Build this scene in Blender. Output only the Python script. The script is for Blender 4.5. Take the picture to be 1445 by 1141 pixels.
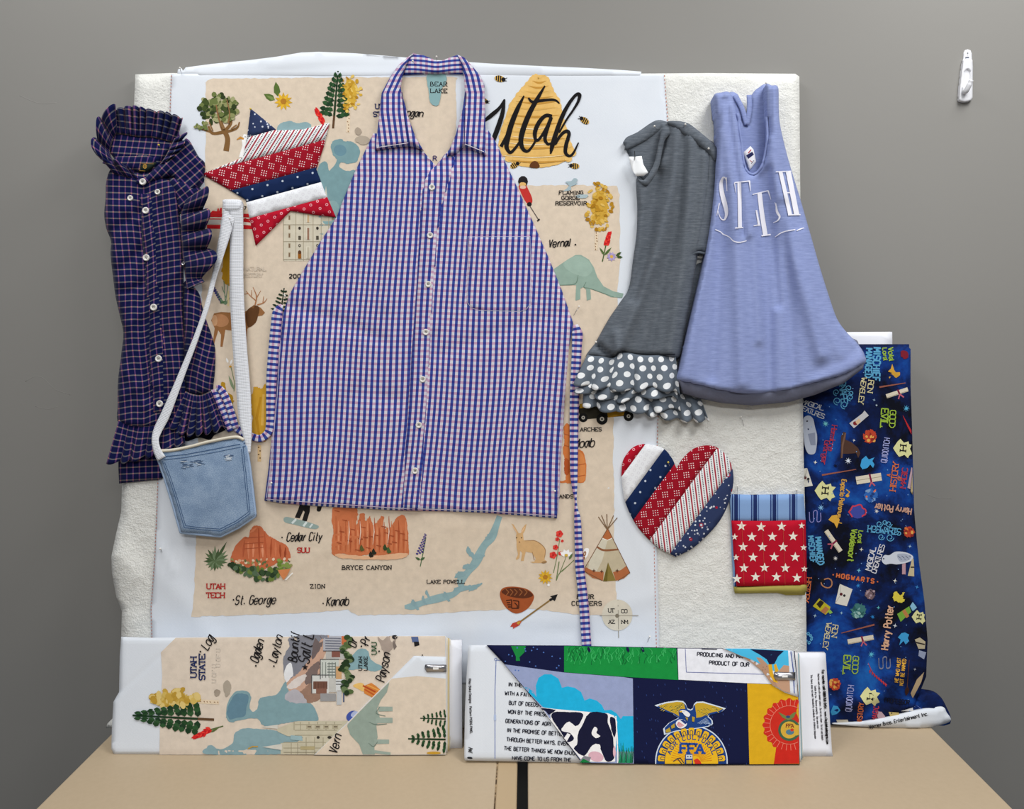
import bpy, math, random
import numpy as np
from mathutils.geometry import delaunay_2d_cdt
from mathutils import Vector

for o in list(bpy.data.objects):
    bpy.data.objects.remove(o)
SC = bpy.context.scene
COL = SC.collection

# ------------------------------------------------------------------ camera
W, HH = 1445.0, 1141.0
F_PX, CX, CY = 1106.0, 742.0, 570.5
PITCH = math.radians(6.0)
TABLE_Z = 0.74
CAM = np.array([0.0, 0.0, TABLE_Z + 0.73])
cam = bpy.data.cameras.new('camera')
cam.sensor_width = 36.0
cam.lens = F_PX / W * 36.0
cam.shift_x = -(CX - W / 2) / W
cam.clip_start = 0.02
cam_o = bpy.data.objects.new('camera', cam)
cam_o.location = CAM
cam_o.rotation_euler = (math.pi / 2 - PITCH, 0, 0)
COL.objects.link(cam_o)
SC.camera = cam_o

# ------------------------------------------------------------------ light
SC.view_settings.view_transform = 'Standard'
SC.view_settings.look = 'None'
SC.view_settings.gamma = 1.0
SC.view_settings.use_curve_mapping = False
SC.view_settings.exposure = -0.30
wd = bpy.data.worlds.new('room_light')
SC.world = wd
wd.use_nodes = True
wd.node_tree.nodes['Background'].inputs[0].default_value = (0.93, 0.96, 1.0, 1)
wd.node_tree.nodes['Background'].inputs[1].default_value = 0.21


def area(name, loc, size, power, rot=(0, 0, 0), col=(1, 0.985, 0.96)):
    l = bpy.data.lights.new(name, 'AREA')
    l.shape = 'RECTANGLE'
    l.size, l.size_y = size
    l.energy = power
    l.color = col
    o = bpy.data.objects.new(name, l)
    o.location = loc
    o.rotation_euler = rot
    COL.objects.link(o)


area('ceiling_panel_light', (-0.80, 0.66, 2.80), (0.60, 1.20), 24)
area('ceiling_panel_light', (0.95, 0.62, 2.80), (0.60, 1.20), 38)
area('ceiling_panel_light', (0.3, -1.6, 2.80), (1.80, 0.60), 70)


# ------------------------------------------------------------------ maths
def lin(c):
    return tuple(((v / 255.0) / 12.92 if v <= 10.3 else ((v / 255.0 + 0.055) / 1.055) ** 2.4) for v in c)


CP, SP = math.cos(PITCH), math.sin(PITCH)


def rays(xy):
    xy = np.asarray(xy, float).reshape(-1, 2)
    a = (xy[:, 0] - CX) / F_PX
    b = (xy[:, 1] - CY) / F_PX
    return np.stack([a, CP - b * SP, -SP - b * CP], 1)


class Frame:
    """a plane in the room; at() drops photo points onto it, d metres in front of it"""

    def __init__(s, p0, lean, yaw=0.0):
        s.p0 = np.array(p0, float)
        L = math.radians(lean)
        n = np.array([0, -math.cos(L), math.sin(L)])
        y = math.radians(yaw)
        s.n = np.array([n[0] * math.cos(y) - n[1] * math.sin(y), n[0] * math.sin(y) + n[1] * math.cos(y), n[2]])

    def at(s, xy, d=0.0):
        r = rays(xy)
        t = (np.asarray(d) + (s.p0 - CAM) @ s.n) / (r @ s.n)
        return CAM + r * t[:, None]


def on_table(py):
    r = rays([(CX, py)])[0]
    return r[1] * (TABLE_Z - CAM[2]) / r[2]


BOARD = Frame((0, 1.3386, TABLE_Z), 8.15)
WALL_Y = 1.537
WALL = Frame((0, WALL_Y, TABLE_Z), 0)


def catmull(p, closed, n=6):
    p = np.asarray(p, float)
    m = len(p)
    if m < 3:
        return p
    out = []
    rng = range(m) if closed else range(m - 1)
    for i in rng:
        if closed:
            a, b, c, d = p[(i - 1) % m], p[i], p[(i + 1) % m], p[(i + 2) % m]
        else:
            b, c = p[i], p[i + 1]
            a = p[i - 1] if i > 0 else 2 * b - c
            d = p[i + 2] if i + 2 < m else 2 * c - b
        for k in range(n):
            t = k / n
            out.append(0.5 * ((2 * b) + (c - a) * t + (2 * a - 5 * b + 4 * c - d) * t * t + (3 * b - a - 3 * c + d) * t ** 3))
    if not closed:
        out.append(p[-1])
    return np.array(out)


def resample(p, step, closed):
    """keep the corners, split long edges"""
    p = np.asarray(p, float)
    out = []
    m = len(p)
    for i in range(m if closed else m - 1):
        a, b = p[i], p[(i + 1) % m]
        k = max(1, int(math.ceil(np.linalg.norm((b - a)[:2]) / step)))
        for j in range(k):
            out.append(a + (b - a) * j / k)
    if not closed:
        out.append(p[-1])
    return np.array(out)


def even(p, n):
    p = np.asarray(p, float)
    l = np.r_[0, np.cumsum(np.linalg.norm(np.diff(p[:, :2], axis=0), axis=1))]
    t = np.linspace(0, l[-1], n)
    return np.stack([np.interp(t, l, p[:, k]) for k in range(p.shape[1])], 1)


def outline(p, step, smooth):
    return resample(catmull(p, True, 5) if smooth else p, step, True)


def inside(q, poly):
    x, y = q[:, 0], q[:, 1]
    r = np.zeros(len(q), bool)
    m = len(poly)
    for i in range(m):
        x1, y1 = poly[i]
        x2, y2 = poly[(i + 1) % m]
        if y1 == y2:
            continue
        c = (y1 > y) != (y2 > y)
        r ^= c & (x < (x2 - x1) * (y - y1) / (y2 - y1) + x1)
    return r


def dist(q, poly, closed=True):
    poly = np.asarray(poly, float)
    q = np.asarray(q, float)
    best = np.full(len(q), 1e9)
    m = len(poly)
    for i in range(m if closed else m - 1):
        a, b = poly[i], poly[(i + 1) % m]
        ab = b - a
        L = ab @ ab
        if L < 1e-9:
            continue
        t = np.clip(((q - a) @ ab) / L, 0, 1)
        best = np.minimum(best, np.hypot(*(q - a - t[:, None] * ab).T))
    return best


def triangulate(o, step):
    """constrained triangulation of a closed outline with an inner grid"""
    o = np.asarray(o, float)
    lo, hi = o.min(0), o.max(0)
    pts = o
    if min(hi - lo) > step * 1.6:
        gx, gy = np.meshgrid(np.arange(lo[0] + step * .5, hi[0], step), np.arange(lo[1] + step * .5, hi[1], step))
        g = np.stack([gx.ravel(), gy.ravel()], 1)
        g = g[inside(g, o)]
        if len(g):
            g = g[dist(g, o) > step * .45]
        pts = np.vstack([o, g])
    v, e, f, *_ = delaunay_2d_cdt([Vector(p) for p in pts], [], [list(range(len(o)))], 1, 1e-5)
    V = np.array([(p.x, p.y) for p in v])
    T = []
    for t in f:
        for k in range(1, len(t) - 1):
            a, b, c = t[0], t[k], t[k + 1]
            T.append((a, b, c))
    return V, T


# ------------------------------------------------------------------ scene objects
ORG = {}
REST = [None]          # height things rest on, once the tables stand


def setp(o, label=None, cat=None, group=None, kind=None):
    if label: o['label'] = label
    if cat: o['category'] = cat
    if group: o['group'] = group
    if kind: o['kind'] = kind
    return o


def thing(name, label, cat, loc, group=None):
    o = bpy.data.objects.new(name, None)
    o.empty_display_size = 0.05
    o.location = loc
    COL.objects.link(o)
    ORG[o.name] = np.array(loc, float)
    return setp(o, label, cat, group)


def mk(name, V, F, mat, parent=None, uv=None, col=None, smooth=True, label=None, cat=None, group=None, kind=None, mi=None):
    V = np.array(V, float)
    if REST[0] is not None:
        V[:, 2] = np.maximum(V[:, 2], REST[0])
    if parent is None:
        org = np.array([V[:, 0].mean(), V[:, 1].mean(), V[:, 2].min()])
    else:
        org = ORG[parent.name]
    me = bpy.data.meshes.new(name)
    me.from_pydata((V - org).tolist(), [], [tuple(int(i) for i in f) for f in F])
    mats = mat if isinstance(mat, (list, tuple)) else [mat]
    for m in mats:
        me.materials.append(m)
    if mi is not None:
        me.polygons.foreach_set('material_index', np.asarray(mi, np.int32))
    vi = np.empty(len(me.loops), np.int32)
    me.loops.foreach_get('vertex_index', vi)
    if uv is not None:
        l = me.uv_layers.new(name='UVMap')
        l.data.foreach_set('uv', np.asarray(uv, np.float32)[vi].ravel())
    if col is not None:
        a = me.color_attributes.new('Col', 'FLOAT_COLOR', 'POINT')
        c = np.asarray(col, np.float32)
        a.data.foreach_set('color', np.c_[c, np.ones(len(c), np.float32)].ravel())
    me.polygons.foreach_set('use_smooth', [smooth] * len(me.polygons))
    me.update()
    o = bpy.data.objects.new(name, me)
    COL.objects.link(o)
    if parent is None:
        o.location = org
    else:
        o.parent = parent
    ORG[o.name] = org
    return setp(o, label, cat, group, kind)


def boundary(T):
    s = {}
    for a, b, c in T:
        for e in ((a, b), (b, c), (c, a)):
            s[e] = 1
    return [e for e in s if (e[1], e[0]) not in s]


def cloth(name, out, fr, h, mat, parent, step=6, rim=0.001, rad=6.0, emin=0.35, uvf=None, smooth=True, label=None, solid=True, ext=None, **kw):
    """a pressed or padded piece of cloth with its own thickness; returns object and surface height"""
    o = outline(out, step, smooth)
    V2, T = triangulate(o, step)

    def Hs(q):
        q = np.asarray(q, float)
        k = np.clip(dist(q, o) / rad, 0, 1)
        g = emin + (1 - emin) * np.sqrt(1 - (1 - k) ** 2)
        return rim + (h(q) - rim) * g
    d = Hs(V2)
    V = fr.at(V2, d)
    uv = uvf(V2) if uvf else V2
    F = list(T)
    # make triangles face the viewer (photo y runs down)
    if F:
        a, b, c = (V2[i] for i in F[0])
        if (b[0] - a[0]) * (c[1] - a[1]) - (b[1] - a[1]) * (c[0] - a[0]) > 0:
            F = [(a, c, b) for a, b, c in F]
    if solid:
        N = len(V)
        E = ext(V) if callable(ext) else (np.asarray(ext, float) if ext is not None else -fr.n)[None, :]
        B = V + E * (d - rim)[:, None]
        bd = boundary(F)
        F = F + [(c + N, b + N, a + N) for a, b, c in F] + [(b, a, a + N, b + N) for a, b in bd]
        V = np.vstack([V, B])
        uv = np.vstack([uv, uv])
    ob = mk(name, V, F, mat, parent, uv=uv, label=label, **kw)
    return ob, Hs


def grid_faces(n, m):
    return [(i * m + j, i * m + j + 1, (i + 1) * m + j + 1, (i + 1) * m + j) for i in range(n - 1) for j in range(m - 1)]


def thicken(o, t=0.0009):
    m = o.modifiers.new('thickness', 'SOLIDIFY')
    m.thickness = t
    m.offset = 0
    return o


def ruffle(name, inner, outer, fr, base, mat, parent, waves, amp, n=120, m=9, phase=0.0, lag=3.0, full=1.6, lift=0.3, seed=1, th=0.0012, rot=False, wob=2.0, label=None):
    """gathered frill between a sewn edge and a free edge"""
    rnd = random.Random(seed)
    A, B = even(catmull(inner, False), n), even(catmull(outer, False), n)
    s = np.linspace(0, 1, n)
    wv = np.cumsum([0] + [0.6 + 0.8 * rnd.random() for _ in range(int(waves) + 1)])
    ph = 2 * math.pi * np.interp(s, np.linspace(0, 1, len(wv)), wv / wv[-1] * waves) + phase
    tan = np.gradient(B, axis=0)
    tan /= np.linalg.norm(tan, axis=1)[:, None] + 1e-9
    V, U = [], []
    L = np.linalg.norm(np.diff(B, axis=0), axis=1).sum() * full
    for i in range(n):
        wid = np.linalg.norm(B[i] - A[i])
        for j in range(m):
            t = j / (m - 1)
            p = A[i] + (B[i] - A[i]) * t - tan[i] * lag * math.sin(ph[i] + 1.2) * t + (B[i] - A[i]) / (wid + 1e-6) * wob * math.sin(ph[i] + .5) * t * t
            d = base(p[None])[0] + amp * (t ** 0.6) * (lift + 0.5 + 0.5 * math.sin(ph[i]))
            V.append(fr.at(p[None], np.array([d]))[0])
            U.append((s[i] * L, t * wid) if not rot else (t * wid, s[i] * L))
    o = mk(name, V, grid_faces(n, m), mat, parent, uv=U, label=label)
    return thicken(o, th)


def ribbon(name, path, fr, hd, mat, parent, m=5, step=4, bow=0.0006, smooth=True, th=0.0009, u0=0.0, label=None):
    """a strip: path of (x, y, width_px[, height]) with hd(points) its base height"""
    p = np.asarray(path, float)
    if smooth:
        p = catmull(p, False, 6)
    L = np.linalg.norm(np.diff(p[:, :2], axis=0), axis=1).sum()
    p = even(p, max(4, int(L / step)))
    n = len(p)
    tg = np.gradient(p[:, :2], axis=0)
    tg /= np.linalg.norm(tg, axis=1)[:, None] + 1e-9
    nr = np.stack([-tg[:, 1], tg[:, 0]], 1)
    l = np.r_[0, np.cumsum(np.linalg.norm(np.diff(p[:, :2], axis=0), axis=1))]
    P, U, E = [], [], []
    for i in range(n):
        for j in range(m):
            t = j / (m - 1) - .5
            P.append(p[i, :2] + nr[i] * t * p[i, 2])
            U.append((u0 + t * p[i, 2], l[i]))
            E.append((p[i, 3] if p.shape[1] > 3 else 0.0) + bow * (1 - 4 * t * t))
    P = np.array(P)
    d = hd(P) + np.array(E)
    o = mk(name, fr.at(P, d), grid_faces(n, m), mat, parent, uv=U, label=label)
    return thicken(o, th)


def ridge(q, line, w, amp):
    return amp * np.exp(-(dist(q, np.asarray(line, float), False) / w) ** 2)


def tube(pts, r, n=8, closed=False):
    pts = np.asarray(pts, float)
    m = len(pts)
    V, F = [], []
    for i in range(m):
        t = pts[(i + 1) % m if closed else min(i + 1, m - 1)] - pts[(i - 1) % m if closed else max(i - 1, 0)]
        t /= np.linalg.norm(t) + 1e-12
        a = np.cross(t, [0.3, 0.1, 0.95]); a /= np.linalg.norm(a)
        b = np.cross(t, a)
        rr = r[i] if hasattr(r, '__len__') else r
        for k in range(n):
            an = 2 * math.pi * k / n
            V.append(pts[i] + rr * (math.cos(an) * a + math.sin(an) * b))
    for i in range(m if closed else m - 1):
        for k in range(n):
            F.append((i * n + k, i * n + (k + 1) % n, ((i + 1) % m) * n + (k + 1) % n, ((i + 1) % m) * n + k))
    if not closed:
        F += [tuple(range(n))[::-1], tuple((m - 1) * n + k for k in range(n))]
    return V, F


def lathe(prof, c, ax, n=20):
    """revolve (r, h) around axis ax at c"""
    ax = np.asarray(ax, float); ax = ax / np.linalg.norm(ax)
    a = np.cross(ax, [1, 0.02, 0.01]); a /= np.linalg.norm(a)
    b = np.cross(ax, a)
    V, F = [], []
    for r, h in prof:
        for k in range(n):
            t = 2 * math.pi * k / n
            V.append(np.asarray(c) + ax * h + r * (math.cos(t) * a + math.sin(t) * b))
    for i in range(len(prof) - 1):
        for k in range(n):
            F.append((i * n + k, i * n + (k + 1) % n, (i + 1) * n + (k + 1) % n, (i + 1) * n + k))
    return V, F


def box(x0, x1, y0, y1, z0, z1, bev=0.0):
    if bev <= 0:
        V = [(x, y, z) for x in (x0, x1) for y in (y0, y1) for z in (z0, z1)]
        F = [(0, 1, 3, 2), (4, 6, 7, 5), (0, 4, 5, 1), (2, 3, 7, 6), (0, 2, 6, 4), (1, 5, 7, 3)]
        return V, F
    V, F = [], []
    n = 6
    prof = [(bev, 0)] + [(bev - bev * math.sin(k / n * math.pi / 2), bev - bev * math.cos(k / n * math.pi / 2)) for k in range(1, n + 1)]
    levels = [(i, z0 + h) for i, h in prof] + [(i, z1 - h) for i, h in prof[::-1]]
    for i, z in levels:
        V += [(x0 + i, y0 + i, z), (x1 - i, y0 + i, z), (x1 - i, y1 - i, z), (x0 + i, y1 - i, z)]
    for k in range(len(levels) - 1):
        for j in range(4):
            F.append((k * 4 + j, k * 4 + (j + 1) % 4, k * 4 + 4 + (j + 1) % 4, k * 4 + 4 + j))
    e = len(levels) * 4 - 4
    F += [(3, 2, 1, 0), (e, e + 1, e + 2, e + 3)]
    return V, F


# ------------------------------------------------------------------ lettering (own single-stroke alphabet: x 0-4, y: base 2, cap 8)
GL = {
 'A': '02 28 42|14 34', 'B': '02 08 28 37 36 25 05|25 35 44 43 32 02', 'C': '47 38 18 07 03 12 32 43', 'D': '02 08 28 46 44 22 02',
 'E': '48 08 02 42|05 35', 'F': '48 08 02|05 35', 'G': '47 38 18 07 03 12 32 43 45 25', 'H': '02 08|42 48|05 45', 'I': '22 28',
 'J': '38 33 22 12 03', 'K': '02 08|48 05|15 42', 'L': '08 02 42', 'M': '02 08 24 48 42', 'N': '02 08 42 48',
 'O': '18 07 03 12 32 43 47 38 18', 'P': '02 08 38 47 46 35 05', 'Q': '18 07 03 12 32 43 47 38 18|24 41', 'R': '02 08 38 47 46 35 05|25 42',
 'S': '47 38 18 07 06 15 35 44 43 32 12 03', 'T': '08 48|28 22', 'U': '08 03 12 32 43 48', 'V': '08 22 48', 'W': '08 12 26 32 48',
 'X': '08 42|02 48', 'Y': '08 25 48|25 22', 'Z': '08 48 02 42', '0': '18 07 03 12 32 43 47 38 18', '1': '17 28 22', '2': '07 18 38 47 46 02 42',
 '3': '08 48 25 35 44 43 32 12 03', '4': '32 38 04 44', '5': '48 08 05 35 44 43 32 02', '6': '38 18 06 03 12 32 43 44 35 15 04', '7': '08 48 12',
 '8': '18 07 06 15 35 46 47 38 18|15 04 03 12 32 43 44 35', '9': '45 15 06 07 18 38 47 43 32 12',
 'a': '46 36 16 05 03 12 22 35 46 43 52', 'b': '08 02|05 16 36 45 43 32 12 03', 'c': '45 36 16 05 03 12 32 43', 'd': '46 36 16 05 03 12 22 35 48 43 52',
 'e': '04 44 45 36 16 05 03 12 32 43', 'f': '48 38 27 22|16 36', 'g': '46 36 16 05 03 12 22 35 46 41 30 10 01', 'h': '08 02|05 16 36 45 42',
 'i': '22 26|27 28', 'j': '26 21 10|27 28', 'k': '08 02|36 04|14 32', 'l': '28 22', 'm': '02 06|05 16 25 22|25 36 45 42', 'n': '02 06|05 16 36 45 42',
 'o': '16 05 03 12 32 43 45 36 16', 'p': '06 00|05 16 36 45 43 32 12 03', 'q': '46 40|45 36 16 05 03 12 32 43', 'r': '12 16|14 25 36 46',
 's': '45 36 16 05 14 34 43 32 12 03', 't': '28 23 32 42|16 46', 'u': '06 03 12 32 43|46 42', 'v': '06 22 46', 'w': '06 12 25 32 46',
 'x': '06 42|02 46', 'y': '06 22|46 10', 'z': '06 46 02 42', '.': '22 23', ',': '23 11', '-': '15 35', '(': '38 16 14 32', ')': '18 36 34 12', "'": '28 26',
}
NARROW = {'I': .5, 'i': .35, 'l': .35, '.': .4, ',': .4, "'": .3, '(': .5, ')': .5, '1': .6, 'f': .8, 't': .8, 'r': .8, 'j': .5, ' ': .6}


class Print:
    """flat print lying on a cloth surface: filled shapes, brush lines and lettering"""

    def __init__(s, fr, H, eps=0.0004):
        s.fr, s.H, s.eps = fr, H, eps
        s.V, s.D, s.FF, s.C = [], [], [], []
        s.k = 0
        s.n = 0
        s.seg = 9.0
        s.edge = None

    def _add(s, xy, F, col):
        xy = np.array(xy, float)
        if s.edge is not None:
            xy[:, 0] = np.minimum(xy[:, 0], s.edge(xy[:, 1]))
        s.V.append(xy)
        s.D.append(np.full(len(xy), s.eps + s.k * 1.2e-5))
        s.FF.append([tuple(f) for f in F])
        s.C.append(np.tile(lin(col), (len(xy), 1)))
        s.n += len(xy)
        s.k += 1

    def poly(s, pts, col, smooth=False, step=8):
        o = outline(np.asarray(pts, float), step, smooth)
        V, T = triangulate(o, step)
        s._add(V, T, col)
        return s

    def rag(s, pts, col, amp=1.0, step=4, seed=1, smooth=True):
        rnd = np.random.RandomState(seed)
        o = outline(np.asarray(pts, float), step, smooth)
        o = o + rnd.uniform(-amp, amp, o.shape)
        V, T = triangulate(o, 8)
        s._add(V, T, col)
        return s

    def line(s, pts, w, col, smooth=False, closed=False, hold=False):
        p = np.asarray(pts, float)
        if p.shape[1] == 2:
            p = np.c_[p, np.full(len(p), w)]
        if smooth:
            p = catmull(p, closed, 5)
        elif closed:
            p = np.vstack([p, p[:1]])
        if smooth and closed:
            p = np.vstack([p, p[:1]])
        if not smooth and not closed and len(p) > 2:
            dv = np.diff(p[:, :2], axis=0)
            dv /= np.linalg.norm(dv, axis=1)[:, None] + 1e-9
            cut = [i + 1 for i in range(len(dv) - 1) if dv[i] @ dv[i + 1] < .35]
            if cut:
                k0 = s.k
                for a, b in zip([0] + cut, cut + [len(p) - 1]):
                    s.line(p[a:b + 1], w, col)
                    s.k = k0
                s.k = k0 + (0 if hold else 1)
                return s
        p = resample(p, s.seg, False)
        if len(p) < 2:
            return s
        t = np.diff(p[:, :2], axis=0)
        t /= np.linalg.norm(t, axis=1)[:, None] + 1e-9
        tv = np.vstack([t[:1], t[:-1] + t[1:], t[-1:]])
        ln = np.linalg.norm(tv, axis=1)[:, None]
        tv = np.where(ln > .2, tv / (ln + 1e-9), np.vstack([t[:1], t]))
        nr = np.stack([-tv[:, 1], tv[:, 0]], 1)
        mit = np.clip(2 / np.maximum(ln, .8), 1, 1.5)
        mit[0] = mit[-1] = 1
        n = len(p)
        c = 2 if p[:, 2].max() < 3.4 else 2 + int(p[:, 2].max() / 2.2)
        Q = [p[:, :2] + nr * p[:, 2:3] * (.5 - k / (c - 1)) * mit for k in range(c)]
        s._add(np.vstack(Q), [(i + k * n, i + (k + 1) * n, i + 1 + (k + 1) * n, i + 1 + k * n) for k in range(c - 1) for i in range(n - 1)], col)
        if hold:
            s.k -= 1
        return s

    def ell(s, x, y, rx, ry, a, col, n=10):
        t = np.linspace(0, 2 * math.pi, n, endpoint=False)
        a = math.radians(a)
        if max(rx, ry) > 8:
            n = max(n, 20)
            t = np.linspace(0, 2 * math.pi, n, endpoint=False)
        ex, ey = rx * np.cos(t), ry * np.sin(t)
        q = np.stack([x + ex * math.cos(a) - ey * math.sin(a), y + ex * math.sin(a) + ey * math.cos(a)], 1)
        if max(rx, ry) > 8:
            return s.poly(q, col, step=5)
        s._add(q, [tuple(range(n))], col)
        return s

    def leaf(s, x, y, l, w, a, col):
        """pointed leaf from its base, angle in photo degrees"""
        c, q = math.cos(math.radians(a)), math.sin(math.radians(a))
        pr = [(0, 0), (.3, .5), (.65, .42), (1, 0), (.65, -.42), (.3, -.5)]
        s._add([(x + u * l * c - v * w * q, y + u * l * q + v * w * c) for u, v in pr], [tuple(range(6))], col)
        return s

    def star(s, x, y, r, col, n=5, k=.4, a=-90):
        p = []
        for i in range(2 * n):
            t = math.radians(a + 180 * i / n)
            rr = r if i % 2 == 0 else r * k
            p.append((x + rr * math.cos(t), y + rr * math.sin(t)))
        s._add([(x, y)] + p, [(0, i + 1, (i + 1) % (2 * n) + 1) for i in range(2 * n)], col)
        return s

    def text(s, t, x, y, h, col, w=None, ang=0, sp=.28, wd=.62, serif=0.0, slant=0.0, sm=False, left=False, bend=0.0):
        w = w or h * .16
        if serif:
            wd, sp, w, serif = wd + .14, sp - .14, w * .86, serif * 1.45
        u = h / 6.0
        wid = [h * wd * NARROW.get(c, 1.15 if c in 'MWmw' else 1.0) for c in t]
        tot = sum(wid) + h * sp * (len(t) - 1)
        cx = 0 if left else -tot / 2
        e = np.array([math.cos(math.radians(ang)), math.sin(math.radians(ang))])
        up = np.array([e[1], -e[0]])
        k0 = s.k
        for c, cw in zip(t, wid):
            g = GL.get(c)
            if g:
                for st in g.split('|'):
                    q = []
                    for z in st.split():
                        gx, gy = int(z[0]), int(z[1]) - 5
                        if c in 'Iil.,\'1':
                            lx = cx + cw / 2 + (gx - 2) * u * wd
                        else:
                            lx = cx + gx / 4.0 * cw
                        ly = gy * u
                        lx += slant * ly
                        ly += bend * lx * lx
                        q.append((lx, ly, z))
                    pts = [np.array([x, y]) + e * a + up * b for a, b, _ in q]
                    s.line(pts, w, col, smooth=sm and len(pts) > 2 and c not in 'AEFHIKLMNTVWXYZkvwxyz')
                    s.k = k0
                    if serif:
                        for a, b, z in (q[0], q[-1]):
                            if z[1] in '28' or (z[1] == '6' and c.islower()):
                                m = np.array([x, y]) + e * a + up * b
                                s.line([m - e * serif * h, m + e * serif * h], w * .8, col)
                                s.k = k0
                        if c in 'EFLTZ':
                            for z in {'E': ('48', '42'), 'F': ('48',), 'L': ('42',), 'T': ('08', '48'), 'Z': ('08', '42')}[c]:
                                lx = cx + int(z[0]) / 4.0 * cw
                                b = (int(z[1]) - 5) * u
                                m = np.array([x, y]) + e * lx + up * b
                                d = -1 if z[1] == '8' else 1
                                s.line([m, m + up * d * serif * h * 1.3], w * .8, col)
                                s.k = k0
            cx += cw + h * sp
        s.k = k0 + 1
        return s

    def done(s, name, parent, mat=None, label=None, stuff=False, gap=5.0):
        """each patch of print that stands apart becomes a part of its own"""
        n = len(s.V)
        lab = list(range(n))
        if not stuff and n > 1:
            bb = np.array([[*v.min(0), *v.max(0)] for v in s.V])
            seen = [-1] * n
            c = 0
            for i in range(n):
                if seen[i] >= 0:
                    continue
                st = [i]; seen[i] = c
                while st:
                    j = st.pop()
                    near = (bb[:, 0] < bb[j, 2] + gap) & (bb[:, 2] > bb[j, 0] - gap) & (bb[:, 1] < bb[j, 3] + gap) & (bb[:, 3] > bb[j, 1] - gap)
                    for k in np.nonzero(near)[0]:
                        if seen[k] < 0:
                            seen[k] = c; st.append(int(k))
                c += 1
            lab = seen
        else:
            lab = [0] * n
        ob = None
        for c in range(max(lab) + 1):
            ids = [i for i in range(n) if lab[i] == c]
            V = np.vstack([s.V[i] for i in ids])
            F, b = [], 0
            for i in ids:
                F += [tuple(x + b for x in f) for f in s.FF[i]]
                b += len(s.V[i])
            d = s.H(V) + np.concatenate([s.D[i] for i in ids])
            ob = mk(name, s.fr.at(V, d), F, mat or M_PRINT, parent, uv=V, col=np.vstack([s.C[i] for i in ids]), smooth=True, label=label, kind='stuff' if stuff else None)
        return ob
# ------------------------------------------------------------------ node materials
class X:
    """arithmetic on shader sockets"""
    def __init__(s, m, k): s.m, s.k = m, k
    def __add__(s, o): return s.m.op('ADD', s, o)
    def __radd__(s, o): return s.m.op('ADD', o, s)
    def __sub__(s, o): return s.m.op('SUBTRACT', s, o)
    def __rsub__(s, o): return s.m.op('SUBTRACT', o, s)
    def __mul__(s, o): return s.m.op('MULTIPLY', s, o)
    def __rmul__(s, o): return s.m.op('MULTIPLY', o, s)
    def __truediv__(s, o): return s.m.op('DIVIDE', s, o)
    def __lt__(s, o): return s.m.op('LESS_THAN', s, o)
    def __gt__(s, o): return s.m.op('GREATER_THAN', s, o)
    def fract(s): return s.m.op('FRACT', s)
    def floor(s): return s.m.op('FLOOR', s)
    def abs(s): return s.m.op('ABSOLUTE', s)
    def sin(s): return s.m.op('SINE', s)
    def sqrt(s): return s.m.op('SQRT', s)


class Mat:
    def __init__(s, name, rough=0.9, sheen=0.0, spec=0.2):
        s.mat = bpy.data.materials.new(name)
        s.mat.use_nodes = True
        s.nt = s.mat.node_tree
        s.bsdf = s.nt.nodes['Principled BSDF']
        s.bsdf.inputs['Roughness'].default_value = rough
        s.bsdf.inputs['Specular IOR Level'].default_value = spec
        if sheen:
            s.bsdf.inputs['Sheen Weight'].default_value = sheen
            s.bsdf.inputs['Sheen Roughness'].default_value = 0.5
        s._uv = None

    def node(s, t): return s.nt.nodes.new(t)

    def put(s, sock, v):
        if isinstance(v, X): s.nt.links.new(v.k, sock)
        elif isinstance(v, (int, float)): sock.default_value = v
        else: sock.default_value = (*lin(v), 1.0) if len(v) == 3 else v

    def op(s, o, a, b=None):
        n = s.node('ShaderNodeMath'); n.operation = o
        s.put(n.inputs[0], a)
        if b is not None: s.put(n.inputs[1], b)
        return X(s, n.outputs[0])

    def uv(s):
        if s._uv is None:
            t = s.node('ShaderNodeTexCoord')
            p = s.node('ShaderNodeSeparateXYZ')
            s.nt.links.new(t.outputs['UV'], p.inputs[0])
            s._uv = (X(s, p.outputs[0]), X(s, p.outputs[1]), t.outputs['UV'], t.outputs['Object'])
        return s._uv

    def mix(s, f, a, b, mode='MIX'):
        n = s.node('ShaderNodeMix'); n.data_type = 'RGBA'; n.blend_type = mode
        s.put(n.inputs[0], f); s.put(n.inputs[6], a); s.put(n.inputs[7], b)
        return X(s, n.outputs[2])

    def noise(s, scale, detail=3, coord=None, rough=.55, dist=0.0):
        n = s.node('ShaderNodeTexNoise')
        n.inputs['Scale'].default_value = scale
        n.inputs['Detail'].default_value = detail
        n.inputs['Roughness'].default_value = rough
        n.inputs['Distortion'].default_value = dist
        s.nt.links.new(coord or s.uv()[2], n.inputs['Vector'])
        return X(s, n.outputs[0])

    def ramp(s, f, stops):
        n = s.node('ShaderNodeValToRGB')
        el = n.color_ramp.elements
        while len(el) < len(stops): el.new(.5)
        for e, (p, c) in zip(el, stops):
            e.position = p; e.color = (*lin(c), 1)
        s.put(n.inputs[0], f)
        return X(s, n.outputs[0])

    def attr(s):
        n = s.node('ShaderNodeVertexColor'); n.layer_name = 'Col'
        return X(s, n.outputs[0])

    def color(s, c): s.put(s.bsdf.inputs['Base Color'], c); return s

    def bump(s, h, strength=.3, distance=.001):
        b = s.node('ShaderNodeBump')
        b.inputs['Strength'].default_value = strength
        b.inputs['Distance'].default_value = distance
        s.put(b.inputs['Height'], h)
        s.nt.links.new(b.outputs[0], s.bsdf.inputs['Normal'])
        return s

    def weave(s, p=1.6, strength=.15, extra=None):
        u, v = s.uv()[:2]
        h = (u * (6.2832 / p)).sin() * (v * (6.2832 / p)).sin()
        h = h * .3 + s.noise(.35, 3)
        if extra is not None: h = h + extra
        return s.bump(h, strength, .0012)


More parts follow.
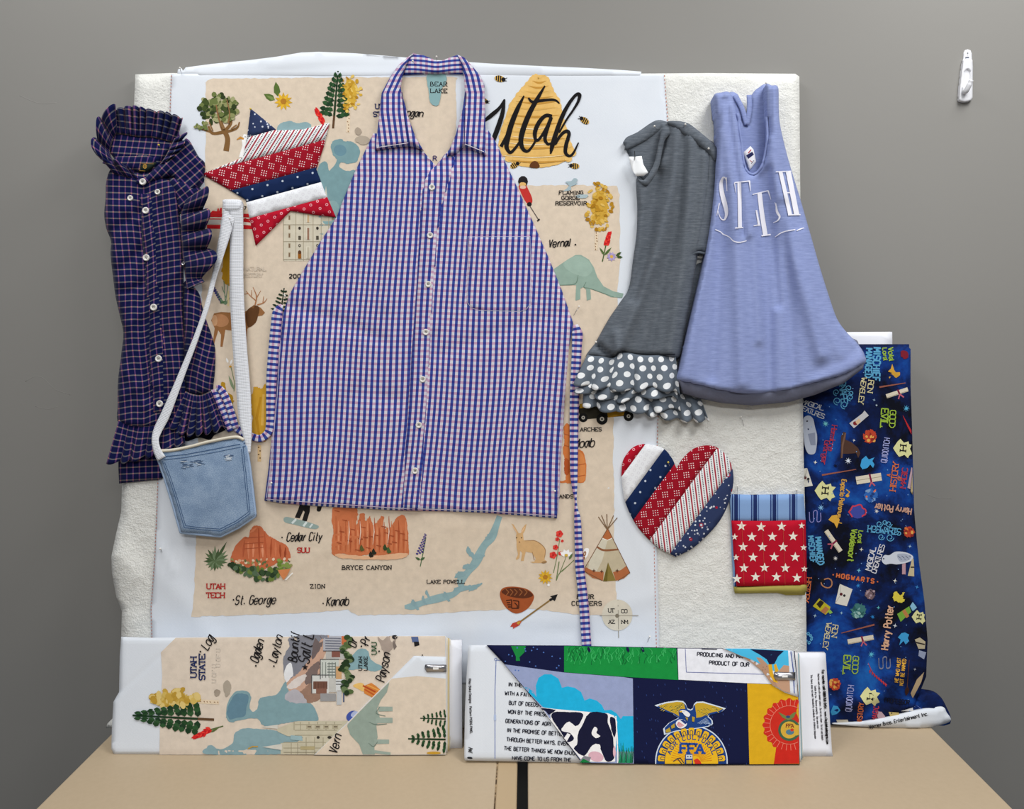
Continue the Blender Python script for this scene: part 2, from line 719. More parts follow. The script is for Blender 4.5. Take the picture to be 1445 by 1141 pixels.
def plain(name, col, rough=.6, spec=.4, metal=0.0, weave=0, var=0.0, vs=.05):
    m = Mat(name, rough, 0, spec)
    if var:
        f = m.noise(vs, 4)
        m.color(m.mix(f, tuple(c * (1 - var) for c in col), tuple(min(255, c * (1 + var)) for c in col)))
    else:
        m.color(col)
    m.bsdf.inputs['Metallic'].default_value = metal
    if weave: m.weave(weave)
    return m.mat


# printed cotton: ink colour comes with the print, slight watery unevenness
m = Mat('printed_cotton', .92, 0, .15)
f = m.noise(.09, 5, rough=.62)
c = m.attr()
hsv = m.node('ShaderNodeHueSaturation')
m.nt.links.new(c.k, hsv.inputs['Color'])
m.put(hsv.inputs['Value'], f * .36 + .82)
m.color(X(m, hsv.outputs[0])).weave(1.7, .12)
M_PRINT = m.mat
m = Mat('printed_ink', .9, 0, .15)
m.color(m.attr()).weave(1.7, .08)
M_INK = m.mat

m = Mat('white_cotton', .93, .05, .15)
f = m.noise(.02, 4)
m.color(m.mix(f, (212, 219, 229), (222, 228, 236))).weave(1.8, .15)
M_COTTON = m.mat

m = Mat('quilt_batting', .98, .2, .05)
f = m.noise(.10, 5, rough=.6)
f2 = m.noise(.35, 4, rough=.7)
sp = m.noise(.22, 2) > .755
c = m.mix(f, (218, 219, 215), (238, 239, 236))
m.color(m.mix(sp * .55, c, (120, 105, 90))).bump(f * 1.0 + f2 * .7, .75, .0045)
M_BATT = m.mat


def gingham(name, p=8.0):
    m = Mat(name, .85, .05, .2)
    u, v = m.uv()[:2]
    bl = (u / p).fract() < .51
    pk = (v / p).fract() < .47
    thr = ((u * (6.2832 / 1.6)).sin() * .5 + .5) * .18
    a = m.mix(pk, (212, 212, 222), (194, 154, 182))
    b = m.mix(pk, (44, 72, 152), (36, 42, 126))
    c = m.mix(bl, a, b)
    c = m.mix(thr, c, (90, 80, 140))
    m.color(c).weave(1.5, .12)
    return m.mat


M_GING = gingham('blue_pink_gingham')
m = Mat('navy_plaid_flannel', .93, .05, .1)
u, v = m.uv()[:2]
P = 8.9
vl = (u / P).fract() < .2
hl = (v / P).fract() < .2
a = m.mix(vl, (8, 17, 64), (82, 55, 104))
c = m.mix(hl, a, m.mix(vl, (90, 90, 99), (166, 114, 112)))
m.color(c).weave(1.5, .2)
M_PLAID = m.mat

m = Mat('grey_jersey', .95, .06, .1)
u, v = m.uv()[:2]
cv = m.node('ShaderNodeCombineXYZ')
m.put(cv.inputs[0], u * .06); m.put(cv.inputs[1], v * .5)
f = m.noise(1.0, 5, cv.outputs[0], rough=.75)
m.color(m.ramp(f, [(.25, (70, 76, 84)), (.5, (92, 99, 108)), (.78, (122, 128, 136))])).bump(f, .15, .001)
M_JERSEY = m.mat
m = Mat('blue_heather_jersey', .95, .06, .1)
u, v = m.uv()[:2]
cv = m.node('ShaderNodeCombineXYZ')
m.put(cv.inputs[0], u * .06); m.put(cv.inputs[1], v * .5)
f = m.noise(1.0, 5, cv.outputs[0], rough=.7)
m.color(m.ramp(f, [(.22, (114, 126, 170)), (.5, (133, 146, 192)), (.8, (152, 165, 208))])).bump(f, .12, .001)
M_TANK = m.mat
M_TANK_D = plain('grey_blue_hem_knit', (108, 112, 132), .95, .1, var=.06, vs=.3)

# white dots on slate
m = Mat('polka_dot_cotton', .9, .04, .15)
u, v = m.uv()[:2]
P = 17.0
row = (v / (P * .72)).floor()
sh = m.op('MODULO', row.abs(), 2.0) * .5
j = m.op('FRACT', (row * 12.9898).sin() * 43.7) * .3
fx = ((u / P + sh + j).fract() - .5) * P
fy = ((v / (P * .72)).fract() - .5) * (P * .72)
r = (fx * fx * .85 + fy * fy).sqrt()
m.color(m.mix(r < 4.1, (98, 108, 120), (226, 229, 232))).weave(1.4, .15)
M_DOT = m.mat

# denim
m = Mat('light_wash_denim', .92, .08, .15)
u, v = m.uv()[:2]
tw = ((u + v) * (6.2832 / 2.0)).sin() * .5 + .5
f = m.noise(.045, 5)
f2 = m.noise(.9, 3, rough=.8)
c = m.ramp(f * .25 + f2 * .75, [(.34, (88, 112, 144)), (.5, (132, 156, 186)), (.66, (178, 196, 216))])
m.color(m.mix(tw * .18, c, (70, 96, 132))).bump(tw * .4 + f2, .3, .001)
M_DENIM = m.mat
M_DENIM_D = plain('dark_denim_seam', (70, 96, 130), .92, .1, var=.25, vs=.25)

m = Mat('white_webbing', .8, 0, .25)
u, v = m.uv()[:2]
h = (v * (6.2832 / 2.2)).sin() * .5 + (u * (6.2832 / 3.0)).sin() * .2
m.color(m.mix(h, (214, 218, 226), (236, 238, 242))).bump(h, .4, .001)
M_WEB = m.mat

# patchwork fabrics ------------------------------------------------------
def rot(m, ang):
    u, v = m.uv()[:2]
    c, s_ = math.cos(math.radians(ang)), math.sin(math.radians(ang))
    return u * c + v * s_, v * c - u * s_


def fab_stripe(name, ang):
    m = Mat(name, .9, 0, .15)
    a, b = rot(m, ang)
    P = 7.6
    t = (a / P).fract()
    red = t < .27
    d = ((t - .64) * P).abs()
    e = (((b / 2.6).fract() - .5) * 2.6).abs()
    dot = m.op('MULTIPLY', d < .75, e < .75)
    c = m.mix(red, (228, 230, 232), (158, 44, 62))
    m.color(m.mix(dot, c, (26, 34, 62))).weave(1.3, .1)
    return m.mat


def fab_cluster(name, ang):
    m = Mat(name, .9, 0, .15)
    a, b = rot(m, ang)
    P = 16.6
    row = (b / (P * .72)).floor()
    sh = m.op('MODULO', row.abs(), 2.0) * .5
    fx = ((a / P + sh).fract() - .5) * P
    fy = ((b / (P * .72)).fract() - .5) * (P * .72)
    g = 3.2
    inx = m.op('MULTIPLY', fx.abs() < g * 1.5, fy.abs() < g * 1.5)
    qx = (((fx / g) + .5).fract() - .5) * g
    qy = (((fy / g) + .5).fract() - .5) * g
    r = (qx * qx + qy * qy).sqrt() < .78
    m.color(m.mix(inx * r, (148, 14, 34), (232, 208, 214))).weave(1.3, .1)
    return m.mat


def fab_sparse(name, base, dot, P, r0, ring=0.0, ang=0.0, extra=None):
    m = Mat(name, .9, 0, .15)
    a, b = rot(m, ang)
    row = (b / (P * .6)).floor()
    sh = m.op('MODULO', row.abs(), 2.0) * .5
    fx = ((a / P + sh).fract() - .5) * P
    fy = ((b / (P * .6)).fract() - .5) * (P * .6)
    r = (fx * fx + fy * fy).sqrt()
    k = r < r0
    if ring: k = k * (r > ring)
    c = m.mix(k * .9, base, dot)
    if extra:
        sc, th, ec = extra
        c = m.mix(m.noise(sc, 2, rough=.5) > th, c, ec)
    m.color(c).weave(1.3, .1)
    return m.mat


M_F_STRIPE_S = fab_stripe('star_stripe_cotton', 32)
M_F_STRIPE_H = fab_stripe('heart_stripe_cotton', -7)
M_F_CLUS_S = fab_cluster('star_dot_cluster_cotton', 12)
M_F_CLUS_H = fab_cluster('heart_dot_cluster_cotton', -7)
M_F_NAVY = fab_sparse('navy_sprig_cotton', (16, 36, 76), (190, 200, 214), 22, 1.5, 0, -15)
M_F_WHITE = fab_sparse('white_tonal_cotton', (228, 231, 236), (216, 217, 224), 9, 2.2, 1.2, -15)
M_F_RED = fab_sparse('red_ring_cotton', (172, 14, 40), (228, 170, 180), 14, 2.0, 1.1, 20, (.16, .70, (110, 20, 50)))
m = Mat('navy_floral_cotton', .9, 0, .15)
vo = m.node('ShaderNodeTexVoronoi'); vo.inputs['Scale'].default_value = .18
m.nt.links.new(m.uv()[2], vo.inputs['Vector'])
d = X(m, vo.outputs['Distance'])
vo2 = m.node('ShaderNodeTexVoronoi'); vo2.inputs['Scale'].default_value = .055
m.nt.links.new(m.uv()[2], vo2.inputs['Vector'])
e = X(m, vo2.outputs['Distance'])
c = m.mix(d < .24, (44, 56, 92), (200, 205, 216))
c = m.mix((e < .17) * (e > .11), c, (150, 26, 50))
c = m.mix(e < .10, c, (190, 196, 208))
m.color(c).weave(1.3, .1)
M_F_FLORAL = m.mat

m = Mat('blue_stripe_ticking', .9, 0, .15)
u, v = m.uv()[:2]
t = (u / 27.0).fract()
c = m.mix(m.op('MULTIPLY', t > .40, t < .47), (128, 160, 206), (38, 58, 112))
c = m.mix(m.op('MULTIPLY', t > .52, t < .72), c, (30, 46, 96))
c = m.mix(m.op('MULTIPLY', t > .77, t < .82), c, (66, 96, 152))
m.color(c).weave(1.4, .12)
M_TICK = m.mat
M_STARRED = plain('red_cotton', (176, 14, 40), .9, .15, weave=1.5, var=.05)
M_OLIVE = plain('olive_binding', (158, 148, 76), .9, .15, weave=1.5, var=.06)

# star-field blue for the magic print
m = Mat('cloudy_blue_cotton', .9, 0, .15)
f = m.noise(.011, 5, rough=.55, dist=.6)
f2 = m.noise(.06, 6, rough=.7)
c = m.ramp(f * .8 + f2 * .2, [(.40, (6, 9, 24)), (.49, (9, 28, 76)), (.56, (14, 56, 132)), (.70, (28, 98, 178))])
m.color(c).weave(1.6, .1)
M_NIGHT = m.mat
M_NAVY = plain('navy_cotton', (16, 22, 60), .9, .15, weave=1.6)
M_CARD = plain('white_bolt_card', (226, 229, 238), .75, .3, var=.015)
M_BUTTON = plain('pearl_button', (214, 212, 208), .3, .5)
M_THREAD = plain('thread', (196, 196, 206), .8, .2)
M_STEEL = plain('steel', (172, 172, 176), .3, .5, 1.0)
M_PEARL = plain('pearl_pin_head', (226, 224, 218), .25, .5)
M_YPIN = plain('yellow_pin_head', (214, 190, 70), .3, .5)
M_PLASTIC = plain('white_hook_plastic', (228, 230, 236), .35, .4)
M_LABEL = plain('woven_label', (232, 232, 236), .8, .2)
M_PAPER = plain('white_paper_tag', (240, 244, 248), .8, .2)
M_REDST = plain('red_thread', (196, 120, 100), .9, .2)
M_BLACK = plain('black_trim', (26, 26, 28), .6, .3)

# room
m = Mat('grey_wall_paint', .75, 0, .25)
f = m.noise(1.6, 4, m.uv()[3])
g = m.noise(60, 3, m.uv()[3])
m.color(m.mix(f, (138, 137, 134), (146, 145, 142))).bump(g, .06, .002)
M_WALL = m.mat
m = Mat('tan_table_laminate', .55, 0, .35)
f = m.noise(120, 3, m.uv()[3])
m.color(m.mix(f, (176, 158, 132), (184, 166, 140))).bump(f, .03, .001)
M_TABLE = m.mat
M_TEDGE = plain('tan_table_edge', (178, 156, 124), .55, .3)
m = Mat('dirty_seam', .9, 0, .1)
f = m.noise(90, 3, m.uv()[3])
m.color(m.ramp(f, [(.4, (170, 148, 116)), (.52, (96, 78, 58)), (.65, (60, 46, 36))]))
M_SEAM = m.mat
M_LEG = plain('grey_steel_leg', (90, 90, 92), .4, .5, .8)
m = Mat('dark_carpet', .98, 0, .05)
f = m.noise(90, 4, m.uv()[3])
m.color(m.mix(f, (44, 46, 50), (66, 68, 74))).bump(f, .5, .004)
M_FLOOR = m.mat
# ------------------------------------------------------------------ the room
mk('wall_back', [(-4, WALL_Y, 0), (4, WALL_Y, 0), (4, WALL_Y, 3), (-4, WALL_Y, 3), (-4, WALL_Y + .1, 0), (4, WALL_Y + .1, 0), (4, WALL_Y + .1, 3), (-4, WALL_Y + .1, 3)],
   [(0, 1, 2, 3), (5, 4, 7, 6), (4, 0, 3, 7), (1, 5, 6, 2), (3, 2, 6, 7), (4, 5, 1, 0)], M_WALL, smooth=False, kind='structure')
wall = bpy.data.objects['wall_back']
mk('floor', [(-4, -3, 0), (4, -3, 0), (4, WALL_Y, 0), (-4, WALL_Y, 0), (-4, -3, -.05), (4, -3, -.05), (4, WALL_Y, -.05), (-4, WALL_Y, -.05)],
   [(0, 1, 2, 3), (7, 6, 5, 4), (0, 4, 5, 1), (1, 5, 6, 2), (2, 6, 7, 3), (3, 7, 4, 0)], M_FLOOR, smooth=False, kind='structure')
for pts in ([(36, 538, ), (50, 531), (62, 534), (78, 549), (100, 557)], [(50, 573), (68, 577), (82, 573)], [(1308, 697), (1322, 702), (1342, 703)], [(28, 135), (56, 146), (80, 145)]):
    p = catmull([q[:2] for q in pts], False, 5)
    V, F = tube(WALL.at(p, np.full(len(p), -.0008)), .0011, 6)
    mk('paint_ridge', V, F, M_WALL, wall)


def folding_table(x0, x1, label, strip):
    y0, y1, z = 0.32, 1.515, TABLE_Z
    t = thing('folding_table', label, 'table', ((x0 + x1) / 2, (y0 + y1) / 2, 0), 'tan folding tables')
    V, F = box(x0, x1 - (0.034 if strip else 0), y0, y1, z - .02, z, .003)
    mk('tabletop', V, F, M_TABLE, t, smooth=False)
    if strip:
        V, F = box(x1 - .033, x1, y0, y1, z - .02, z, .003)
        mk('edge_strip', V, F, M_TEDGE, t, smooth=False)
        V, F = box(x1 - .0345, x1 - .0325, y0, y1, z - .012, z - .0012)
        mk('stained_seam', V, F, M_SEAM, t, smooth=False, label='dirty brown seam along the table edge')
    V, F = box(x0 + .02, x1 - .02, y0 + .03, y1 - .03, z - .06, z - .0205)
    mk('apron_frame', V, F, M_TEDGE, t, smooth=False)
    for xx in (x0 + .08, x1 - .08):
        for yy in (y0 + .12, y1 - .12):
            V, F = tube([(xx, yy, .012), (xx, yy, z - .055)], .014, 10)
            l = mk('leg', V, F, M_LEG, t)
            V, F = lathe([(0.0, 0), (.018, 0), (.018, .02), (.0145, .026)], (xx, yy, 0), (0, 0, 1), 12)
            mk('rubber_foot', V, F, M_BLACK, l)
    return t


folding_table(-.7396, -.0139, 'tan folding table with a stained edge seam, under the map print fabric bolt', True)
folding_table(.0032, .7353, 'plain tan folding table carrying the navy and blue fabric bolts', False)

REST[0] = TABLE_Z + .0003

# ------------------------------------------------------------------ padded display board
rs = np.random.RandomState(4)
bo = [(191, 105), (240, 103), (420, 104), (640, 103), (860, 104), (1000, 103), (1122, 104), (1128, 108), (1129, 240), (1131, 430), (1134, 640), (1137, 760), (1138, 900), (1140, 1031),
      (900, 1031), (600, 1031), (300, 1031), (190, 1031), (160, 1031), (149, 1027), (152, 1020), (168, 1004), (171, 960), (171, 900), (172, 862), (164, 842), (158, 808), (157, 785), (164, 752), (171, 722), (172, 690), (177, 560), (182, 400), (187, 250), (189, 150)]


def batt_h(q):
    x, y = q[:, 0], q[:, 1]
    return .0007 * np.sin(x * .11 + 2 * np.sin(y * .05)) * np.sin(y * .13 + 1.5 * np.sin(x * .07)) + ridge(q, [(165, 775), (190, 812)], 13, .007) + ridge(q, [(168, 850), (200, 862)], 7, -.003) - .0012


board, BH = cloth('display_board', bo, BOARD, batt_h, M_BATT, None, step=9, rim=-.022, rad=9, emin=.55, smooth=False, ext=(0, 1, 0),
                  label='large square board wrapped in white quilt batting leaning on wall', cat='display board')

# ------------------------------------------------------------------ map panel
def panel_h(q):
    x, y = q[:, 0], q[:, 1]
    h = .0026 + .0005 * np.sin(x * .021 + y * .008) + .0004 * np.sin(y * .03 - x * .012)
    h += ridge(q, [(285, 489), (880, 487)], 5, -.0006) + ridge(q, [(228, 772), (246, 806)], 5, .003) + ridge(q, [(216, 800), (262, 850), (300, 905)], 16, .0025)
    h += ridge(q, [(420, 800), (470, 770), (520, 752)], 7, .0012) + ridge(q, [(560, 900), (760, 880), (930, 840)], 14, .0016) + ridge(q, [(860, 690), (900, 760), (935, 870)], 6, .0012)
    h += ridge(q, [(640, 740), (720, 745)], 9, .0012) + ridge(q, [(880, 250), (925, 420)], 18, .002) + ridge(q, [(700, 880), (905, 905)], 6, -.0008)
    return h


panel = thing('map_fabric_panel', 'white cotton panel printed with a beige illustrated state map, pinned to the padded board', 'fabric panel', tuple(BOARD.at([(580, 960)], np.array([0.003]))[0]))
po = [(241, 104), (420, 104), (640, 104), (800, 104), (937, 104), (942, 165), (940, 300), (934, 450), (928, 620), (927, 768), (930, 880), (932, 960), (700, 965), (400, 965), (214, 962), (213, 900), (212, 857), (218, 780), (222, 682), (228, 500), (234, 300), (239, 160)]
pc, PH = cloth('cotton_cloth', po, BOARD, panel_h, M_COTTON, panel, step=7, rim=.0006, rad=2, emin=.5, smooth=False)
# top flap folded up over the upper board edge
fo = [(250, 106), (251, 98), (256, 96), (258, 100), (262, 95), (300, 90), (350, 85), (390, 80), (425, 74), (450, 73), (500, 75), (560, 80), (620, 85), (700, 90), (760, 93), (830, 96), (880, 99), (905, 101), (905, 108), (600, 109), (300, 109)]
cloth('top_flap', fo, BOARD, lambda q: .003 + .003 * np.sin(q[:, 0] * .02) * np.clip((104 - q[:, 1]) / 20, 0, 1) - np.clip((104 - q[:, 1]) / 30, 0, 1) * .004 + ridge(q, [(380, 92), (480, 84), (900, 101)], 4, .0015), M_COTTON, panel, step=5, rim=-.003, rad=2, emin=.6, smooth=False,
      label='frayed white fold of fabric standing up over the board edge')
for side in (0, 1):
    pr = Print(BOARD, PH, .0003)
    pth = [(941, 106), (945.5, 165), (943, 300), (937, 450), (931, 620), (926.5, 768), (929, 880), (931, 955)] if side else [(240.5, 106), (238.5, 160), (233.5, 300), (227.5, 500), (221.5, 682), (217.5, 780), (212, 857), (213, 900)]
    pth = np.array(pth, float) + (np.array([-3.5, 0]) if side else np.array([1.2, 0]))
    L = even(pth, 330)
    for i in range(0, 329, 2):
        pr.line(L[i:i + 2], 1.0, (190, 128, 112), hold=True)
    pr.done('dashed_stitch_line', panel, M_INK, stuff=True, label='line of small red dashes along the panel edge')
# ------------------------------------------------------------------ print on the map panel
BEIGE, INK, TEAL, GREEN, DKG = (214, 199, 180), (28, 26, 28), (138, 168, 174), (64, 92, 52), (34, 62, 40)
RR = random.Random(7)


def pine(P, x0, y0, x1, y1, w, trunk=.22, cols=((30, 58, 36), (48, 84, 50), (38, 70, 40)), n=9, tcol=(92, 66, 44), seed=1):
    """fir from trunk foot (x0,y0) to tip (x1,y1)"""
    r = random.Random(seed)
    d = np.array([x1 - x0, y1 - y0], float)
    L = np.linalg.norm(d); d /= L
    nn = np.array([-d[1], d[0]])
    a0 = math.degrees(math.atan2(d[1], d[0]))
    o = np.array([x0, y0], float)
    P.line([o, o + d * L * .5], max(1.5, w * .09), tcol)
    P.line([o + d * L * trunk, np.array([x1, y1])], max(1.4, w * .07), cols[0])
    for i in range(n):
        t = trunk + (1 - trunk) * i / n
        ww = w * .5 * (1 - (t - trunk) / (1 - trunk)) ** .8 + w * .06
        for sgn in (-1, 1):
            for q in (0, 1, 2):
                b = o + d * L * (t + .012 * q) + nn * sgn * ww * (.12 + .28 * q)
                P.leaf(b[0], b[1], ww * (.62 - .06 * q) * (.85 + .3 * r.random()), L * .08, a0 + sgn * (68 + 24 * r.random()), cols[(i + q) % 3])


def aspen(P, x, y, rx, ry, trunk=None, n=46, cols=((206, 166, 62), (190, 146, 44), (222, 190, 100), (176, 128, 34)), seed=2, tw=5):
    r = random.Random(seed)
    if trunk:
        (ax, ay), (bx, by) = trunk
        P.line([(ax, ay), (bx, by)], tw, (222, 204, 178))
        for k in range(7):
            t = k / 7 + .05
            P.ell(ax + (bx - ax) * t + r.uniform(-1, 1), ay + (by - ay) * t, 1.3, .7, r.uniform(0, 90), (140, 106, 74), 6)
    P.rag([(x + rx * .62 * math.cos(k), y + ry * .72 * math.sin(k)) for k in np.linspace(0, 6.28, 14)[:-1]], cols[0], 2, 5, seed)
    for k in range(n):
        a, q = r.uniform(0, 6.28), math.sqrt(r.random())
        P.ell(x + rx * q * math.cos(a), y + ry * q * math.sin(a), rx * r.uniform(.10, .22), rx * r.uniform(.07, .15), r.uniform(0, 180), r.choice(cols), 8)


def bee(P, x, y, a, s=1.0):
    c, q = math.cos(math.radians(a)), math.sin(math.radians(a))
    f = lambda u, v: (x + s * (u * c - v * q), y + s * (u * q + v * c))
    P.ell(*f(0, 0), 7.5 * s, 4.6 * s, a, (206, 166, 84), 12)
    for u, h in ((-4.5, 3.2), (-1.6, 4.4), (1.4, 4.4)):
        P.line([f(u - .5, -h), f(u + .5, h)], 1.7 * s, INK)
    P.ell(*f(5.4, 0), 3.0 * s, 3.2 * s, a, INK, 9)
    P.line([f(7.5, -1.5), f(10, -3.5)], .8, INK); P.line([f(7.5, 1), f(10.5, 1)], .8, INK)


def daisy(P, x, y, r, col=(222, 176, 50), ctr=(176, 120, 40), n=11, w=.34):
    for k in range(n):
        P.leaf(x, y, r, r * w, 360 / n * k + 8, col if k % 2 else tuple(int(c * .92) for c in col))
    P.ell(x, y, r * .33, r * .33, 0, ctr, 10)


def paintbrush(P, x0, y0, x1, y1, w, seed=3):
    r = random.Random(seed)
    d = np.array([x1 - x0, y1 - y0], float); L = np.linalg.norm(d)
    a = math.degrees(math.atan2(d[1], d[0]))
    for k in range(16):
        t = k / 16
        P.leaf(x0 + d[0] * t * .8, y0 + d[1] * t * .8, L * .28, w * .35, a + (1 if k % 2 else -1) * r.uniform(15, 50) * (1 - t * .6), ((206, 40, 40), (228, 62, 50), (186, 28, 34))[k % 3])


def temple(P, x, y, w, h):
    P.poly([(x, y), (x + w, y), (x + w, y + h), (x, y + h)], (206, 199, 180), step=12)
    for gx in (0, .23, .37, .55, .70, .84, 1):
        P.line([(x + w * gx, y), (x + w * gx, y + h)], 1.0, (166, 156, 134))
    for gy in (.25, .6, .97):
        P.line([(x, y + h * gy), (x + w, y + h * gy)], 1.0, (150, 140, 120))
    for gx in (.11, .92):
        for gy in (.10, .30, .47, .68, .87):
            P.line([(x + w * gx, y + h * gy - 3.4), (x + w * gx, y + h * gy + 3.4)], 3.2, (172, 160, 138))
            P.line([(x + w * gx, y + h * gy - 2.4), (x + w * gx, y + h * gy + 3)], 1.6, (120, 98, 76))
    for gx in (.30, .63):
        P.ell(x + w * gx, y + h * .32, 1.9, 2.2, 0, (58, 52, 46)); P.line([(x + w * gx, y + h * .48), (x + w * gx, y + h * .56)], 3.6, (84, 78, 66))
        P.ell(x + w * gx, y + h * .68, 1.8, 2.2, 0, (70, 64, 54)); P.ell(x + w * gx, y + h * .68, .8, 1.1, 0, (200, 190, 170), 6)
    for gy0, gy1, c in ((.02, .2, (196, 168, 132)), (.3, .56, (150, 116, 96)), (.70, .95, (188, 180, 160))):
        P.line([(x + w * .46, y + h * gy0), (x + w * .46, y + h * gy1)], 6, (216, 210, 192)); P.line([(x + w * .46, y + h * gy0 + 1), (x + w * .46, y + h * gy1)], 3, c)
    P.line([(x + w * .30, y + h * .82), (x + w * .30, y + h * .95)], 4.6, (150, 92, 30)); P.ell(x + w * .30, y + h * .82, 2.4, 2.8, 0, (92, 62, 40))


def done(P, name, mat=None, label=None):
    if name == 'printed_lettering':
        P.D = [d + .0006 for d in P.D]
    return P.done(name, panel, mat, label)


def np_(eps=.0007):
    return Print(BOARD, PH, eps)


# printed map ground: the state with its notched corner, ragged painted edge
rnd = np.random.RandomState(3)
st = [(290, 116), (296, 111), (400, 110), (520, 109), (640, 108), (645, 110), (643, 122), (644, 168), (642, 190), (643, 262), (700, 263), (745, 262), (800, 261), (870, 262), (874, 275), (875, 363), (872, 403), (868, 500), (866, 595), (865, 648), (867, 709), (866, 748), (869, 821), (871, 866), (847, 868), (810, 866), (782, 862), (740, 858), (700, 860), (600, 866), (505, 868), (491, 860), (450, 863), (396, 866), (330, 868), (270, 870), (273, 853), (277, 760), (279, 640), (283, 480), (288, 300), (290, 208)]
o = resample(st, 6, True)
o = o + rnd.uniform(-.9, .9, o.shape)
P = np_(.00035)
V_, T_ = triangulate(o, 7)
P._add(V_, T_, BEIGE)
done(P, 'printed_map_ground', label='beige state outline with a ragged painted edge')

# juniper
P = np_()
for pts in ([(319, 213, 8), (321, 195, 7), (314, 180, 6), (308, 160, 4)], [(317, 186, 5), (300, 188, 4), (294, 178, 3)], [(318, 184, 5), (326, 172, 4), (322, 150, 3)], [(320, 186, 4), (334, 181, 3), (338, 172, 2)], [(300, 187, 3), (284, 182, 2)]):
    P.line(pts, 0, (126, 92, 54), smooth=True)
r = random.Random(3)
for k in range(110):
    a, q = r.uniform(0, 6.28), math.sqrt(r.random())
    x, y = 308 + 27 * q * math.cos(a), 153 + 21 * q * math.sin(a)
    P.ell(x, y, r.uniform(3, 5.5), r.uniform(2.2, 4), r.uniform(0, 180), r.choice([(136, 140, 92), (104, 116, 66), (66, 80, 40), (158, 160, 116), (48, 62, 32)]), 8)
for k in range(14):
    P.ell(r.uniform(275, 292), r.uniform(173, 182), 3, 2.2, r.uniform(0, 180), r.choice([(136, 140, 92), (104, 116, 66)]), 7)
for pts in ([(316, 182, 3.2), (309, 168, 2.4), (305, 148, 1.6)], [(322, 174, 2.6), (324, 160, 1.8), (320, 140, 1.4)], [(300, 184, 2.2), (295, 172, 1.6)], [(326, 182, 2.4), (334, 176, 1.8)]):
    P.line(pts, 0, (136, 102, 66), smooth=True)
done(P, 'printed_juniper')
P = np_()
P.leaf(388, 141, 18, 9, -152, (86, 108, 52)); P.leaf(392, 136, 21, 9, -98, (86, 108, 52)); P.leaf(388, 141, 14, 4, -152, (116, 136, 76))
daisy(P, 400, 143, 13)
done(P, 'printed_sunflower')
P = np_()
aspen(P, 494, 131, 17, 27, ((491, 187), (492, 155)), seed=5)
done(P, 'printed_aspen')
P = np_()
pine(P, 470, 181, 477, 100, 34, seed=4)
done(P, 'printed_pine')
P = np_()
P.rag([(391, 182), (398, 173), (410, 171), (420, 174), (430, 172), (439, 176), (437, 190), (430, 200), (400, 200)], TEAL, .6, 4, 2)
P.text('THE', 405, 190, 5.5, INK, 1.1, serif=.12, sp=.35)
paintbrush(P, 457, 175, 445, 152, 12)
P.poly([(349, 190), (344, 189), (341, 196), (342, 205), (337, 222), (352, 222), (352, 192)], (240, 240, 240)); P.line([(344, 196, 3), (339, 194, 3), (334, 197, 1)], 0, (196, 138, 60)); P.ell(346, 193, .8, .8, 0, INK, 6)
done(P, 'printed_lake_and_gull')
P = np_()
P.rag([(467, 205), (472, 198), (482, 196), (486, 199), (497, 200), (505, 206), (508, 216), (503, 228), (492, 231), (481, 229), (479, 235), (489, 241), (501, 240), (505, 246), (497, 262), (486, 285), (474, 308), (466, 332), (447, 330), (446, 300), (452, 280), (447, 262), (449, 235), (460, 228), (464, 240), (468, 238), (475, 226), (470, 218)], (120, 154, 160), .6, 4, 3)
P.ell(480, 212, 9, 8, 20, (104, 140, 154)); P.ell(466, 300, 12, 18, 20, (134, 166, 168))
P.poly([(460, 262), (457, 285), (463, 285)], (196, 194, 180)); P.poly([(455, 284), (466, 284), (468, 312), (454, 312)], (186, 180, 160))
done(P, 'printed_salt_lake')
P = np_()
P.rag([(501, 184), (505, 179), (510, 184), (508, 190), (503, 189)], (168, 154, 138), .5, 3); P.rag([(501, 196), (510, 191), (520, 194), (522, 200), (512, 204), (503, 200)], (176, 164, 148), .5, 3)
P.text('UTAH', 541, 150, 6.5, (34, 44, 92), 1.5, serif=.13); P.text('STATE', 541, 161, 6.5, (34, 44, 92), 1.5, serif=.13)
P.rag([(604, 104), (628, 104), (629, 118), (624, 124), (622, 134), (619, 147), (613, 149), (607, 143), (605, 128), (603, 118)], (134, 170, 174), .5, 4, 4)
P.text('BEAR', 619, 118.5, 5.6, INK, 1.25, serif=.13, sp=.5); P.text('LAKE', 619, 128, 5.6, INK, 1.25, serif=.13, sp=.5)
P.text('Logan', 583, 159, 10, INK, 1.3, sm=True, slant=.2, sp=.14, wd=.46, ang=4)
P.text('R', 613.5, 223, 6, (60, 50, 100), 1.3, serif=.12)
done(P, 'printed_lettering', M_INK)
P = np_()
temple(P, 400, 300, 76, 68)
done(P, 'printed_stone_building')
P = np_()
for y0, y1, c in ((301, 306, (190, 34, 38)), (306.5, 308, (226, 214, 200)), (308, 309.5, (190, 34, 38)), (309.5, 316, (190, 184, 176)), (317, 322.5, (196, 30, 36))):
    P.poly([(292, y0), (357, y0 + .6), (357, y1 + .6), (292, y1)], c)
P.poly([(296, 301), (300, 297), (306, 298), (307, 294), (309, 294), (309, 298), (311, 293), (313, 293), (313, 301)], (196, 34, 38)); P.poly([(341, 312), (346, 307), (352, 311), (357, 310), (357, 320), (341, 320)], (190, 34, 38)); P.poly([(344, 313), (354, 314), (354, 318), (343, 317)], (226, 214, 200))
P.text('B', 341, 286.5, 4.6, INK, 1, serif=.13); P.text('7', 346, 293.5, 4.6, INK, 1)
done(P, 'printed_red_engine')
P = np_()
P.text('2002', 419, 389.5, 5.4, INK, 1.3, sp=.4, wd=.7)
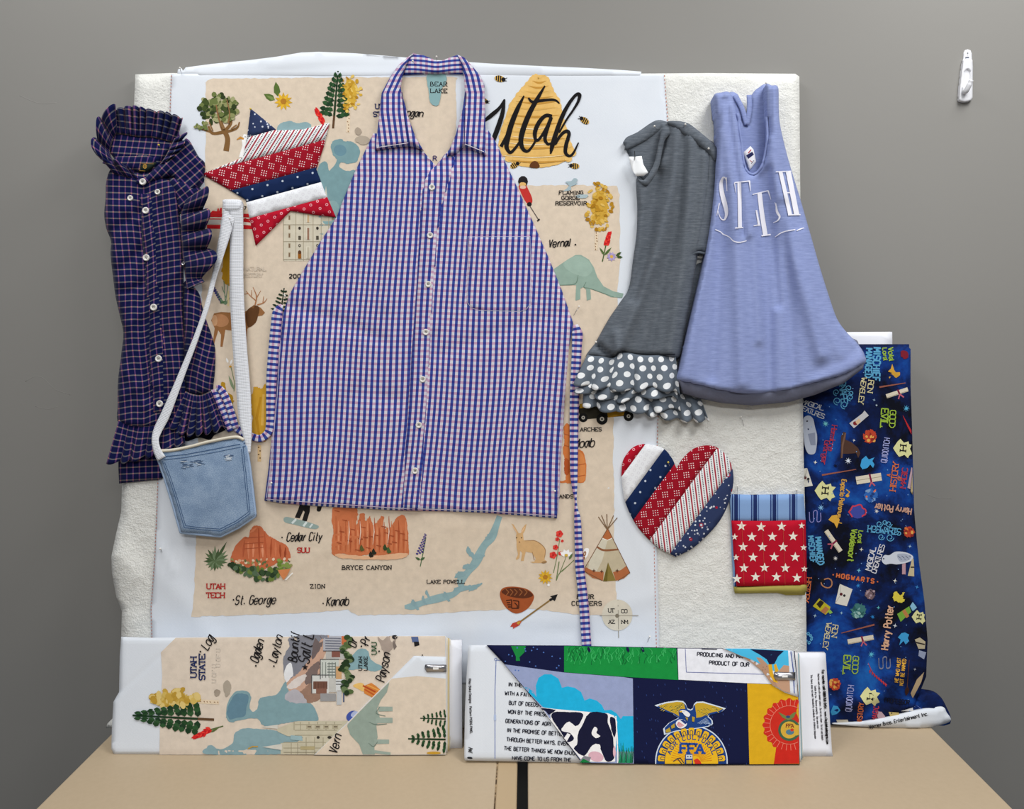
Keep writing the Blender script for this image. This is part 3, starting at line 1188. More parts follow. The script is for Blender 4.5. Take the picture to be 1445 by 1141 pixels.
for k, t in enumerate(('NATURAL', 'HISTORY')):
    P.text(t, 360 - 4 * k, 379 + 9 * k, 5, (206, 194, 178), 1, serif=.1)
done(P, 'printed_lettering', M_INK)
# elk
P = np_()
P.poly([(298, 452), (302, 442), (312, 440), (330, 441), (345, 440), (352, 436), (358, 430), (362, 431), (368, 434), (374, 441), (370, 445), (364, 446), (361, 454), (353, 460), (349, 464), (348, 488), (345, 488), (345, 466), (325, 466), (318, 465), (314, 489), (311, 489), (312, 472), (308, 466), (303, 482), (302, 488), (300, 486), (302, 470), (303, 463)], (150, 104, 64))
P.poly([(347, 441), (358, 431), (366, 434), (364, 446), (360, 456), (350, 461)], (92, 60, 34), smooth=True); P.ell(311, 452, 12, 9, 10, (184, 132, 92)); P.ell(303, 452, 4, 8, 0, (206, 160, 120))
for pts in ([(360, 430, 2), (362, 418, 1.6), (357, 405, .8)], [(361, 424, 1.6), (352, 416, 1.2), (347, 410, .7)], [(362, 420, 1.4), (368, 410, .7)], [(363, 430, 2), (372, 427, 1.4), (377, 421, .7)], [(371, 427, 1.2), (372, 418, .7)], [(355, 417, 1.2), (355, 409, .7)], [(350, 414, 1.2), (345, 415, .7)]):
    P.line(pts, 0, (168, 116, 78), smooth=True)
P.poly([(353, 434), (360, 430), (358, 435)], (120, 80, 46))
done(P, 'printed_elk')
P = np_()
P.rag([(318, 345), (326, 340), (328, 400), (316, 398), (313, 380)], (184, 138, 34), 1.2, 4)
for k in range(12):
    P.ell(302 + k * .9, 406 + k * 1.5 + (k % 2) * 3, 2, 1.6, 0, (66, 62, 120), 7)
P.line([(306, 412), (312, 426)], 1, (86, 116, 80)); P.line([(316, 396), (318, 430)], 1, (110, 138, 110)); P.line([(313, 404), (319, 420)], 1, (110, 138, 110)); P.line([(322, 400), (318, 428)], 1, (110, 138, 110))
P.leaf(318, 430, 14, 3, -130, (110, 138, 110)); P.leaf(318, 430, 12, 3, -60, (110, 138, 110)); P.leaf(310, 428, 10, 3, -20, (80, 110, 76))
P.line([(322, 410), (322, 432)], 2, (216, 200, 150)); P.leaf(322, 512, 8, 3, -110, (236, 236, 236)); P.leaf(325, 514, 8, 3, -70, (236, 236, 236)); P.ell(325, 517, 2, 1.5, 0, (200, 150, 50)); P.line([(326, 518), (331, 540), (330, 552)], 1, (110, 130, 90)); P.leaf(330, 550, 22, 4, -110, (130, 148, 116))
done(P, 'printed_lupine')
P = np_()
pine(P, 396, 442, 401, 406, 22, .1, ((30, 50, 34), (40, 60, 40), (36, 56, 36)), 6, seed=2); P.ell(401, 415, 1, 1, 0, (240, 240, 240), 6)
done(P, 'printed_fir')
P = np_()
P.rag([(312, 542), (318, 540), (320, 552), (326, 556), (330, 565), (328, 572), (333, 585), (328, 590), (322, 575), (316, 560)], (178, 136, 36), 1, 3); P.rag([(356, 552), (362, 545), (368, 548), (376, 546), (377, 618), (364, 618), (356, 612), (356, 590)], (198, 152, 50), 1.5, 4, 6)
P.line([(368, 560, 3), (362, 590, 4), (366, 615, 3)], 0, (180, 132, 34)); P.line([(372, 556, 3), (370, 600, 4)], 0, (214, 172, 84)); P.line([(366, 628), (366, 651)], 5, (210, 180, 136))
for k in range(4):
    P.ell(366 + (k % 2) * 2 - 1, 631 + k * 5, 1.2, 1, 0, (90, 62, 40), 6)
P.ell(350.5, 547, 1.3, 3, 10, (120, 104, 90))
done(P, 'printed_aspen')

# beehive
P = np_()
hive = [(755, 104, 764), (748, 110, 774), (742, 117, 777), (736, 124, 780), (729, 132, 784), (725, 139, 789), (719, 147, 791), (716, 158, 794), (712, 169, 796), (708, 180, 799), (705, 191, 803), (704, 202, 806), (707, 214, 812), (714, 222, 806)]
P.rag([(a, y) for a, y, b in hive] + [(722, 229), (740, 235), (757, 237), (775, 235), (795, 229)] + [(b, y) for a, y, b in hive[::-1]], (224, 182, 106), .6, 5, 9)
for i, (a, y, b) in enumerate(hive):
    if i % 1 == 0:
        P.ell(a + 4, y + 2, 5.5, 4.6, 0, (226, 186, 112)); P.ell(b - 4, y + 2, 5.5, 4.6, 0, (226, 186, 112))
        mid = (a + b) / 2
        P.line([(a + 3, y + 4, .6), (mid, y + 7, 3), (b - 3, y + 4, .6)], 0, (192, 142, 62) if i % 3 else (214, 170, 92), smooth=True)
for y, w in ((181, 24), (194, 30), (203, 40), (221, 44)):
    P.line([(752 - w, y - 2, .4), (752, y + 1, 1.3), (752 + w, y - 2, .3)], 0, (240, 222, 186), smooth=True)
P.poly([(748, 236), (749, 230), (754, 227), (759, 229), (761, 236)], (98, 58, 32), smooth=True)
done(P, 'printed_beehive')
P = np_(.0013)
K = (24, 22, 24)
for pts in ([(684, 170, 4), (694, 162, 6), (705, 152, 4.5), (712, 140, 2.2)], [(712, 140, 2.5), (709, 160, 6), (702, 182, 7), (696, 198, 6.5), (692, 210, 5)],
            [(739.5, 135, 2), (731, 152, 6), (722, 174, 7.5), (716, 196, 7.5), (715, 208, 6), (720, 215, 4.5), (727, 209, 4), (734, 199, 3.2)], [(707, 207, 5), (713, 195, 4), (719, 182, 3)],
            [(769, 121, 2), (759, 138, 5.5), (748, 158, 7), (739, 180, 7.5), (735, 198, 7), (738, 210, 5.5), (745, 213, 4), (752, 205, 3.4), (757, 196, 3)],
            [(745.5, 138, 2.5), (751, 143.5, 4), (762, 142, 4), (778, 140.5, 3.5), (785, 142, 3), (789.5, 146, 2)],
            [(779, 164, 5), (770, 163, 5), (761, 172, 6), (755, 186, 6), (756, 197, 4.5), (761, 196, 4), (769, 184, 4), (777, 168, 4)], [(778, 165, 5), (772, 182, 5.5), (769, 196, 5), (773, 203, 4), (778, 202, 3)],
            [(777, 217, 2), (779, 207, 6), (784, 190, 6.5), (793, 165, 6), (803, 146, 5), (813, 133.5, 4.2), (818, 134, 5), (816, 143, 4), (809, 155, 3.2), (800, 168, 3), (789, 187, 2.5)],
            [(783, 204, 4), (791, 191, 4.4), (799, 185, 5), (803, 189, 5), (799, 204, 5.5), (798, 215, 5), (803, 220, 4), (809, 216, 3.4), (816.5, 201, 1.8)]):
    P.line(pts, 0, K, smooth=True)
done(P, 'printed_state_name', M_INK, 'large black brush lettering over the beehive')
for x, y, a, s in ((705, 111, 12, 1), (825, 170, -146, .95), (726, 233, -28, .9), (811, 234, 186, .9), (683, 142, 20, .8)):
    P = np_(); bee(P, x, y, a, s); done(P, 'printed_bee')
# skier
P = np_()
P.poly([(732, 262), (740, 258), (746, 268), (751, 280), (750, 287), (744, 287), (738, 278)], (190, 52, 48), smooth=True); P.ell(738, 256, 7, 8, 0, (36, 32, 34)); P.ell(737.5, 260, 5, 3, 0, (222, 178, 110)); P.ell(738, 264, 4.5, 2.5, 0, (224, 190, 170)); P.ell(747, 288, 3.4, 3.2, 0, (34, 30, 32)); P.line([(748, 291), (760, 310)], 1.3, (92, 84, 80)); P.line([(758, 312), (761.5, 309)], 2.2, (40, 36, 36))
done(P, 'printed_skier')
P = np_()
P.rag([(798, 257), (806, 255), (811, 251), (815, 253), (813, 258), (816, 258), (811, 261), (806, 263), (805, 268), (798, 269), (794, 270), (803, 262)], (160, 180, 188), .5, 3); P.rag([(812, 277), (820, 274), (830, 275), (827, 279), (818, 279)], (168, 186, 192), .5, 3)
P.text('FLAMING', 806, 271.5, 5, INK, 1.1, serif=.13, sp=.42); P.text('GORGE', 805, 279, 5, INK, 1.1, serif=.13, sp=.42); P.text('RESERVOIR', 806, 286.5, 5, INK, 1.1, serif=.13, sp=.42)
P.text('Vernal', 790, 342.5, 10.5, INK, 1.5, sm=True, slant=.22, sp=.14, wd=.42, ang=-3); P.ell(812, 345, 1.3, 1.3, 0, INK)
done(P, 'printed_lettering', M_INK)
P = np_()
aspen(P, 846, 292, 20, 35, ((841, 353), (842, 326)), 70, ((200, 158, 60), (178, 132, 38), (214, 178, 92), (164, 116, 28)), 8, 4.5)
done(P, 'printed_aspen')
P = np_()
paintbrush(P, 855, 347, 861, 326, 13, 5); P.line([(855, 346), (852, 360), (850, 369)], 1.4, (72, 96, 50)); P.leaf(853, 360, 15, 3.5, -48, (80, 104, 56)); P.leaf(853, 360, 13, 3, -122, (80, 104, 56))
daisy(P, 863, 362, 7, (176, 160, 206), (214, 170, 80), 9, .55); P.leaf(869, 361, 10, 3.5, -35, (62, 84, 46)); P.leaf(870, 362, 9, 3.5, 5, (62, 84, 46))
done(P, 'printed_wildflowers')
P = np_()
G1 = (144, 168, 156)
P.poly([(770, 385), (782, 379), (798, 368), (812, 359.5), (820, 359.5), (831, 366), (838, 377), (843, 391), (852, 404), (866, 411), (880, 414), (878, 420), (862, 419), (850, 413), (838, 408), (833, 407), (834, 422), (828, 424), (827, 408), (823, 405), (819, 407), (819, 422), (812, 424), (813, 402), (796, 402), (782, 402)], G1, smooth=False)
P.poly([(795, 372), (812, 361), (828, 366), (836, 380), (826, 390), (806, 384)], (154, 178, 166), smooth=True); P.line([(816, 388, .6), (812, 400, 1.4), (796, 402, 1.0), (784, 402, .8)], 0, (108, 132, 118), smooth=True); P.line([(827, 398, .8), (824, 405, 1.3), (833, 407, 1), (850, 413, 1), (866, 419, .8)], 0, (108, 132, 118), smooth=True)
done(P, 'printed_dinosaur')

# truck, arches
P = np_()
P.poly([(814, 572), (886, 574), (890, 586), (820, 592)], (44, 42, 34)); P.poly([(856, 578), (882, 578), (880, 586), (858, 589)], (170, 130, 40)); P.poly([(818, 570), (832, 566), (834, 574), (818, 576)], (170, 130, 40))
for x, y, r in ((823, 589, 6.5), (849.5, 591, 8), (887, 587, 7)):
    P.ell(x, y, r, r, 0, (26, 26, 26), 16); P.ell(x, y, r * .4, r * .4, 0, (190, 186, 176), 10); P.ell(x, y, r * .2, r * .2, 0, (70, 66, 60), 8)
done(P, 'printed_jeep')
P = np_()
P.text('ARCHES', 834, 605.5, 5, INK, 1.1, serif=.13, sp=.42); P.text('Moab', 825, 624.5, 12, INK, 1.5, sm=True, slant=.25, sp=.15, wd=.46, ang=-3); P.text('CANYONLANDS', 781, 700, 5, INK, 1.15, serif=.13, sp=.42)
done(P, 'printed_lettering', M_INK)
P = np_()
P.rag([(796, 600), (803, 599), (805, 612), (803, 625), (806, 640), (812, 636), (818, 634), (824, 640), (827, 652), (827, 668), (825, 679), (815, 681), (792, 681), (790, 678), (798, 676), (798, 655), (795, 640), (796, 620)], (204, 118, 62), .7, 4, 4); P.rag([(816, 640), (823, 642), (826, 655), (826, 675), (816, 677)], (214, 136, 78), .5, 4)
for y in (612, 628, 648, 664):
    P.line([(796, y), (803, y + 2)], 1.2, (168, 84, 44)); P.line([(815, y + 8), (826, y + 6)], 1.2, (176, 94, 50)) if y > 630 else None
P.rag([(797, 648), (803, 650), (803, 668), (797, 668)], (176, 84, 40), .5, 3)
done(P, 'printed_sandstone_arch')
# rabbit
P = np_()
Rb = (206, 168, 120)
P.poly([(729, 752), (728, 748), (724, 742), (721.5, 738.5), (725, 740), (729, 747), (732, 752), (735, 752), (737, 745), (741, 740), (743, 739), (741, 748), (738, 753), (739, 762), (752, 762), (762, 766), (769, 774), (770, 782), (768, 789), (772, 792), (767, 794), (752, 794), (748, 792.5), (754, 792), (756, 788), (751, 780), (742, 778), (740, 786), (739, 791), (735, 791), (737, 780), (734, 777), (733, 787), (729, 790), (728, 788), (731, 782), (729, 772), (729, 764), (728, 758)], Rb)
P.line([(741, 763, .5), (756, 763, 1), (769, 774, 1), (768, 788, .6)], 0, (160, 122, 80), smooth=True); P.line([(751, 778, .5), (754, 790, 1)], 0, (150, 110, 70)); P.ell(729, 758.5, .9, .9, 0, INK, 6); P.ell(736, 758.5, .9, .9, 0, INK, 6); P.ell(733, 764.5, 1.2, .8, 0, (110, 70, 54), 6); P.line([(724, 743), (729, 751)], 1.2, (226, 186, 148)); P.line([(740.5, 743), (736, 751)], 1.2, (226, 186, 148)); P.ell(768, 793, 4, 1.6, -10, (150, 118, 80))
done(P, 'printed_rabbit')
P = np_()
for pts in ([(781, 808, 1), (786, 785, 1), (790, 760, .8)], [(785, 819, 1), (790, 808, 1.2), (804, 796, 1)], [(785, 818, 1.2), (789, 792, 1.4)], [(790, 808, 1), (799, 785, .8)], [(793, 806, 1), (810, 790, 1)]):
    P.line(pts, 0, (106, 124, 80), smooth=True)
for x, y, r in ((789.5, 753, 5), (786.5, 760.5, 3), (793.5, 763, 2), (784, 772, 3.8), (780.5, 783, 5), (790.5, 780.5, 2.8)):
    for k in range(5):
        P.ell(x + r * .55 * math.cos(k * 1.257), y + r * .55 * math.sin(k * 1.257), r * .55, r * .5, 0, ((206, 52, 48), (222, 74, 62))[k % 2], 8)
    P.ell(x, y, r * .25, r * .25, 0, (150, 40, 40), 6)
for a in (-150, -110, -70, -30):
    P.leaf(799, 784, 10, 5.5, a, (240, 240, 242))
P.ell(799, 783, 2.6, 2, 0, (206, 170, 70)); P.leaf(803, 789, 10, 3.5, -60, (90, 112, 68)); daisy(P, 769.5, 814, 10.5); P.ell(774, 825, 1.8, 1.8, 0, (240, 240, 240))
P.poly([(824, 775), (831, 774), (829, 784), (823, 789)], (240, 240, 240), smooth=True); P.ell(825, 781, 2.2, 3.8, 15, (150, 96, 62)); P.ell(825, 781, 1, 2, 15, (220, 200, 180)); P.ell(824, 787, 1.6, 2.2, 10, (150, 96, 62))
done(P, 'printed_wildflowers')
# bowl and arrow
P = np_()
P.poly([(705.5, 840), (707, 832), (714, 828), (728, 827.5), (744, 831), (753, 839), (752, 848), (745, 858), (735, 864), (726, 865), (716, 859), (709, 850)], (160, 82, 44), smooth=True); P.poly([(708, 834), (716, 829.5), (730, 829), (745, 833), (752, 840), (740, 844), (722, 842), (711, 838)], (92, 48, 30), smooth=True)
for x in (714, 720, 726, 733, 740):
    P.line([(x, 831), (x + 4, 835), (x, 840)], 1.2, (150, 92, 54))
for l in ([(714, 847), (722, 846), (722, 858), (732, 858), (732, 848), (724, 847)], [(715, 850), (720, 850)], [(716, 853), (721, 853)], [(717, 856), (721, 856)], [(726, 850), (730, 854), (730, 858)]):
    P.line(l, 1.5, (58, 30, 20))
done(P, 'printed_bowl')
P = np_()
P.line([(731, 879), (777, 846)], 2.2, (140, 112, 66)); P.poly([(787, 838), (783, 848), (780, 846), (777, 848), (775, 845), (779, 843), (776, 841)], (30, 30, 32)); P.line([(778, 845), (776, 847)], 3.4, (30, 30, 32)); P.poly([(736, 877), (733, 882), (727, 885), (724, 887), (724, 884), (720, 884), (723, 879), (729, 877), (733, 875)], (186, 66, 54)); P.poly([(735, 877), (732, 881), (728, 879), (732, 876)], (200, 150, 60))
done(P, 'printed_arrow')
P = np_()
P.text('FOUR', 826, 841.5, 5.6, INK, 1.3, serif=.13, sp=.5); P.text('CORNERS', 828, 851, 5.6, INK, 1.3, serif=.13, sp=.5)
done(P, 'printed_lettering', M_INK)
P = np_()
P.ell(871, 867.5, 21.5, 22, 0, (212, 206, 190), 36); P.line([(846, 868.5), (901, 868.5)], .9, (150, 144, 130)); P.line([(872, 846), (873, 900)], .9, (150, 144, 130)); P.ell(871, 868.5, 3, 3, 0, (128, 120, 104), 12)
for t, x, y in (('UT', 862.5, 861), ('CO', 881, 862), ('AZ', 863, 877), ('NM', 881.5, 877)):
    P.text(t, x, y, 5, INK, 1.2, serif=.13, sp=.25)
done(P, 'printed_compass')
P = np_()
P.poly([(857, 746), (849, 759), (841, 774), (832, 790), (823, 805), (835, 815), (850, 819), (872, 819), (882, 815), (889, 808), (883, 797), (872, 774), (863, 757), (858, 746)], (190, 178, 152)); P.poly([(857, 746), (851, 756), (849, 759), (857, 762), (864, 758), (860, 750)], (176, 104, 62)); P.poly([(841, 774), (849, 759), (857, 763), (850, 790), (842, 806), (830, 802), (832, 790)], (206, 200, 182)); P.poly([(823, 805), (827, 800), (838, 806), (852, 807), (851, 819), (836, 815)], (172, 104, 66)); P.poly([(869, 819), (865, 807), (876, 804), (884, 798), (889, 808), (880, 816)], (172, 104, 66)); P.poly([(851, 820), (858, 793), (869, 819)], (132, 116, 60)); P.poly([(851, 820), (858, 793), (857, 820)], (104, 92, 40)); P.line([(842, 771, 2.4), (852, 776, 3), (872, 775, 2.4)], 0, (140, 92, 62), smooth=True); P.line([(850, 759), (857, 762), (864, 759)], 1, (236, 230, 220))
for x, y in ((838, 805), (849, 806), (871, 805)):
    P.star(x, y, 3, (92, 56, 40), 4, .4)
for a in (-125, -112, -92, -66, -50):
    P.line([(857, 747), (857 + 22 * math.cos(math.radians(a)), 747 + 22 * math.sin(math.radians(a)))], 1.2, (122, 96, 70))
for a, b in (((857, 746), (823, 805)), ((858, 746), (889, 808)), ((823, 805), (850, 819)), ((872, 819), (889, 808))):
    P.line([a, b], .9, (120, 84, 60))
done(P, 'printed_teepee')
# lower left
P = np_()
rk = [(388, 713), (400, 716), (408, 724), (408, 742), (396, 748), (376, 750)]
P.rag([(326, 795), (330, 774), (340, 762), (345, 757), (351, 757), (354, 746), (360, 741.5), (368, 743), (374, 750), (380, 756), (388, 760), (394, 764), (403, 768), (408, 776), (409, 791), (395, 792), (380, 800), (360, 806), (345, 800)], (196, 108, 72), .6, 4, 2)
for x0, y0, x1, y1, c in ((352, 752, 362, 744, (214, 130, 92)), (365, 745, 366, 788, (170, 82, 52)), (373, 751, 376, 788, (184, 92, 60)), (358, 766, 357, 786, (222, 142, 106)), (345, 762, 343, 786, (176, 90, 60)), (383, 760, 382, 786, (170, 84, 52)), (395, 768, 396, 786, (160, 76, 46)), (403, 772, 402, 788, (150, 70, 44)), (370, 768, 371, 786, (224, 150, 116)), (389, 764, 389, 785, (208, 122, 84)), (350, 764, 351, 788, (214, 132, 96))):
    P.line([(x0, y0, 1), ((x0 + x1) / 2, (y0 + y1) / 2, 3.4), (x1, y1, 1)], 0, c)
for y in (757, 765, 772):
    P.line([(345, y + 2), (372, y)], 1, (164, 82, 54))
r = random.Random(9)
for k in range(46):
    P.ell(r.uniform(326, 412), r.uniform(788, 800), r.uniform(1.5, 3.2), r.uniform(1.2, 2.4), r.uniform(0, 180), r.choice([(214, 170, 138), (200, 110, 70), (150, 150, 96), (228, 206, 180), (96, 110, 70)]), 7)
for k in range(56):
    t = r.random()
    x = 324 + 70 * t
    P.ell(x, 796 + 22 * math.sin(min(t * 2.2, 1.57)) * r.uniform(.3, 1), r.uniform(3, 6), r.uniform(2.5, 4.6), r.uniform(0, 180), r.choice([(56, 78, 50), (86, 108, 82), (44, 62, 40), (104, 124, 60)]), 8)
for k in range(12):
    P.ell(r.uniform(392, 408), r.uniform(790, 804), 3.2, 2.6, 0, r.choice([(104, 130, 52), (130, 150, 76)]), 7)
P.poly([(392, 804), (410, 802), (405, 812), (400, 818), (396, 812)], (208, 132, 84)); P.line([(403, 818), (413, 808)], 1.6, (240, 240, 238))
done(P, 'printed_red_mountain')
P = np_()
for a, l in ((-178, 20), (-160, 18), (-140, 22), (-122, 24), (-104, 20), (-92, 26), (-75, 22), (-60, 38), (-44, 26), (-28, 24), (-12, 22), (5, 20), (160, 17), (140, 16), (118, 17), (95, 16), (72, 14), (50, 16), (28, 16)):
    P.leaf(304, 792, l * .86, 4.2, a, r.choice([(92, 112, 78), (112, 132, 100), (74, 94, 62)]))
done(P, 'printed_agave')
P = np_()
for t, x, y in (('UTAH', 304.5, 827), ('TECH', 304, 839.5)):
    P.text(t, x, y, 7, (176, 44, 40), 1.7, serif=.13, sp=.3, wd=.64)
P.text('SUU', 428, 776, 6.5, (176, 44, 40), 1.6, serif=.13, sp=.3)
P.text('ZION', 448, 827, 5.4, INK, 1.25, serif=.13, sp=.5); P.text('BRYCE CANYON', 517.5, 800.5, 5.6, INK, 1.25, serif=.13, sp=.46); P.text('LAKE POWELL', 629, 820.5, 4.8, INK, 1.1, serif=.13, sp=.42)
P.text('Cedar City', 430, 757, 11.5, INK, 1.45, sm=True, slant=.22, sp=.13, wd=.36, ang=-1); P.ell(398, 758, 1.1, 1.1, 0, INK); P.text('St. George', 361, 846, 12, INK, 1.45, sm=True, slant=.25, sp=.14, wd=.4, ang=-1); P.ell(329.5, 846, 1.2, 1.2, 0, INK); P.text('Kanab', 477, 848, 12, INK, 1.45, sm=True, slant=.22, sp=.14, wd=.4, ang=-2); P.ell(456, 851, 1.1, 1.1, 0, INK)
done(P, 'printed_lettering', M_INK)
P = np_()
P.poly([(424, 708), (438, 708), (437, 722), (433, 735), (426, 735), (430, 722), (428, 720), (423, 731), (416, 730), (421, 718)], (34, 32, 32)); P.poly([(449, 711), (454, 713), (452, 721), (447, 720)], (34, 32, 32), smooth=True); P.poly([(400, 732), (404, 729), (414, 731), (430, 735), (446, 740), (450, 743), (446, 746), (436, 745), (416, 740), (403, 737)], (148, 168, 164), smooth=True); P.line([(412, 738), (418, 732)], 3, (214, 224, 224)); P.line([(428, 742), (433, 736)], 3, (214, 224, 224)); P.line([(437, 744), (441, 739)], 2.4, (214, 224, 224))
done(P, 'printed_snowboarder')
P = np_()
P.rag([(472, 715), (503, 716), (503, 740), (508, 726), (514, 724), (516, 735), (522, 728), (526, 740), (533, 735), (538, 728), (542, 730), (541, 745), (552, 742), (558, 732), (568, 726), (574, 735), (576, 760), (576, 782), (560, 780), (540, 785), (520, 782), (500, 786), (486, 781), (472, 784), (468, 775), (470, 750), (468, 730)], (200, 116, 76), .8, 4, 5)
for k in range(30):
    x = 474 + k * 3.4
    P.line([(x, 728 + (k * 7) % 22, .6), (x + .5, 755, 2.4), (x, 779, .6)], 0, ((184, 96, 60), (214, 138, 98), (172, 84, 52), (206, 124, 84))[k % 4])
for k in range(22):
    x, y = 472 + (k * 37) % 100, 720 + (k * 23) % 56
    if 500 < x and y < 740: y += 25
    P.line([(x, y, .8), (x + 7, y + 1.5, 1.6)], 0, (160, 78, 48))
for x in (492, 508, 527, 548):
    P.line([(x, 735, .4), (x + 1, 750, 1.2), (x - 1, 768, .4)], 0, (238, 214, 196))
P.rag([(475, 781), (520, 784), (573, 780), (565, 788), (520, 789), (480, 787)], (222, 176, 140), .6, 4)
for x, y, c in ((510, 775, (92, 92, 50)), (527, 780, (40, 44, 34)), (543, 774, (52, 72, 42)), (548, 778, (72, 96, 54)), (523, 784, (40, 36, 30))):
    P.leaf(x, y + 3, 10, 5, -90, c); P.ell(x + 1, y, 3.4, 2.4, 0, c, 7)
done(P, 'printed_canyon_spires')
P = np_()
P.line([(593, 799), (597, 780), (601, 758)], 1.2, (84, 112, 78)); P.leaf(593, 790, 8, 3.5, -150, (70, 98, 62)); P.leaf(593, 790, 8, 3.5, -30, (70, 98, 62))
for k in range(22):
    t = k / 22
    P.ell(592 + 9 * t + (k % 3 - 1) * (3.4 - 2.6 * t), 781 - 29 * t, 2 - t, 1.5 - .6 * t, 20, ((74, 66, 130), (96, 86, 150), (60, 54, 112))[k % 3], 7)
done(P, 'printed_lupine')
P = np_()
pts = [(571, 856, 5), (582, 855, 10), (597, 850, 8), (610, 846, 11), (626, 842, 11), (640, 838, 8), (650, 829, 7), (651, 818, 12), (661, 806, 9), (670, 795, 12), (676, 784, 13), (683, 770, 10), (694, 757, 12), (700, 742, 9), (705, 728, 8)]
P.line(pts, 0, (142, 172, 176), smooth=True)
for a, l, w in (((597, 843), (602, 853), 7), ((602, 835), (608, 846), 6), ((582, 849), (592, 860), 8), ((627, 838), (636, 848), 8), ((643, 832), (676, 826), 7), ((664, 832), (681, 822), 6), ((644, 812), (660, 808), 8), ((660, 775), (672, 790), 9), ((670, 785), (684, 784), 7), ((655, 800), (672, 798), 7), ((686, 760), (698, 752), 8)):
    P.rag([(a[0], a[1] - w / 2), ((a[0] + l[0]) / 2, (a[1] + l[1]) / 2 - w / 2), l, ((a[0] + l[0]) / 2, (a[1] + l[1]) / 2 + w / 2), (a[0] - 2, a[1] + w / 3)], (136, 166, 172), .8, 4, int(w))
done(P, 'printed_reservoir')
# ------------------------------------------------------------------ pieces pinned to the board
def base_at(x, y, d=0.0):
    return tuple(BOARD.at([(x, y)], np.array([d]))[0])


def const(v):
    return lambda q: np.full(len(q), v)


def button(x, y, H, fr, parent, r=.0055, mat=None, tilt=0.0):
    c = fr.at([(x, y)], H(np.array([[x, y]], float)))[0]
    n = fr.n
    V, F = lathe([(0.0, -.001), (r, -.001), (r, .0012), (r * .9, .0021), (r * .72, .0023), (r * .6, .0015), (0.0, .0014)], c, n, 20)
    b = mk('button', V, F, mat or M_BUTTON, parent)
    for k in range(4):
        a = k * math.pi / 2 + .6
        cc = c + n * .0015 + np.array([math.cos(a), 0, math.sin(a)]) * r * .25
        V, F = lathe([(0.0, 0), (r * .13, 0), (r * .13, .0003), (0, .0004)], cc, n, 8)
        mk('thread_hole', V, F, M_BLACK, b)
    return b


def clip(poly, a, b, c, keep_less):
    """keep the part of poly with a*x + b*y < c (or >)"""
    out = []
    f = lambda p: (a * p[0] + b * p[1] - c) * (1 if keep_less else -1)
    m = len(poly)
    for i in range(m):
        p, q = np.asarray(poly[i], float), np.asarray(poly[(i + 1) % m], float)
        fp, fq = f(p), f(q)
        if fp <= 0: out.append(p)
        if (fp < 0) != (fq < 0) and abs(fp - fq) > 1e-9:
            out.append(p + (q - p) * fp / (fp - fq))
    res = []
    for p in out:
        if not res or np.linalg.norm(p - res[-1]) > .05: res.append(p)
    if np.linalg.norm(res[0] - res[-1]) < .05: res.pop()
    return np.array(res)


def patchwork(name, label, poly, slope, cuts, mats, lift, snames):
    cx, by = np.mean([p[0] for p in poly]), max(p[1] for p in poly)
    t = thing(name, label, 'patchwork', base_at(cx, by, .003))
    lim = [-1e9] + cuts + [1e9]
    for i, mt in enumerate(mats):
        p = np.asarray(poly, float)
        if i < len(mats) - 1: p = clip(p, slope, 1, lim[i + 1], True)
        if i > 0: p = clip(p, slope, 1, lim[i], False)
        cloth('strip', p, BOARD, lambda q: lift + .0004 * np.sin(q[:, 0] * .06 + q[:, 1] * .04), mt, t, step=7, rim=.003, rad=1.3, emin=.8, smooth=False, label=snames[i])
    return t


star = [(353.6, 153), (372, 168), (391, 184), (428, 182.5), (464.5, 173), (457, 205), (446, 238), (458, 270), (473.7, 306), (440, 302), (409.7, 297), (386, 321), (360.6, 346), (353, 312), (346.6, 281.5), (316, 263), (285, 245.5), (313, 234), (343, 222), (349, 190)]
patchwork('star_patch', 'star-shaped patchwork of red, white and navy cotton strips', star, .272, [288.7, 321.7, 357.3, 380, 403.5],
          [M_F_FLORAL, M_F_STRIPE_S, M_F_CLUS_S, M_F_NAVY, M_F_WHITE, M_F_RED], .0062,
          ['navy floral strip', 'red and white striped strip with dotted lines', 'red strip with dot clusters', 'navy strip with tiny sprigs', 'white tonal strip', 'red strip with small rings'])
heart = catmull([(877, 671), (879.4, 650), (890, 634), (903, 627), (919, 627), (937, 633), (948, 646), (954, 659)], False, 4).tolist() + catmull([(955, 661), (963.6, 647), (979, 633), (998, 628), (1013.5, 632), (1027, 645), (1034, 663), (1034.6, 684), (1028, 710), (1016, 734), (998, 755), (977, 773.5), (954, 785.4)], False, 4).tolist() + catmull([(953, 785), (927, 771), (903, 747), (890, 726), (881, 702.5), (877.2, 676)], False, 4).tolist()
patchwork('heart_patch', 'heart-shaped patchwork of diagonal red, white and navy cotton strips', heart, 1.36, [1865, 1908, 1949, 2008.5, 2067],
          [M_F_RED, M_F_WHITE, M_F_NAVY, M_F_CLUS_H, M_F_STRIPE_H, M_F_FLORAL], .0075,
          ['red strip with small rings', 'white tonal strip', 'navy strip with tiny sprigs', 'red strip with dot clusters', 'red and white striped strip with dotted lines', 'navy floral strip'])

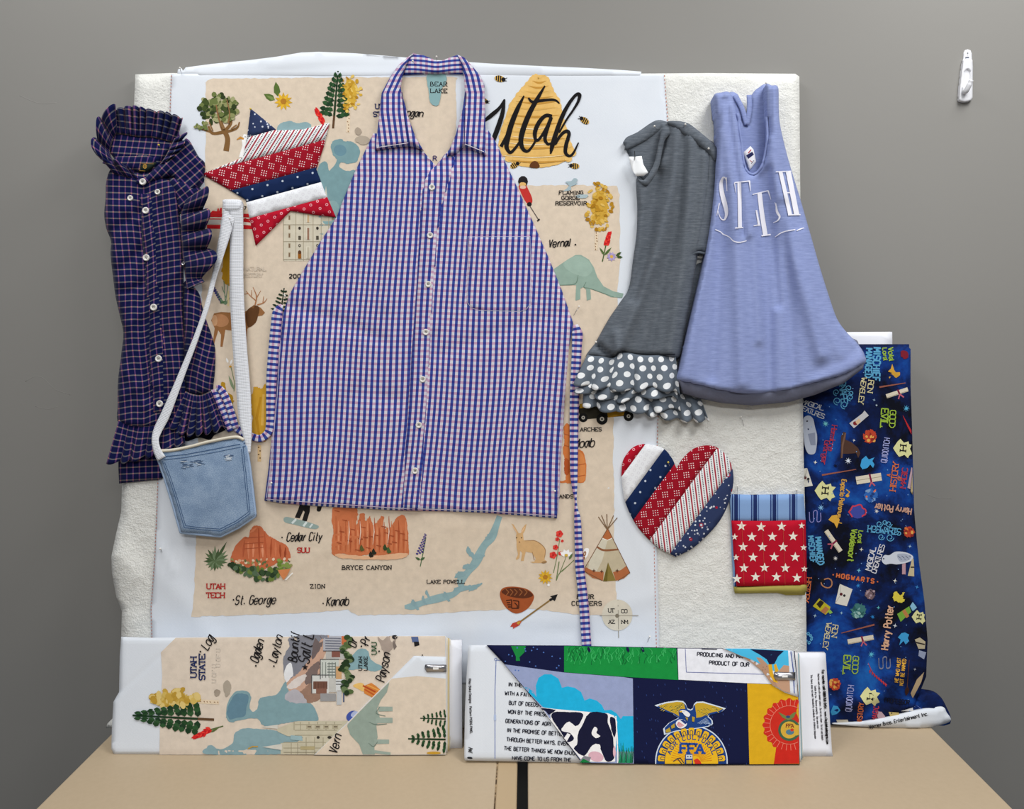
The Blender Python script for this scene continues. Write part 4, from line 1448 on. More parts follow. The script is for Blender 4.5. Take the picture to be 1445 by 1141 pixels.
# ------------------------------------------------------------------ star pocket pouch
t = thing('star_print_pouch', 'small red pouch with white stars, blue striped top and olive lower edge', 'pouch', base_at(1086, 838, .002))
cloth('striped_band', [(1029, 697), (1060, 698), (1134, 697), (1135.5, 715), (1137, 737), (1033, 738), (1031, 715)], BOARD, const(.0085), M_TICK, t, step=6, rim=0, rad=2, emin=.7, smooth=False, uvf=lambda q: q + np.array([4.0, 0]))
cloth('lining_edge', [(1031, 715), (1040, 715), (1044, 828), (1036, 829), (1033, 780)], BOARD, const(.0045), M_TICK, t, step=6, rim=0, rad=2, emin=.7, smooth=False)
rb, RH = cloth('red_pocket', [(1033, 734.5), (1085, 734.8), (1136.8, 733.5), (1138, 780), (1138.5, 825), (1088, 826), (1040, 827), (1036, 780)], BOARD, lambda q: .011 + .0008 * np.sin(q[:, 0] * .05), M_STARRED, t, step=6, rim=.001, rad=2.5, emin=.7, smooth=False)
P = Print(BOARD, RH, .0005)
Z = 3.803
for row in ([(785, 540), (890, 545), (1000, 542), (1108, 538)], [(748, 598), (840, 598), (950, 597), (1062, 595)], [(793, 652), (897, 652), (1008, 652), (1118, 655)], [(755, 708), (847, 708), (960, 706), (1073, 706)], [(798, 765), (908, 763), (1020, 765), (1122, 770)], [(760, 823), (860, 813), (972, 813), (1082, 818)]):
    for k, (x, y) in enumerate(row):
        x, y = 840 + x / Z, 600 + y / Z
        r = 7.2 if 1039 < x < 1131 else 5
        P.star(x, y, r, (232, 226, 216), 5, .4, -88)
for x in (1047, 1076, 1105, 1133):
    P.line([(x, 738), (x + 3, 824)], .4, (190, 84, 62))
P.done('printed_stars', rb, M_INK)
cloth('olive_binding', [(1036, 828), (1060, 827.5), (1100, 825), (1138.7, 823.5), (1139, 833), (1134.5, 838), (1100, 836), (1037.5, 837)], BOARD, const(.0125), M_OLIVE, t, step=5, rim=.001, rad=4, emin=.4, smooth=False)
cloth('olive_back_edge', [(1085, 833), (1112, 832), (1137, 834), (1136, 839), (1110, 839.5)], BOARD, const(.006), M_OLIVE, t, step=5, rim=.001, rad=3, emin=.5, smooth=False)

# ------------------------------------------------------------------ gingham apron made from a shirt
ap = thing('halter_apron', 'blue and pink gingham halter apron cut from a button-up shirt', 'apron', base_at(580, 728, .004))


def ap_h(q):
    x, y = q[:, 0], q[:, 1]
    h = .0095 + .0010 * np.sin((x + .06 * y) * .045) * np.clip((y - 230) / 400, 0, 1)
    h += ridge(q, [(598, 300), (589, 420), (572, 600), (558, 715)], 5, -.0022)            # valley left of the placket
    h += ridge(q, [(640, 245), (622, 330), (612, 460)], 10, .002)
    h += ridge(q, [(430, 470), (420, 580), (395, 700)], 13, .0026) + ridge(q, [(470, 480), (455, 600), (430, 712)], 10, .0016) + ridge(q, [(520, 560), (505, 640), (490, 715)], 12, .0018)
    h += ridge(q, [(405, 430), (470, 450), (540, 480)], 8, -.0016) + ridge(q, [(800, 440), (700, 470), (620, 500)], 10, -.001) + ridge(q, [(560, 565), (500, 555), (460, 610)], 12, -.0016)
    h += ridge(q, [(566, 250), (560, 330), (545, 430)], 9, .0016) + ridge(q, [(690, 230), (700, 330)], 12, .001) + ridge(q, [(615, 235), (580, 212)], 9, -.0025)
    h += ridge(q, [(532, 212), (577, 207), (615, 236), (650, 212), (685, 221)], 8, -.0018)
    return h


ap_0 = ap_h


def ap_h(q):
    return .0115 + 2.2 * (ap_0(q) - .0095)


def ap_uv(q):
    x, y = q[:, 0], q[:, 1]
    k = np.clip((y - 240) / 480, 0, 1)
    u = x + (.068 * np.maximum(y - 250, 0)) * (1 + .0008 * (600 - x)) + 2.4 * np.sin(y * .02 + x * .01) * k + 1.0 * np.sin(x * .05 + y * .013)
    v = y - .02 * (x - 600) - 1.6 * np.sin((x + .06 * y) * .045 + 1.2) * k
    return np.stack([u, v], 1)


ao = [(527, 188), (514, 215), (500, 244), (486, 278), (475, 306), (452, 341), (427, 383), (409, 414), (404, 428), (398, 447), (395, 476), (392, 497), (389, 555), (385, 597), (379, 660), (373, 706), (400, 710), (450, 714), (505, 717), (563, 720), (620, 721), (680, 723), (735, 727), (786, 731), (788, 700), (792, 640), (795, 600), (798, 550), (803, 490), (809, 456), (806, 447), (793, 410), (774, 363), (752, 313), (727, 258), (699, 199.5), (688, 182), (660, 188), (641, 204), (628, 217), (615, 234), (598, 214), (580, 202), (556, 190)]
body, AH = cloth('apron_body', ao, BOARD, ap_h, M_GING, ap, step=5, rim=.0035, rad=4, emin=.45, uvf=ap_uv, smooth=False)
# placket of the overlapping front
pk = [(616, 233), (606, 242), (599.5, 252), (595, 270), (593.5, 290), (592, 330), (588, 400), (583, 470), (578, 540), (573, 620), (566, 719), (593, 720.5), (598, 640), (603, 560), (608, 480), (614, 400), (619, 330), (626, 285), (640, 245), (642, 222), (630, 216)]
pl, PLH = cloth('button_placket', pk, BOARD, lambda q: ap_h(q) + .0028 + ridge(q, [(598, 300), (589, 420), (572, 600), (558, 715)], 5, .0018), M_GING, ap, step=5, rim=.006, rad=2.0, emin=.55, uvf=lambda q: ap_uv(q) + np.array([3.0, 2.0]), smooth=False)
for x, y in ((609.5, 264.5), (607, 332), (604.5, 401), (601, 468.5), (596.5, 535), (591, 599.5), (585.8, 664)):
    button(x, y, PLH, BOARD, ap, .0058)
# chest pocket and its stitching
pk = [(659, 332), (749, 331.5), (751, 380), (751, 428), (744, 438), (735, 441), (675, 439), (664, 436), (658, 428)]
cp, CPH = cloth('chest_pocket', pk, BOARD, lambda q: ap_h(q) + .0011, M_GING, ap, step=6, rim=.007, rad=1.4, emin=.75, uvf=lambda q: ap_uv(q) + np.array([0.0, 1.0]), smooth=False)
P = Print(BOARD, CPH, .0004)
P.line([(660.5, 334), (660, 427), (665, 434.5), (676, 437.5), (734, 439.5), (743, 436), (749, 427), (748, 333)], .55, (190, 184, 210))
P.line([(660, 334), (748.5, 333.5)], .55, (190, 184, 210))
P.done('pocket_stitching', ap, M_INK)
P = Print(BOARD, AH, .0005)
P.line([(396, 480), (391, 560), (384, 640), (376, 702)], .8, (196, 190, 216)); P.line([(799, 500), (793, 600), (789, 700), (787, 725)], .8, (196, 190, 216)); P.line([(375, 704), (563, 717), (680, 720), (785, 728)], .8, (196, 190, 216))
P.done('hem_stitching', ap, M_INK)
# collar
stand = [(573, 92), (576, 82), (584, 75.5), (598, 78), (610, 83), (617, 86.5), (626, 84.5), (639, 79.5), (647, 77), (652, 84), (656, 104), (630, 103.5), (600, 103.5), (568, 105)]
cloth('collar_stand', stand, BOARD, lambda q: .010 + ridge(q, [(617, 84), (615, 104)], 5, .003), M_GING, ap, step=4, rim=.003, rad=3, emin=.5, smooth=False,
      uvf=lambda q: np.stack([q[:, 1] * 1.25 - 4 * np.exp(-((q[:, 0] - 616) / 18) ** 2), q[:, 0]], 1))


def col_uv(x0, x1):
    def f(q):
        c = np.interp(q[:, 1], [75, 92, 107, 131, 158, 214], x0)
        return np.stack([(q[:, 0] - c) * x1, q[:, 1] * 1.0], 1)
    return f


left = [(584, 74.5), (575, 81), (562, 92), (551, 108), (538.5, 131), (535.5, 158), (532, 190), (529.5, 211.5), (550, 208), (576, 204.5), (588, 207), (597, 211), (587, 194.6), (577, 168), (569, 138.5), (565, 123), (567.7, 106), (572.6, 91), (579, 80)]
right = [(645, 77), (655, 81), (667, 93.7), (678.5, 107.7), (683.4, 120), (684.5, 158), (685, 190), (685.5, 219), (670, 212), (654.6, 206), (648, 212), (643.4, 216), (630, 220), (637, 204), (643.4, 189), (653, 152.5), (656, 130), (654.6, 106), (651, 90)]
cl, CLH = cloth('collar_leaf', left, BOARD, lambda q: .016 + .004 * np.clip((q[:, 1] - 120) / 90, 0, 1) + ridge(q, [(577, 150), (577, 204)], 3, .0015), M_GING, ap, step=4, rim=.006, rad=3, emin=.5, uvf=col_uv([584, 566, 556, 545, 545, 552], 1.0), smooth=False)
cr_, CRH = cloth('collar_leaf', right, BOARD, lambda q: .016 + .004 * np.clip((q[:, 1] - 120) / 90, 0, 1) + ridge(q, [(655, 150), (655, 206)], 3, .0015), M_GING, ap, step=4, rim=.006, rad=3, emin=.5, uvf=col_uv([648, 658, 664, 669, 668, 664], 1.0), smooth=False)
P = Print(BOARD, CLH, .0004); P.line([(532, 208), (576, 201.5)], .7, (226, 224, 236)); P.line([(577, 202), (571, 165), (567, 130)], 1.2, (30, 34, 92)); P.done('collar_stitching', cl, M_INK)
P = Print(BOARD, CRH, .0004); P.line([(683, 214), (656, 203)], .7, (226, 224, 236)); P.line([(655, 203), (656, 165), (657, 130)], 1.2, (30, 34, 92)); P.done('collar_stitching', cr_, M_INK)
# waist ties
swap = lambda o: o
tie = ribbon('waist_tie', [(812, 458, 6), (814.5, 470, 15), (814, 490, 14), (812, 530, 13.5), (810.5, 565, 13), (810, 620, 12), (810, 667, 10.5), (811, 690, 7), (812.3, 704, 3), (813, 718, 5), (815, 734, 9.5), (816.5, 770, 11), (818, 800, 12.5), (820.5, 822, 13), (824, 855, 13.5), (826, 885, 13.5), (828, 914, 13.5)], BOARD, const(.0075), M_GING, ap, m=6, step=3)
M_TIE = M_GING.copy(); M_TIE.name = 'gingham_cross_stripe'
for n_ in M_TIE.node_tree.nodes:
    if n_.bl_idname == 'ShaderNodeSeparateXYZ':
        src = n_.inputs[0].links[0].from_socket
        for l in list(n_.inputs[0].links): M_TIE.node_tree.links.remove(l)
        mp = M_TIE.node_tree.nodes.new('ShaderNodeMapping'); mp.inputs['Rotation'].default_value = (0, 0, math.pi / 2)
        M_TIE.node_tree.links.new(src, mp.inputs[0]); M_TIE.node_tree.links.new(mp.outputs[0], n_.inputs[0])
tie.data.materials[0] = M_TIE
tie2 = ribbon('waist_tie', [(398, 430, 4), (392, 440, 14), (389.5, 460, 15), (387, 490, 16), (383.5, 530, 15), (382, 570, 13), (381.5, 597, 12), (378, 611, 11), (367, 618.5, 10), (355, 615.5, 10), (344, 610.5, 11), (333, 603, 11)], BOARD, const(.0085), M_TIE, ap, m=6, step=3)
tie3 = ribbon('waist_tie', [(333, 604, 9), (329, 592, 11), (324, 575, 10), (317, 558, 11), (310, 548, 9), (305, 547, 7)], BOARD, const(.0105), M_TIE, ap, m=6, step=3)
tie4 = ribbon('waist_tie', [(303, 549, 10), (306, 562, 18), (313, 578, 20), (321, 596, 18), (326, 608, 8)], BOARD, const(.0085), M_TIE, ap, m=6, step=3)

# ------------------------------------------------------------------ plaid ruffled dress
dr = thing('ruffled_plaid_blouse', 'navy plaid flannel blouse with ruffled collar, side frill and flounced hem', 'blouse', base_at(215, 690, .004))


def dr_h(q):
    x, y = q[:, 0], q[:, 1]
    h = .016 + ridge(q, [(165, 300), (175, 420), (185, 600)], 16, .003) + ridge(q, [(196, 300), (203, 450), (208, 560)], 5, -.004) + ridge(q, [(240, 270), (248, 380), (246, 520)], 14, .004)
    h += ridge(q, [(190, 300), (170, 320), (152, 330)], 8, -.003) + ridge(q, [(200, 350), (180, 372), (160, 385)], 7, -.003) + ridge(q, [(170, 465), (200, 440), (240, 425)], 8, .002)
    h += ridge(q, [(152, 285), (175, 292), (195, 312)], 5, .003) + ridge(q, [(160, 405), (180, 412), (200, 400)], 5, -.003) + ridge(q, [(225, 290), (240, 320), (244, 350)], 5, -.0025) + ridge(q, [(222, 400), (245, 390), (256, 375)], 5, .0025) + ridge(q, [(230, 470), (250, 490), (258, 520)], 5, -.0025) + ridge(q, [(172, 520), (190, 540), (204, 575)], 5, .0025)
    h += ridge(q, [(168, 560), (195, 545), (235, 540)], 6, .002) + ridge(q, [(156, 300), (160, 345), (168, 400)], 8, .003) + ridge(q, [(172, 480), (185, 520), (180, 580)], 9, -.002)
    return h


dr_0 = dr_h


def dr_h(q):
    return .018 + 1.8 * (dr_0(q) - .016)


def dr_uv(q):
    x, y = q[:, 0], q[:, 1]
    u = x - .05 * (y - 300) + 1.6 * np.sin(y * .035 + x * .02)
    v = y + .10 * (x - 200) + 3.0 * np.sin((x - 150) * .045 + 1.0 + y * .006) - 4.0 * np.exp(-((x - 203) / 12.0) ** 2)
    return np.stack([u, v], 1)


bo_ = [(158, 238), (150, 256), (149, 280), (147, 302), (150, 322), (156.5, 340), (156, 360), (160, 395), (163, 418), (169, 445), (174, 470), (171, 500), (166.5, 537), (166, 570), (168, 597), (200, 604), (235, 600), (262, 590), (262, 540), (259, 470), (258, 404), (257, 350), (253, 310), (252, 285), (246, 258), (215, 244), (180, 244)]
db, DH = cloth('blouse_front', bo_, BOARD, dr_h, M_PLAID, dr, step=5, rim=.001, rad=8, emin=.3, uvf=dr_uv, smooth=True)
pk = [(191, 268), (198, 292), (200, 330), (204, 380), (207, 430), (209, 480), (211, 530), (212, 585), (236, 583), (235, 530), (232, 480), (228, 430), (224, 380), (221, 330), (218, 292), (214, 272)]
dp, DPH = cloth('blouse_placket', pk, BOARD, lambda q: dr_h(q) + .002 + ridge(q, [(196, 300), (203, 450), (208, 560)], 5, .004), M_PLAID, dr, step=5, rim=.008, rad=2.5, emin=.5, uvf=lambda q: dr_uv(q) + np.array([3., 4.]), smooth=False)
for x, y in ((184, 279.5), (222.5, 271)):
    button(x, y, DH, BOARD, dr, .0052)
for x, y in ((205.7, 297), (206.5, 363.5), (217, 433.5), (224, 506), (225.5, 569.5)):
    button(x, y, DPH, BOARD, dr, .0062)
# sleeve hanging on the right, gathered to a flounced cuff
so = [(259, 400), (272, 404), (281, 415), (285, 432), (292, 455), (298, 472), (303, 492), (303, 520), (301, 540), (298, 553), (280, 557), (266, 555), (260, 540), (258, 470)]
cloth('sleeve', so, BOARD, lambda q: .014 + ridge(q, [(272, 430), (280, 490), (282, 550)], 10, .006) + ridge(q, [(290, 500), (288, 548)], 5, .003) + ridge(q, [(270, 500), (272, 550)], 4, -.003), M_PLAID, dr, step=5, rim=.001, rad=7, emin=.25,
      uvf=lambda q: np.stack([q[:, 0] * .95 + .12 * q[:, 1] + 2 * np.sin(q[:, 1] * .05), q[:, 1] - .16 * q[:, 0] + 3 * np.sin(q[:, 0] * .1)], 1))
ruffle('cuff_flounce', [(262, 552), (272, 556), (284, 557), (298, 551)], [(241, 602), (262, 613), (292, 610), (321, 604)], BOARD, const(.013), M_PLAID, dr, 6, .009, n=140, m=14, lag=1.5, full=1.0, seed=5, wob=3.5)
cloth('cuff_lining', [(246, 598), (262, 604), (290, 602), (316, 600), (318, 606), (303, 613), (296, 620), (280, 617), (262, 622), (250, 612)], BOARD, const(.008), plain('dark_lining', (16, 15, 26), .95, .1), dr, step=5, rim=.001, rad=4, emin=.5)
# hem flounce and lower hem
ruffle('hem_flounce', [(168, 592), (184, 597), (200, 600), (222, 598), (258, 588)], [(152, 653), (176, 652), (200, 646), (224, 640), (262, 626)], BOARD, const(.014), M_PLAID, dr, 6, .007, n=150, m=14, lag=1.5, full=1.0, seed=8, wob=2.5)
cloth('under_hem', [(167, 640), (190, 636), (225, 630), (240, 660), (228, 676), (195, 679), (168, 682), (167, 660)], BOARD, lambda q: .008 + ridge(q, [(185, 640), (186, 680)], 8, .002), M_PLAID, dr, step=5, rim=.001, rad=5, emin=.4, uvf=lambda q: np.stack([q[:, 0], q[:, 1] + .05 * q[:, 0]], 1), smooth=False)
# neck: back of the collar seen inside, collar band, standing frill
cloth('inner_collar', [(157, 180), (185, 172), (215, 175), (248, 182), (252, 200), (236, 215), (218, 240), (200, 246), (176, 240), (160, 222), (150, 205)], BOARD, lambda q: .008 + ridge(q, [(160, 215), (190, 216), (225, 220)], 5, .003), M_PLAID, dr, step=5, rim=.001, rad=4, emin=.5,
      uvf=lambda q: np.stack([q[:, 0] + .2 * (q[:, 1] - 200), q[:, 1] - .06 * q[:, 0]], 1))
il = cloth('inner_collar_band', [(161, 222), (180, 219), (205, 217), (222, 222), (214, 236), (203, 246), (190, 240), (170, 240)], BOARD, const(.0125), M_PLAID, dr, step=5, rim=.004, rad=2, emin=.5, uvf=lambda q: np.stack([q[:, 0] + .25 * (q[:, 1] - 200), q[:, 1] + 3], 1))[1]
lb, LH = cloth('neck_label', [(196.5, 228), (220, 229.5), (213, 238), (206, 242.5), (195, 242)], BOARD, const(.0142), plain('dark_green_label', (26, 40, 34), .8, .2), dr, step=4, rim=.006, rad=1.5, emin=.6, smooth=False)
P = Print(BOARD, LH, .0003)
P.line([(198, 230), (217, 231)], .6, (150, 116, 56)); P.line([(198, 230), (197, 240.5), (205, 241)], .6, (150, 116, 56)); P.line([(204.5 + 2.4 * math.cos(a), 234.5 + 3 * math.sin(a)) for a in np.linspace(0, 6.28, 12)], .8, (176, 136, 62)); P.line([(203.5, 232), (203.5, 237)], .8, (176, 136, 62)); P.line([(205.5, 232), (205.5, 237)], .8, (176, 136, 62))
P.done('label_mark', lb, M_INK)
ruffle('collar_frill', [(162, 188), (176, 190), (195, 193), (215, 194), (236, 199), (248, 203)], [(155, 156), (172, 152), (190, 150), (212, 155), (236, 159), (259, 167)], BOARD, const(.009), M_PLAID, dr, 9, .013, n=190, m=12, lag=1.6, full=1.0, seed=3, wob=1.4)
ruffle('collar_frill', [(165, 186), (158, 200), (155, 214), (160, 228), (172, 240)], [(159, 152), (143, 163), (136, 185), (133, 212), (150, 234)], BOARD, const(.010), M_PLAID, dr, 3, .022, n=140, m=12, lag=5, full=1.2, seed=6, wob=5)
ruffle('collar_frill', [(246, 196), (240, 208), (234, 220), (226, 232)], [(262, 188), (256, 206), (246, 218), (236, 226)], BOARD, const(.017), M_PLAID, dr, 4, .012, n=90, m=8, lag=1, full=1.2, seed=7, wob=3)
ruffle('collar_frill', [(162, 246), (178, 250), (196, 254)], [(146, 226), (164, 228), (181, 233)], BOARD, const(.016), M_PLAID, dr, 2, .016, n=90, m=8, lag=1.5, full=1.3, seed=9, wob=4)
yo = [(263, 195), (272, 208), (279, 220), (287, 228), (287, 243), (284, 257), (275, 268), (262, 278), (250, 268), (243, 250), (232, 252), (216, 258), (198, 264), (186, 258), (190, 252), (208, 246), (224, 232), (240, 218), (254, 206)]
cloth('collar_band', yo, BOARD, lambda q: .021 + ridge(q, [(262, 200), (245, 225), (200, 255)], 8, .004) + ridge(q, [(280, 235), (262, 255)], 6, -.004), M_PLAID, dr, step=5, rim=.003, rad=6, emin=.35,
      uvf=lambda q: np.stack([(q[:, 0] * .72 - q[:, 1] * .69), (q[:, 0] * .69 + q[:, 1] * .72) + 2 * np.sin(q[:, 0] * .06)], 1))
button(201.5, 256.5, const(.024), BOARD, dr, .0062)
cloth('shoulder_panel', [(236, 254), (248, 250), (262, 255), (276, 262), (283, 268), (272, 284), (258, 296), (252, 300), (246, 280)], BOARD, lambda q: .018 + ridge(q, [(245, 256), (275, 275)], 7, .005), M_PLAID, dr, step=5, rim=.001, rad=5, emin=.4, uvf=lambda q: np.stack([q[:, 0] * .8 - q[:, 1] * .6, q[:, 0] * .6 + q[:, 1] * .8], 1))
ruffle('side_frill', [(262, 282), (256, 300), (256, 330), (258, 360), (261, 385), (264, 408)], [(290, 268), (291, 290), (293, 315), (296, 345), (301, 368), (284, 402)], BOARD, const(.012), M_PLAID, dr, 4, .030, n=190, m=14, lag=5, full=1.1, seed=12, rot=True, wob=5)
button(259, 372, const(.019), BOARD, dr, .0035, M_STEEL)

# ------------------------------------------------------------------ denim purse
pu = thing('denim_pocket_purse', 'small purse made from a light denim jeans pocket with white webbing strap', 'purse', base_at(300, 757, .01))
do = [(221, 634), (242, 634), (268, 628.5), (295, 622), (331, 615.5), (343, 619), (348, 629), (352.5, 658), (357, 695), (360.5, 728), (337, 744), (311.5, 756.5), (283, 754), (255, 751), (244, 712), (232, 673), (224, 650), (219, 638)]


def du_h(q):
    return .0275 + .0035 * np.exp(-(((q[:, 0] - 300) / 45) ** 2 + ((q[:, 1] - 690) / 50) ** 2)) + .0008 * np.sin(q[:, 0] * .08 + q[:, 1] * .05)


db_, UH = cloth('denim_body', do, BOARD, du_h, M_DENIM, pu, step=5, rim=.014, rad=4, emin=.55, smooth=False)
di = [(229, 650), (262, 646), (300, 639), (343, 630), (346, 658), (350, 695), (353, 724), (335, 737), (311, 749), (284, 747), (260, 744), (250, 710), (238, 673)]
P = Print(BOARD, UH, .0003)
for off in (0, 4.5):
    c = np.array(di, float); m0 = c.mean(0)
    c = m0 + (c - m0) * (1 - off / 90)
    P.line(c[3:], .9, (62, 88, 124)); P.line(c[[10, 11, 12, 0]], .9, (62, 88, 124))
P.line([(223, 645), (262, 641), (300, 634), (346, 625)], 1.2, (64, 90, 126)); P.line([(224, 649.5), (262, 645), (300, 638.5), (347, 629)], 1.0, (70, 96, 132))
P.done('seam_stitching', pu, M_INK)
P = Print(BOARD, UH, .0005)
r = random.Random(4)
for (x0, x1, y, n) in ((257, 287, 655, 34), (316, 327, 645, 16)):
    for k in range(n):
        x = r.uniform(x0, x1); yy = y + r.uniform(-5, 5) - (x - x0) * .12
        P.line([(x - r.uniform(1, 4), yy), (x + r.uniform(1, 4), yy - r.uniform(-1.5, 1.5))], r.uniform(.6, 1.4), r.choice([(206, 214, 222), (86, 108, 138), (176, 190, 206), (70, 92, 124)]))
P.done('frayed_tears', pu, M_INK, stuff=True, label='two frayed worn tears in the denim')
V, F = tube(BOARD.at(catmull([(220, 636), (242, 635), (268, 630), (295, 623), (331, 616.5), (344, 620)], False, 8), np.full(41, .0285)), .0028, 8)
mk('top_binding', V, F, plain('cream_piping', (214, 208, 192), .85, .2), pu)
oo = outline(do[6:] , 4, False)
pp = np.array(do[6:], float)
V, F = tube(BOARD.at(resample(pp, 4, False), np.full(len(resample(pp, 4, False)), .021)), .0024, 8)
mk('edge_piping', V, F, plain('blue_piping', (150, 172, 200), .85, .2), pu)
ribbon('strap', [(326, 284, 24, .004), (324, 298, 19, .004), (320, 318, 17, .006), (315, 340, 14, .008), (308, 368, 10, .010), (302, 392, 7, .011), (292, 432, 7, .012), (281.6, 463, 7, .012), (270, 494, 8, .012), (258, 524, 9, .012), (245, 557, 11, .013), (233, 586, 13, .013), (223, 606, 12, .014), (219, 620, 10, .017), (222, 636, 11, .0185), (228, 647, 13, .0185)], BOARD, const(.0125), M_WEB, pu, m=5, step=3)
ribbon('strap', [(331, 284, 20, .007), (333, 300, 20, .006), (334, 340, 19, .002), (334, 405, 19.5, .002), (338, 484, 20, .003), (343, 545, 20, .004), (346, 590, 18, .007), (349, 615, 12, .010), (350.5, 639, 6, .010)], BOARD, const(.0115), M_WEB, pu, m=5, step=3)
cloth('strap_fold', [(314.5, 284), (316, 281.5), (325, 281), (337, 281.5), (341, 284), (342, 292), (336, 300), (316, 298)], BOARD, const(.0205), M_WEB, pu, step=4, rim=.008, rad=3, emin=.5, smooth=True)

# ------------------------------------------------------------------ grey top
gt = thing('grey_ruffle_top', 'heather grey knit top with polka dot ruffles along its lower edge', 'shirt', base_at(905, 600, .004))
M_DARKJ = M_JERSEY
bk = [(881, 198), (900, 186), (925, 170), (942, 172), (960, 180), (950, 210), (930, 245), (912, 256), (900, 250), (890, 225)]
cloth('back_neck', bk, BOARD, lambda q: .010 + ridge(q, [(884, 205), (930, 182)], 4, .003), M_JERSEY, gt, step=5, rim=.001, rad=3, emin=.5)
go = [(942, 172), (966, 173), (984, 184), (1000, 197.8), (1011, 209), (1009, 236), (1003, 262), (996, 300), (988, 340), (982, 376), (975, 420), (966, 470), (958, 505), (930, 502), (907, 502), (889, 499), (876, 497), (866, 505), (848, 504), (828, 502), (835, 490), (841, 482), (859.6, 449), (876, 425), (888, 405), (894, 365), (899, 328), (900, 290), (899, 250), (912, 256), (926, 240), (934, 216), (940, 192)]


def gt_h(q):
    h = .018 + ridge(q, [(958, 185), (950, 260), (925, 360), (895, 440), (872, 497)], 9, .007) + ridge(q, [(976, 190), (974, 270), (965, 370), (945, 495)], 9, .006)
    h += ridge(q, [(930, 245), (920, 290), (912, 350), (896, 420)], 8, -.006) + ridge(q, [(962, 176), (964, 220), (958, 300), (935, 400), (915, 498)], 6, -.004) + ridge(q, [(995, 215), (990, 290), (984, 350)], 6, .005)
    h += ridge(q, [(840, 484), (852, 496), (866, 503)], 4, -.008) + ridge(q, [(868, 470), (872, 496)], 5, .004) + ridge(q, [(1004, 215), (978, 188)], 4, -.004)
    return h


gb, GH = cloth('jersey_body', go, BOARD, lambda q: .022 + 1.9 * (gt_h(q) - .018), M_JERSEY, gt, step=4, rim=.001, rad=6, emin=.5, smooth=True, uvf=lambda q: np.stack([q[:, 0], q[:, 1]], 1))
cloth('jersey_back', [(955, 420), (990, 370), (1000, 440), (985, 560), (962, 562), (956, 505)], BOARD, const(.007), M_JERSEY, gt, step=6, rim=.001, rad=4, emin=.5)
so = [(1000, 200), (1011, 209), (1013, 240), (1012, 300), (1005, 345), (998, 358), (986, 357), (975, 363), (973, 352), (982, 310), (990, 270), (996, 240)]
cloth('sleeve', so, BOARD, lambda q: .022 + ridge(q, [(1003, 215), (992, 290), (984, 355)], 6, .005), M_JERSEY, gt, step=5, rim=.003, rad=5, emin=.35)
V, F = tube(BOARD.at(catmull([(974, 363), (978, 358), (986, 356), (997, 358)], False, 6), np.full(19, .023)), .0022, 8)
mk('sleeve_hem', V, F, M_JERSEY, gt)
nb = [(934, 181), (940, 177), (946, 180), (946, 188), (938, 198), (934, 215), (930, 235), (921, 252), (912, 262), (904, 257), (900, 252), (908, 254), (916, 244), (924, 228), (929, 205), (932, 190)]
cloth('neck_binding', nb, BOARD, const(.0275), M_JERSEY, gt, step=4, rim=.018, rad=1.6, emin=.6)
cloth('back_neck_binding', [(881, 198), (905, 184), (926, 171), (934, 175), (930, 184), (908, 200), (884, 211), (882, 205)], BOARD, const(.0145), M_JERSEY, gt, step=4, rim=.008, rad=1.6, emin=.6)
cloth('shoulder_fold', [(942, 171.5), (966, 172), (984, 183), (1011, 208), (1009, 226), (1000, 216), (985, 203), (968, 192), (958, 184)], BOARD, const(.031), M_JERSEY, gt, step=4, rim=.02, rad=1.6, emin=.6)
tg_, TH = cloth('paper_tag', [(887, 221.5), (905.5, 220), (908, 232), (914.5, 243), (909, 247.5), (898, 248), (892, 240)], BOARD, lambda q: .024 + .0004 * (q[:, 0] - 900), M_PAPER, gt, step=5, rim=.022, rad=1, emin=.7, smooth=False, label='blank white paper tag on a thread')
V, F = tube(BOARD.at([(895.5, 213), (896, 221), (895.5, 226)], np.array([.018, .0235, .0262])), .0006, 6)
mk('tag_thread', V, F, M_BLACK, gt)
ruffle('dotted_ruffle', [(858, 560), (890, 556), (930, 556), (985, 552)], [(868, 578), (900, 582), (950, 592), (1002, 594)], BOARD, const(.004), M_DOT, gt, 6, .014, n=150, m=12, lag=2.0, full=1.0, seed=21, wob=3)
ruffle('dotted_ruffle', [(824, 540), (852, 542), (885, 544), (955, 546)], [(824, 572), (860, 580), (898, 581), (962, 578)], BOARD, const(.009), M_DOT, gt, 4, .014, n=150, m=12, lag=2.0, full=1.0, seed=22, wob=3)
ruffle('dotted_ruffle', [(840, 530), (870, 534), (905, 536), (955, 534)], [(812, 552), (868, 566), (905, 560), (958, 562)], BOARD, const(.013), M_DOT, gt, 4, .014, n=150, m=12, lag=2.0, full=1.0, seed=23, wob=3)
ruffle('dotted_ruffle', [(829, 500), (850, 503), (866, 505), (877, 496), (905, 501), (930, 501), (953, 499)], [(811, 541), (838, 547), (866, 549), (895, 551), (925, 548), (961, 556)], BOARD, const(.019), M_DOT, gt, 5, .014, n=170, m=14, lag=2.0, full=1.0, seed=24, wob=3)
P = Print(BOARD, lambda q: GH(q), .0008)
P.line([(830, 501), (850, 503.5), (866, 505), (876, 496.5), (905, 501), (930, 501), (953, 499.5)], 1.6, (40, 44, 52), smooth=True)
P.done('gather_seam', gt, M_INK)

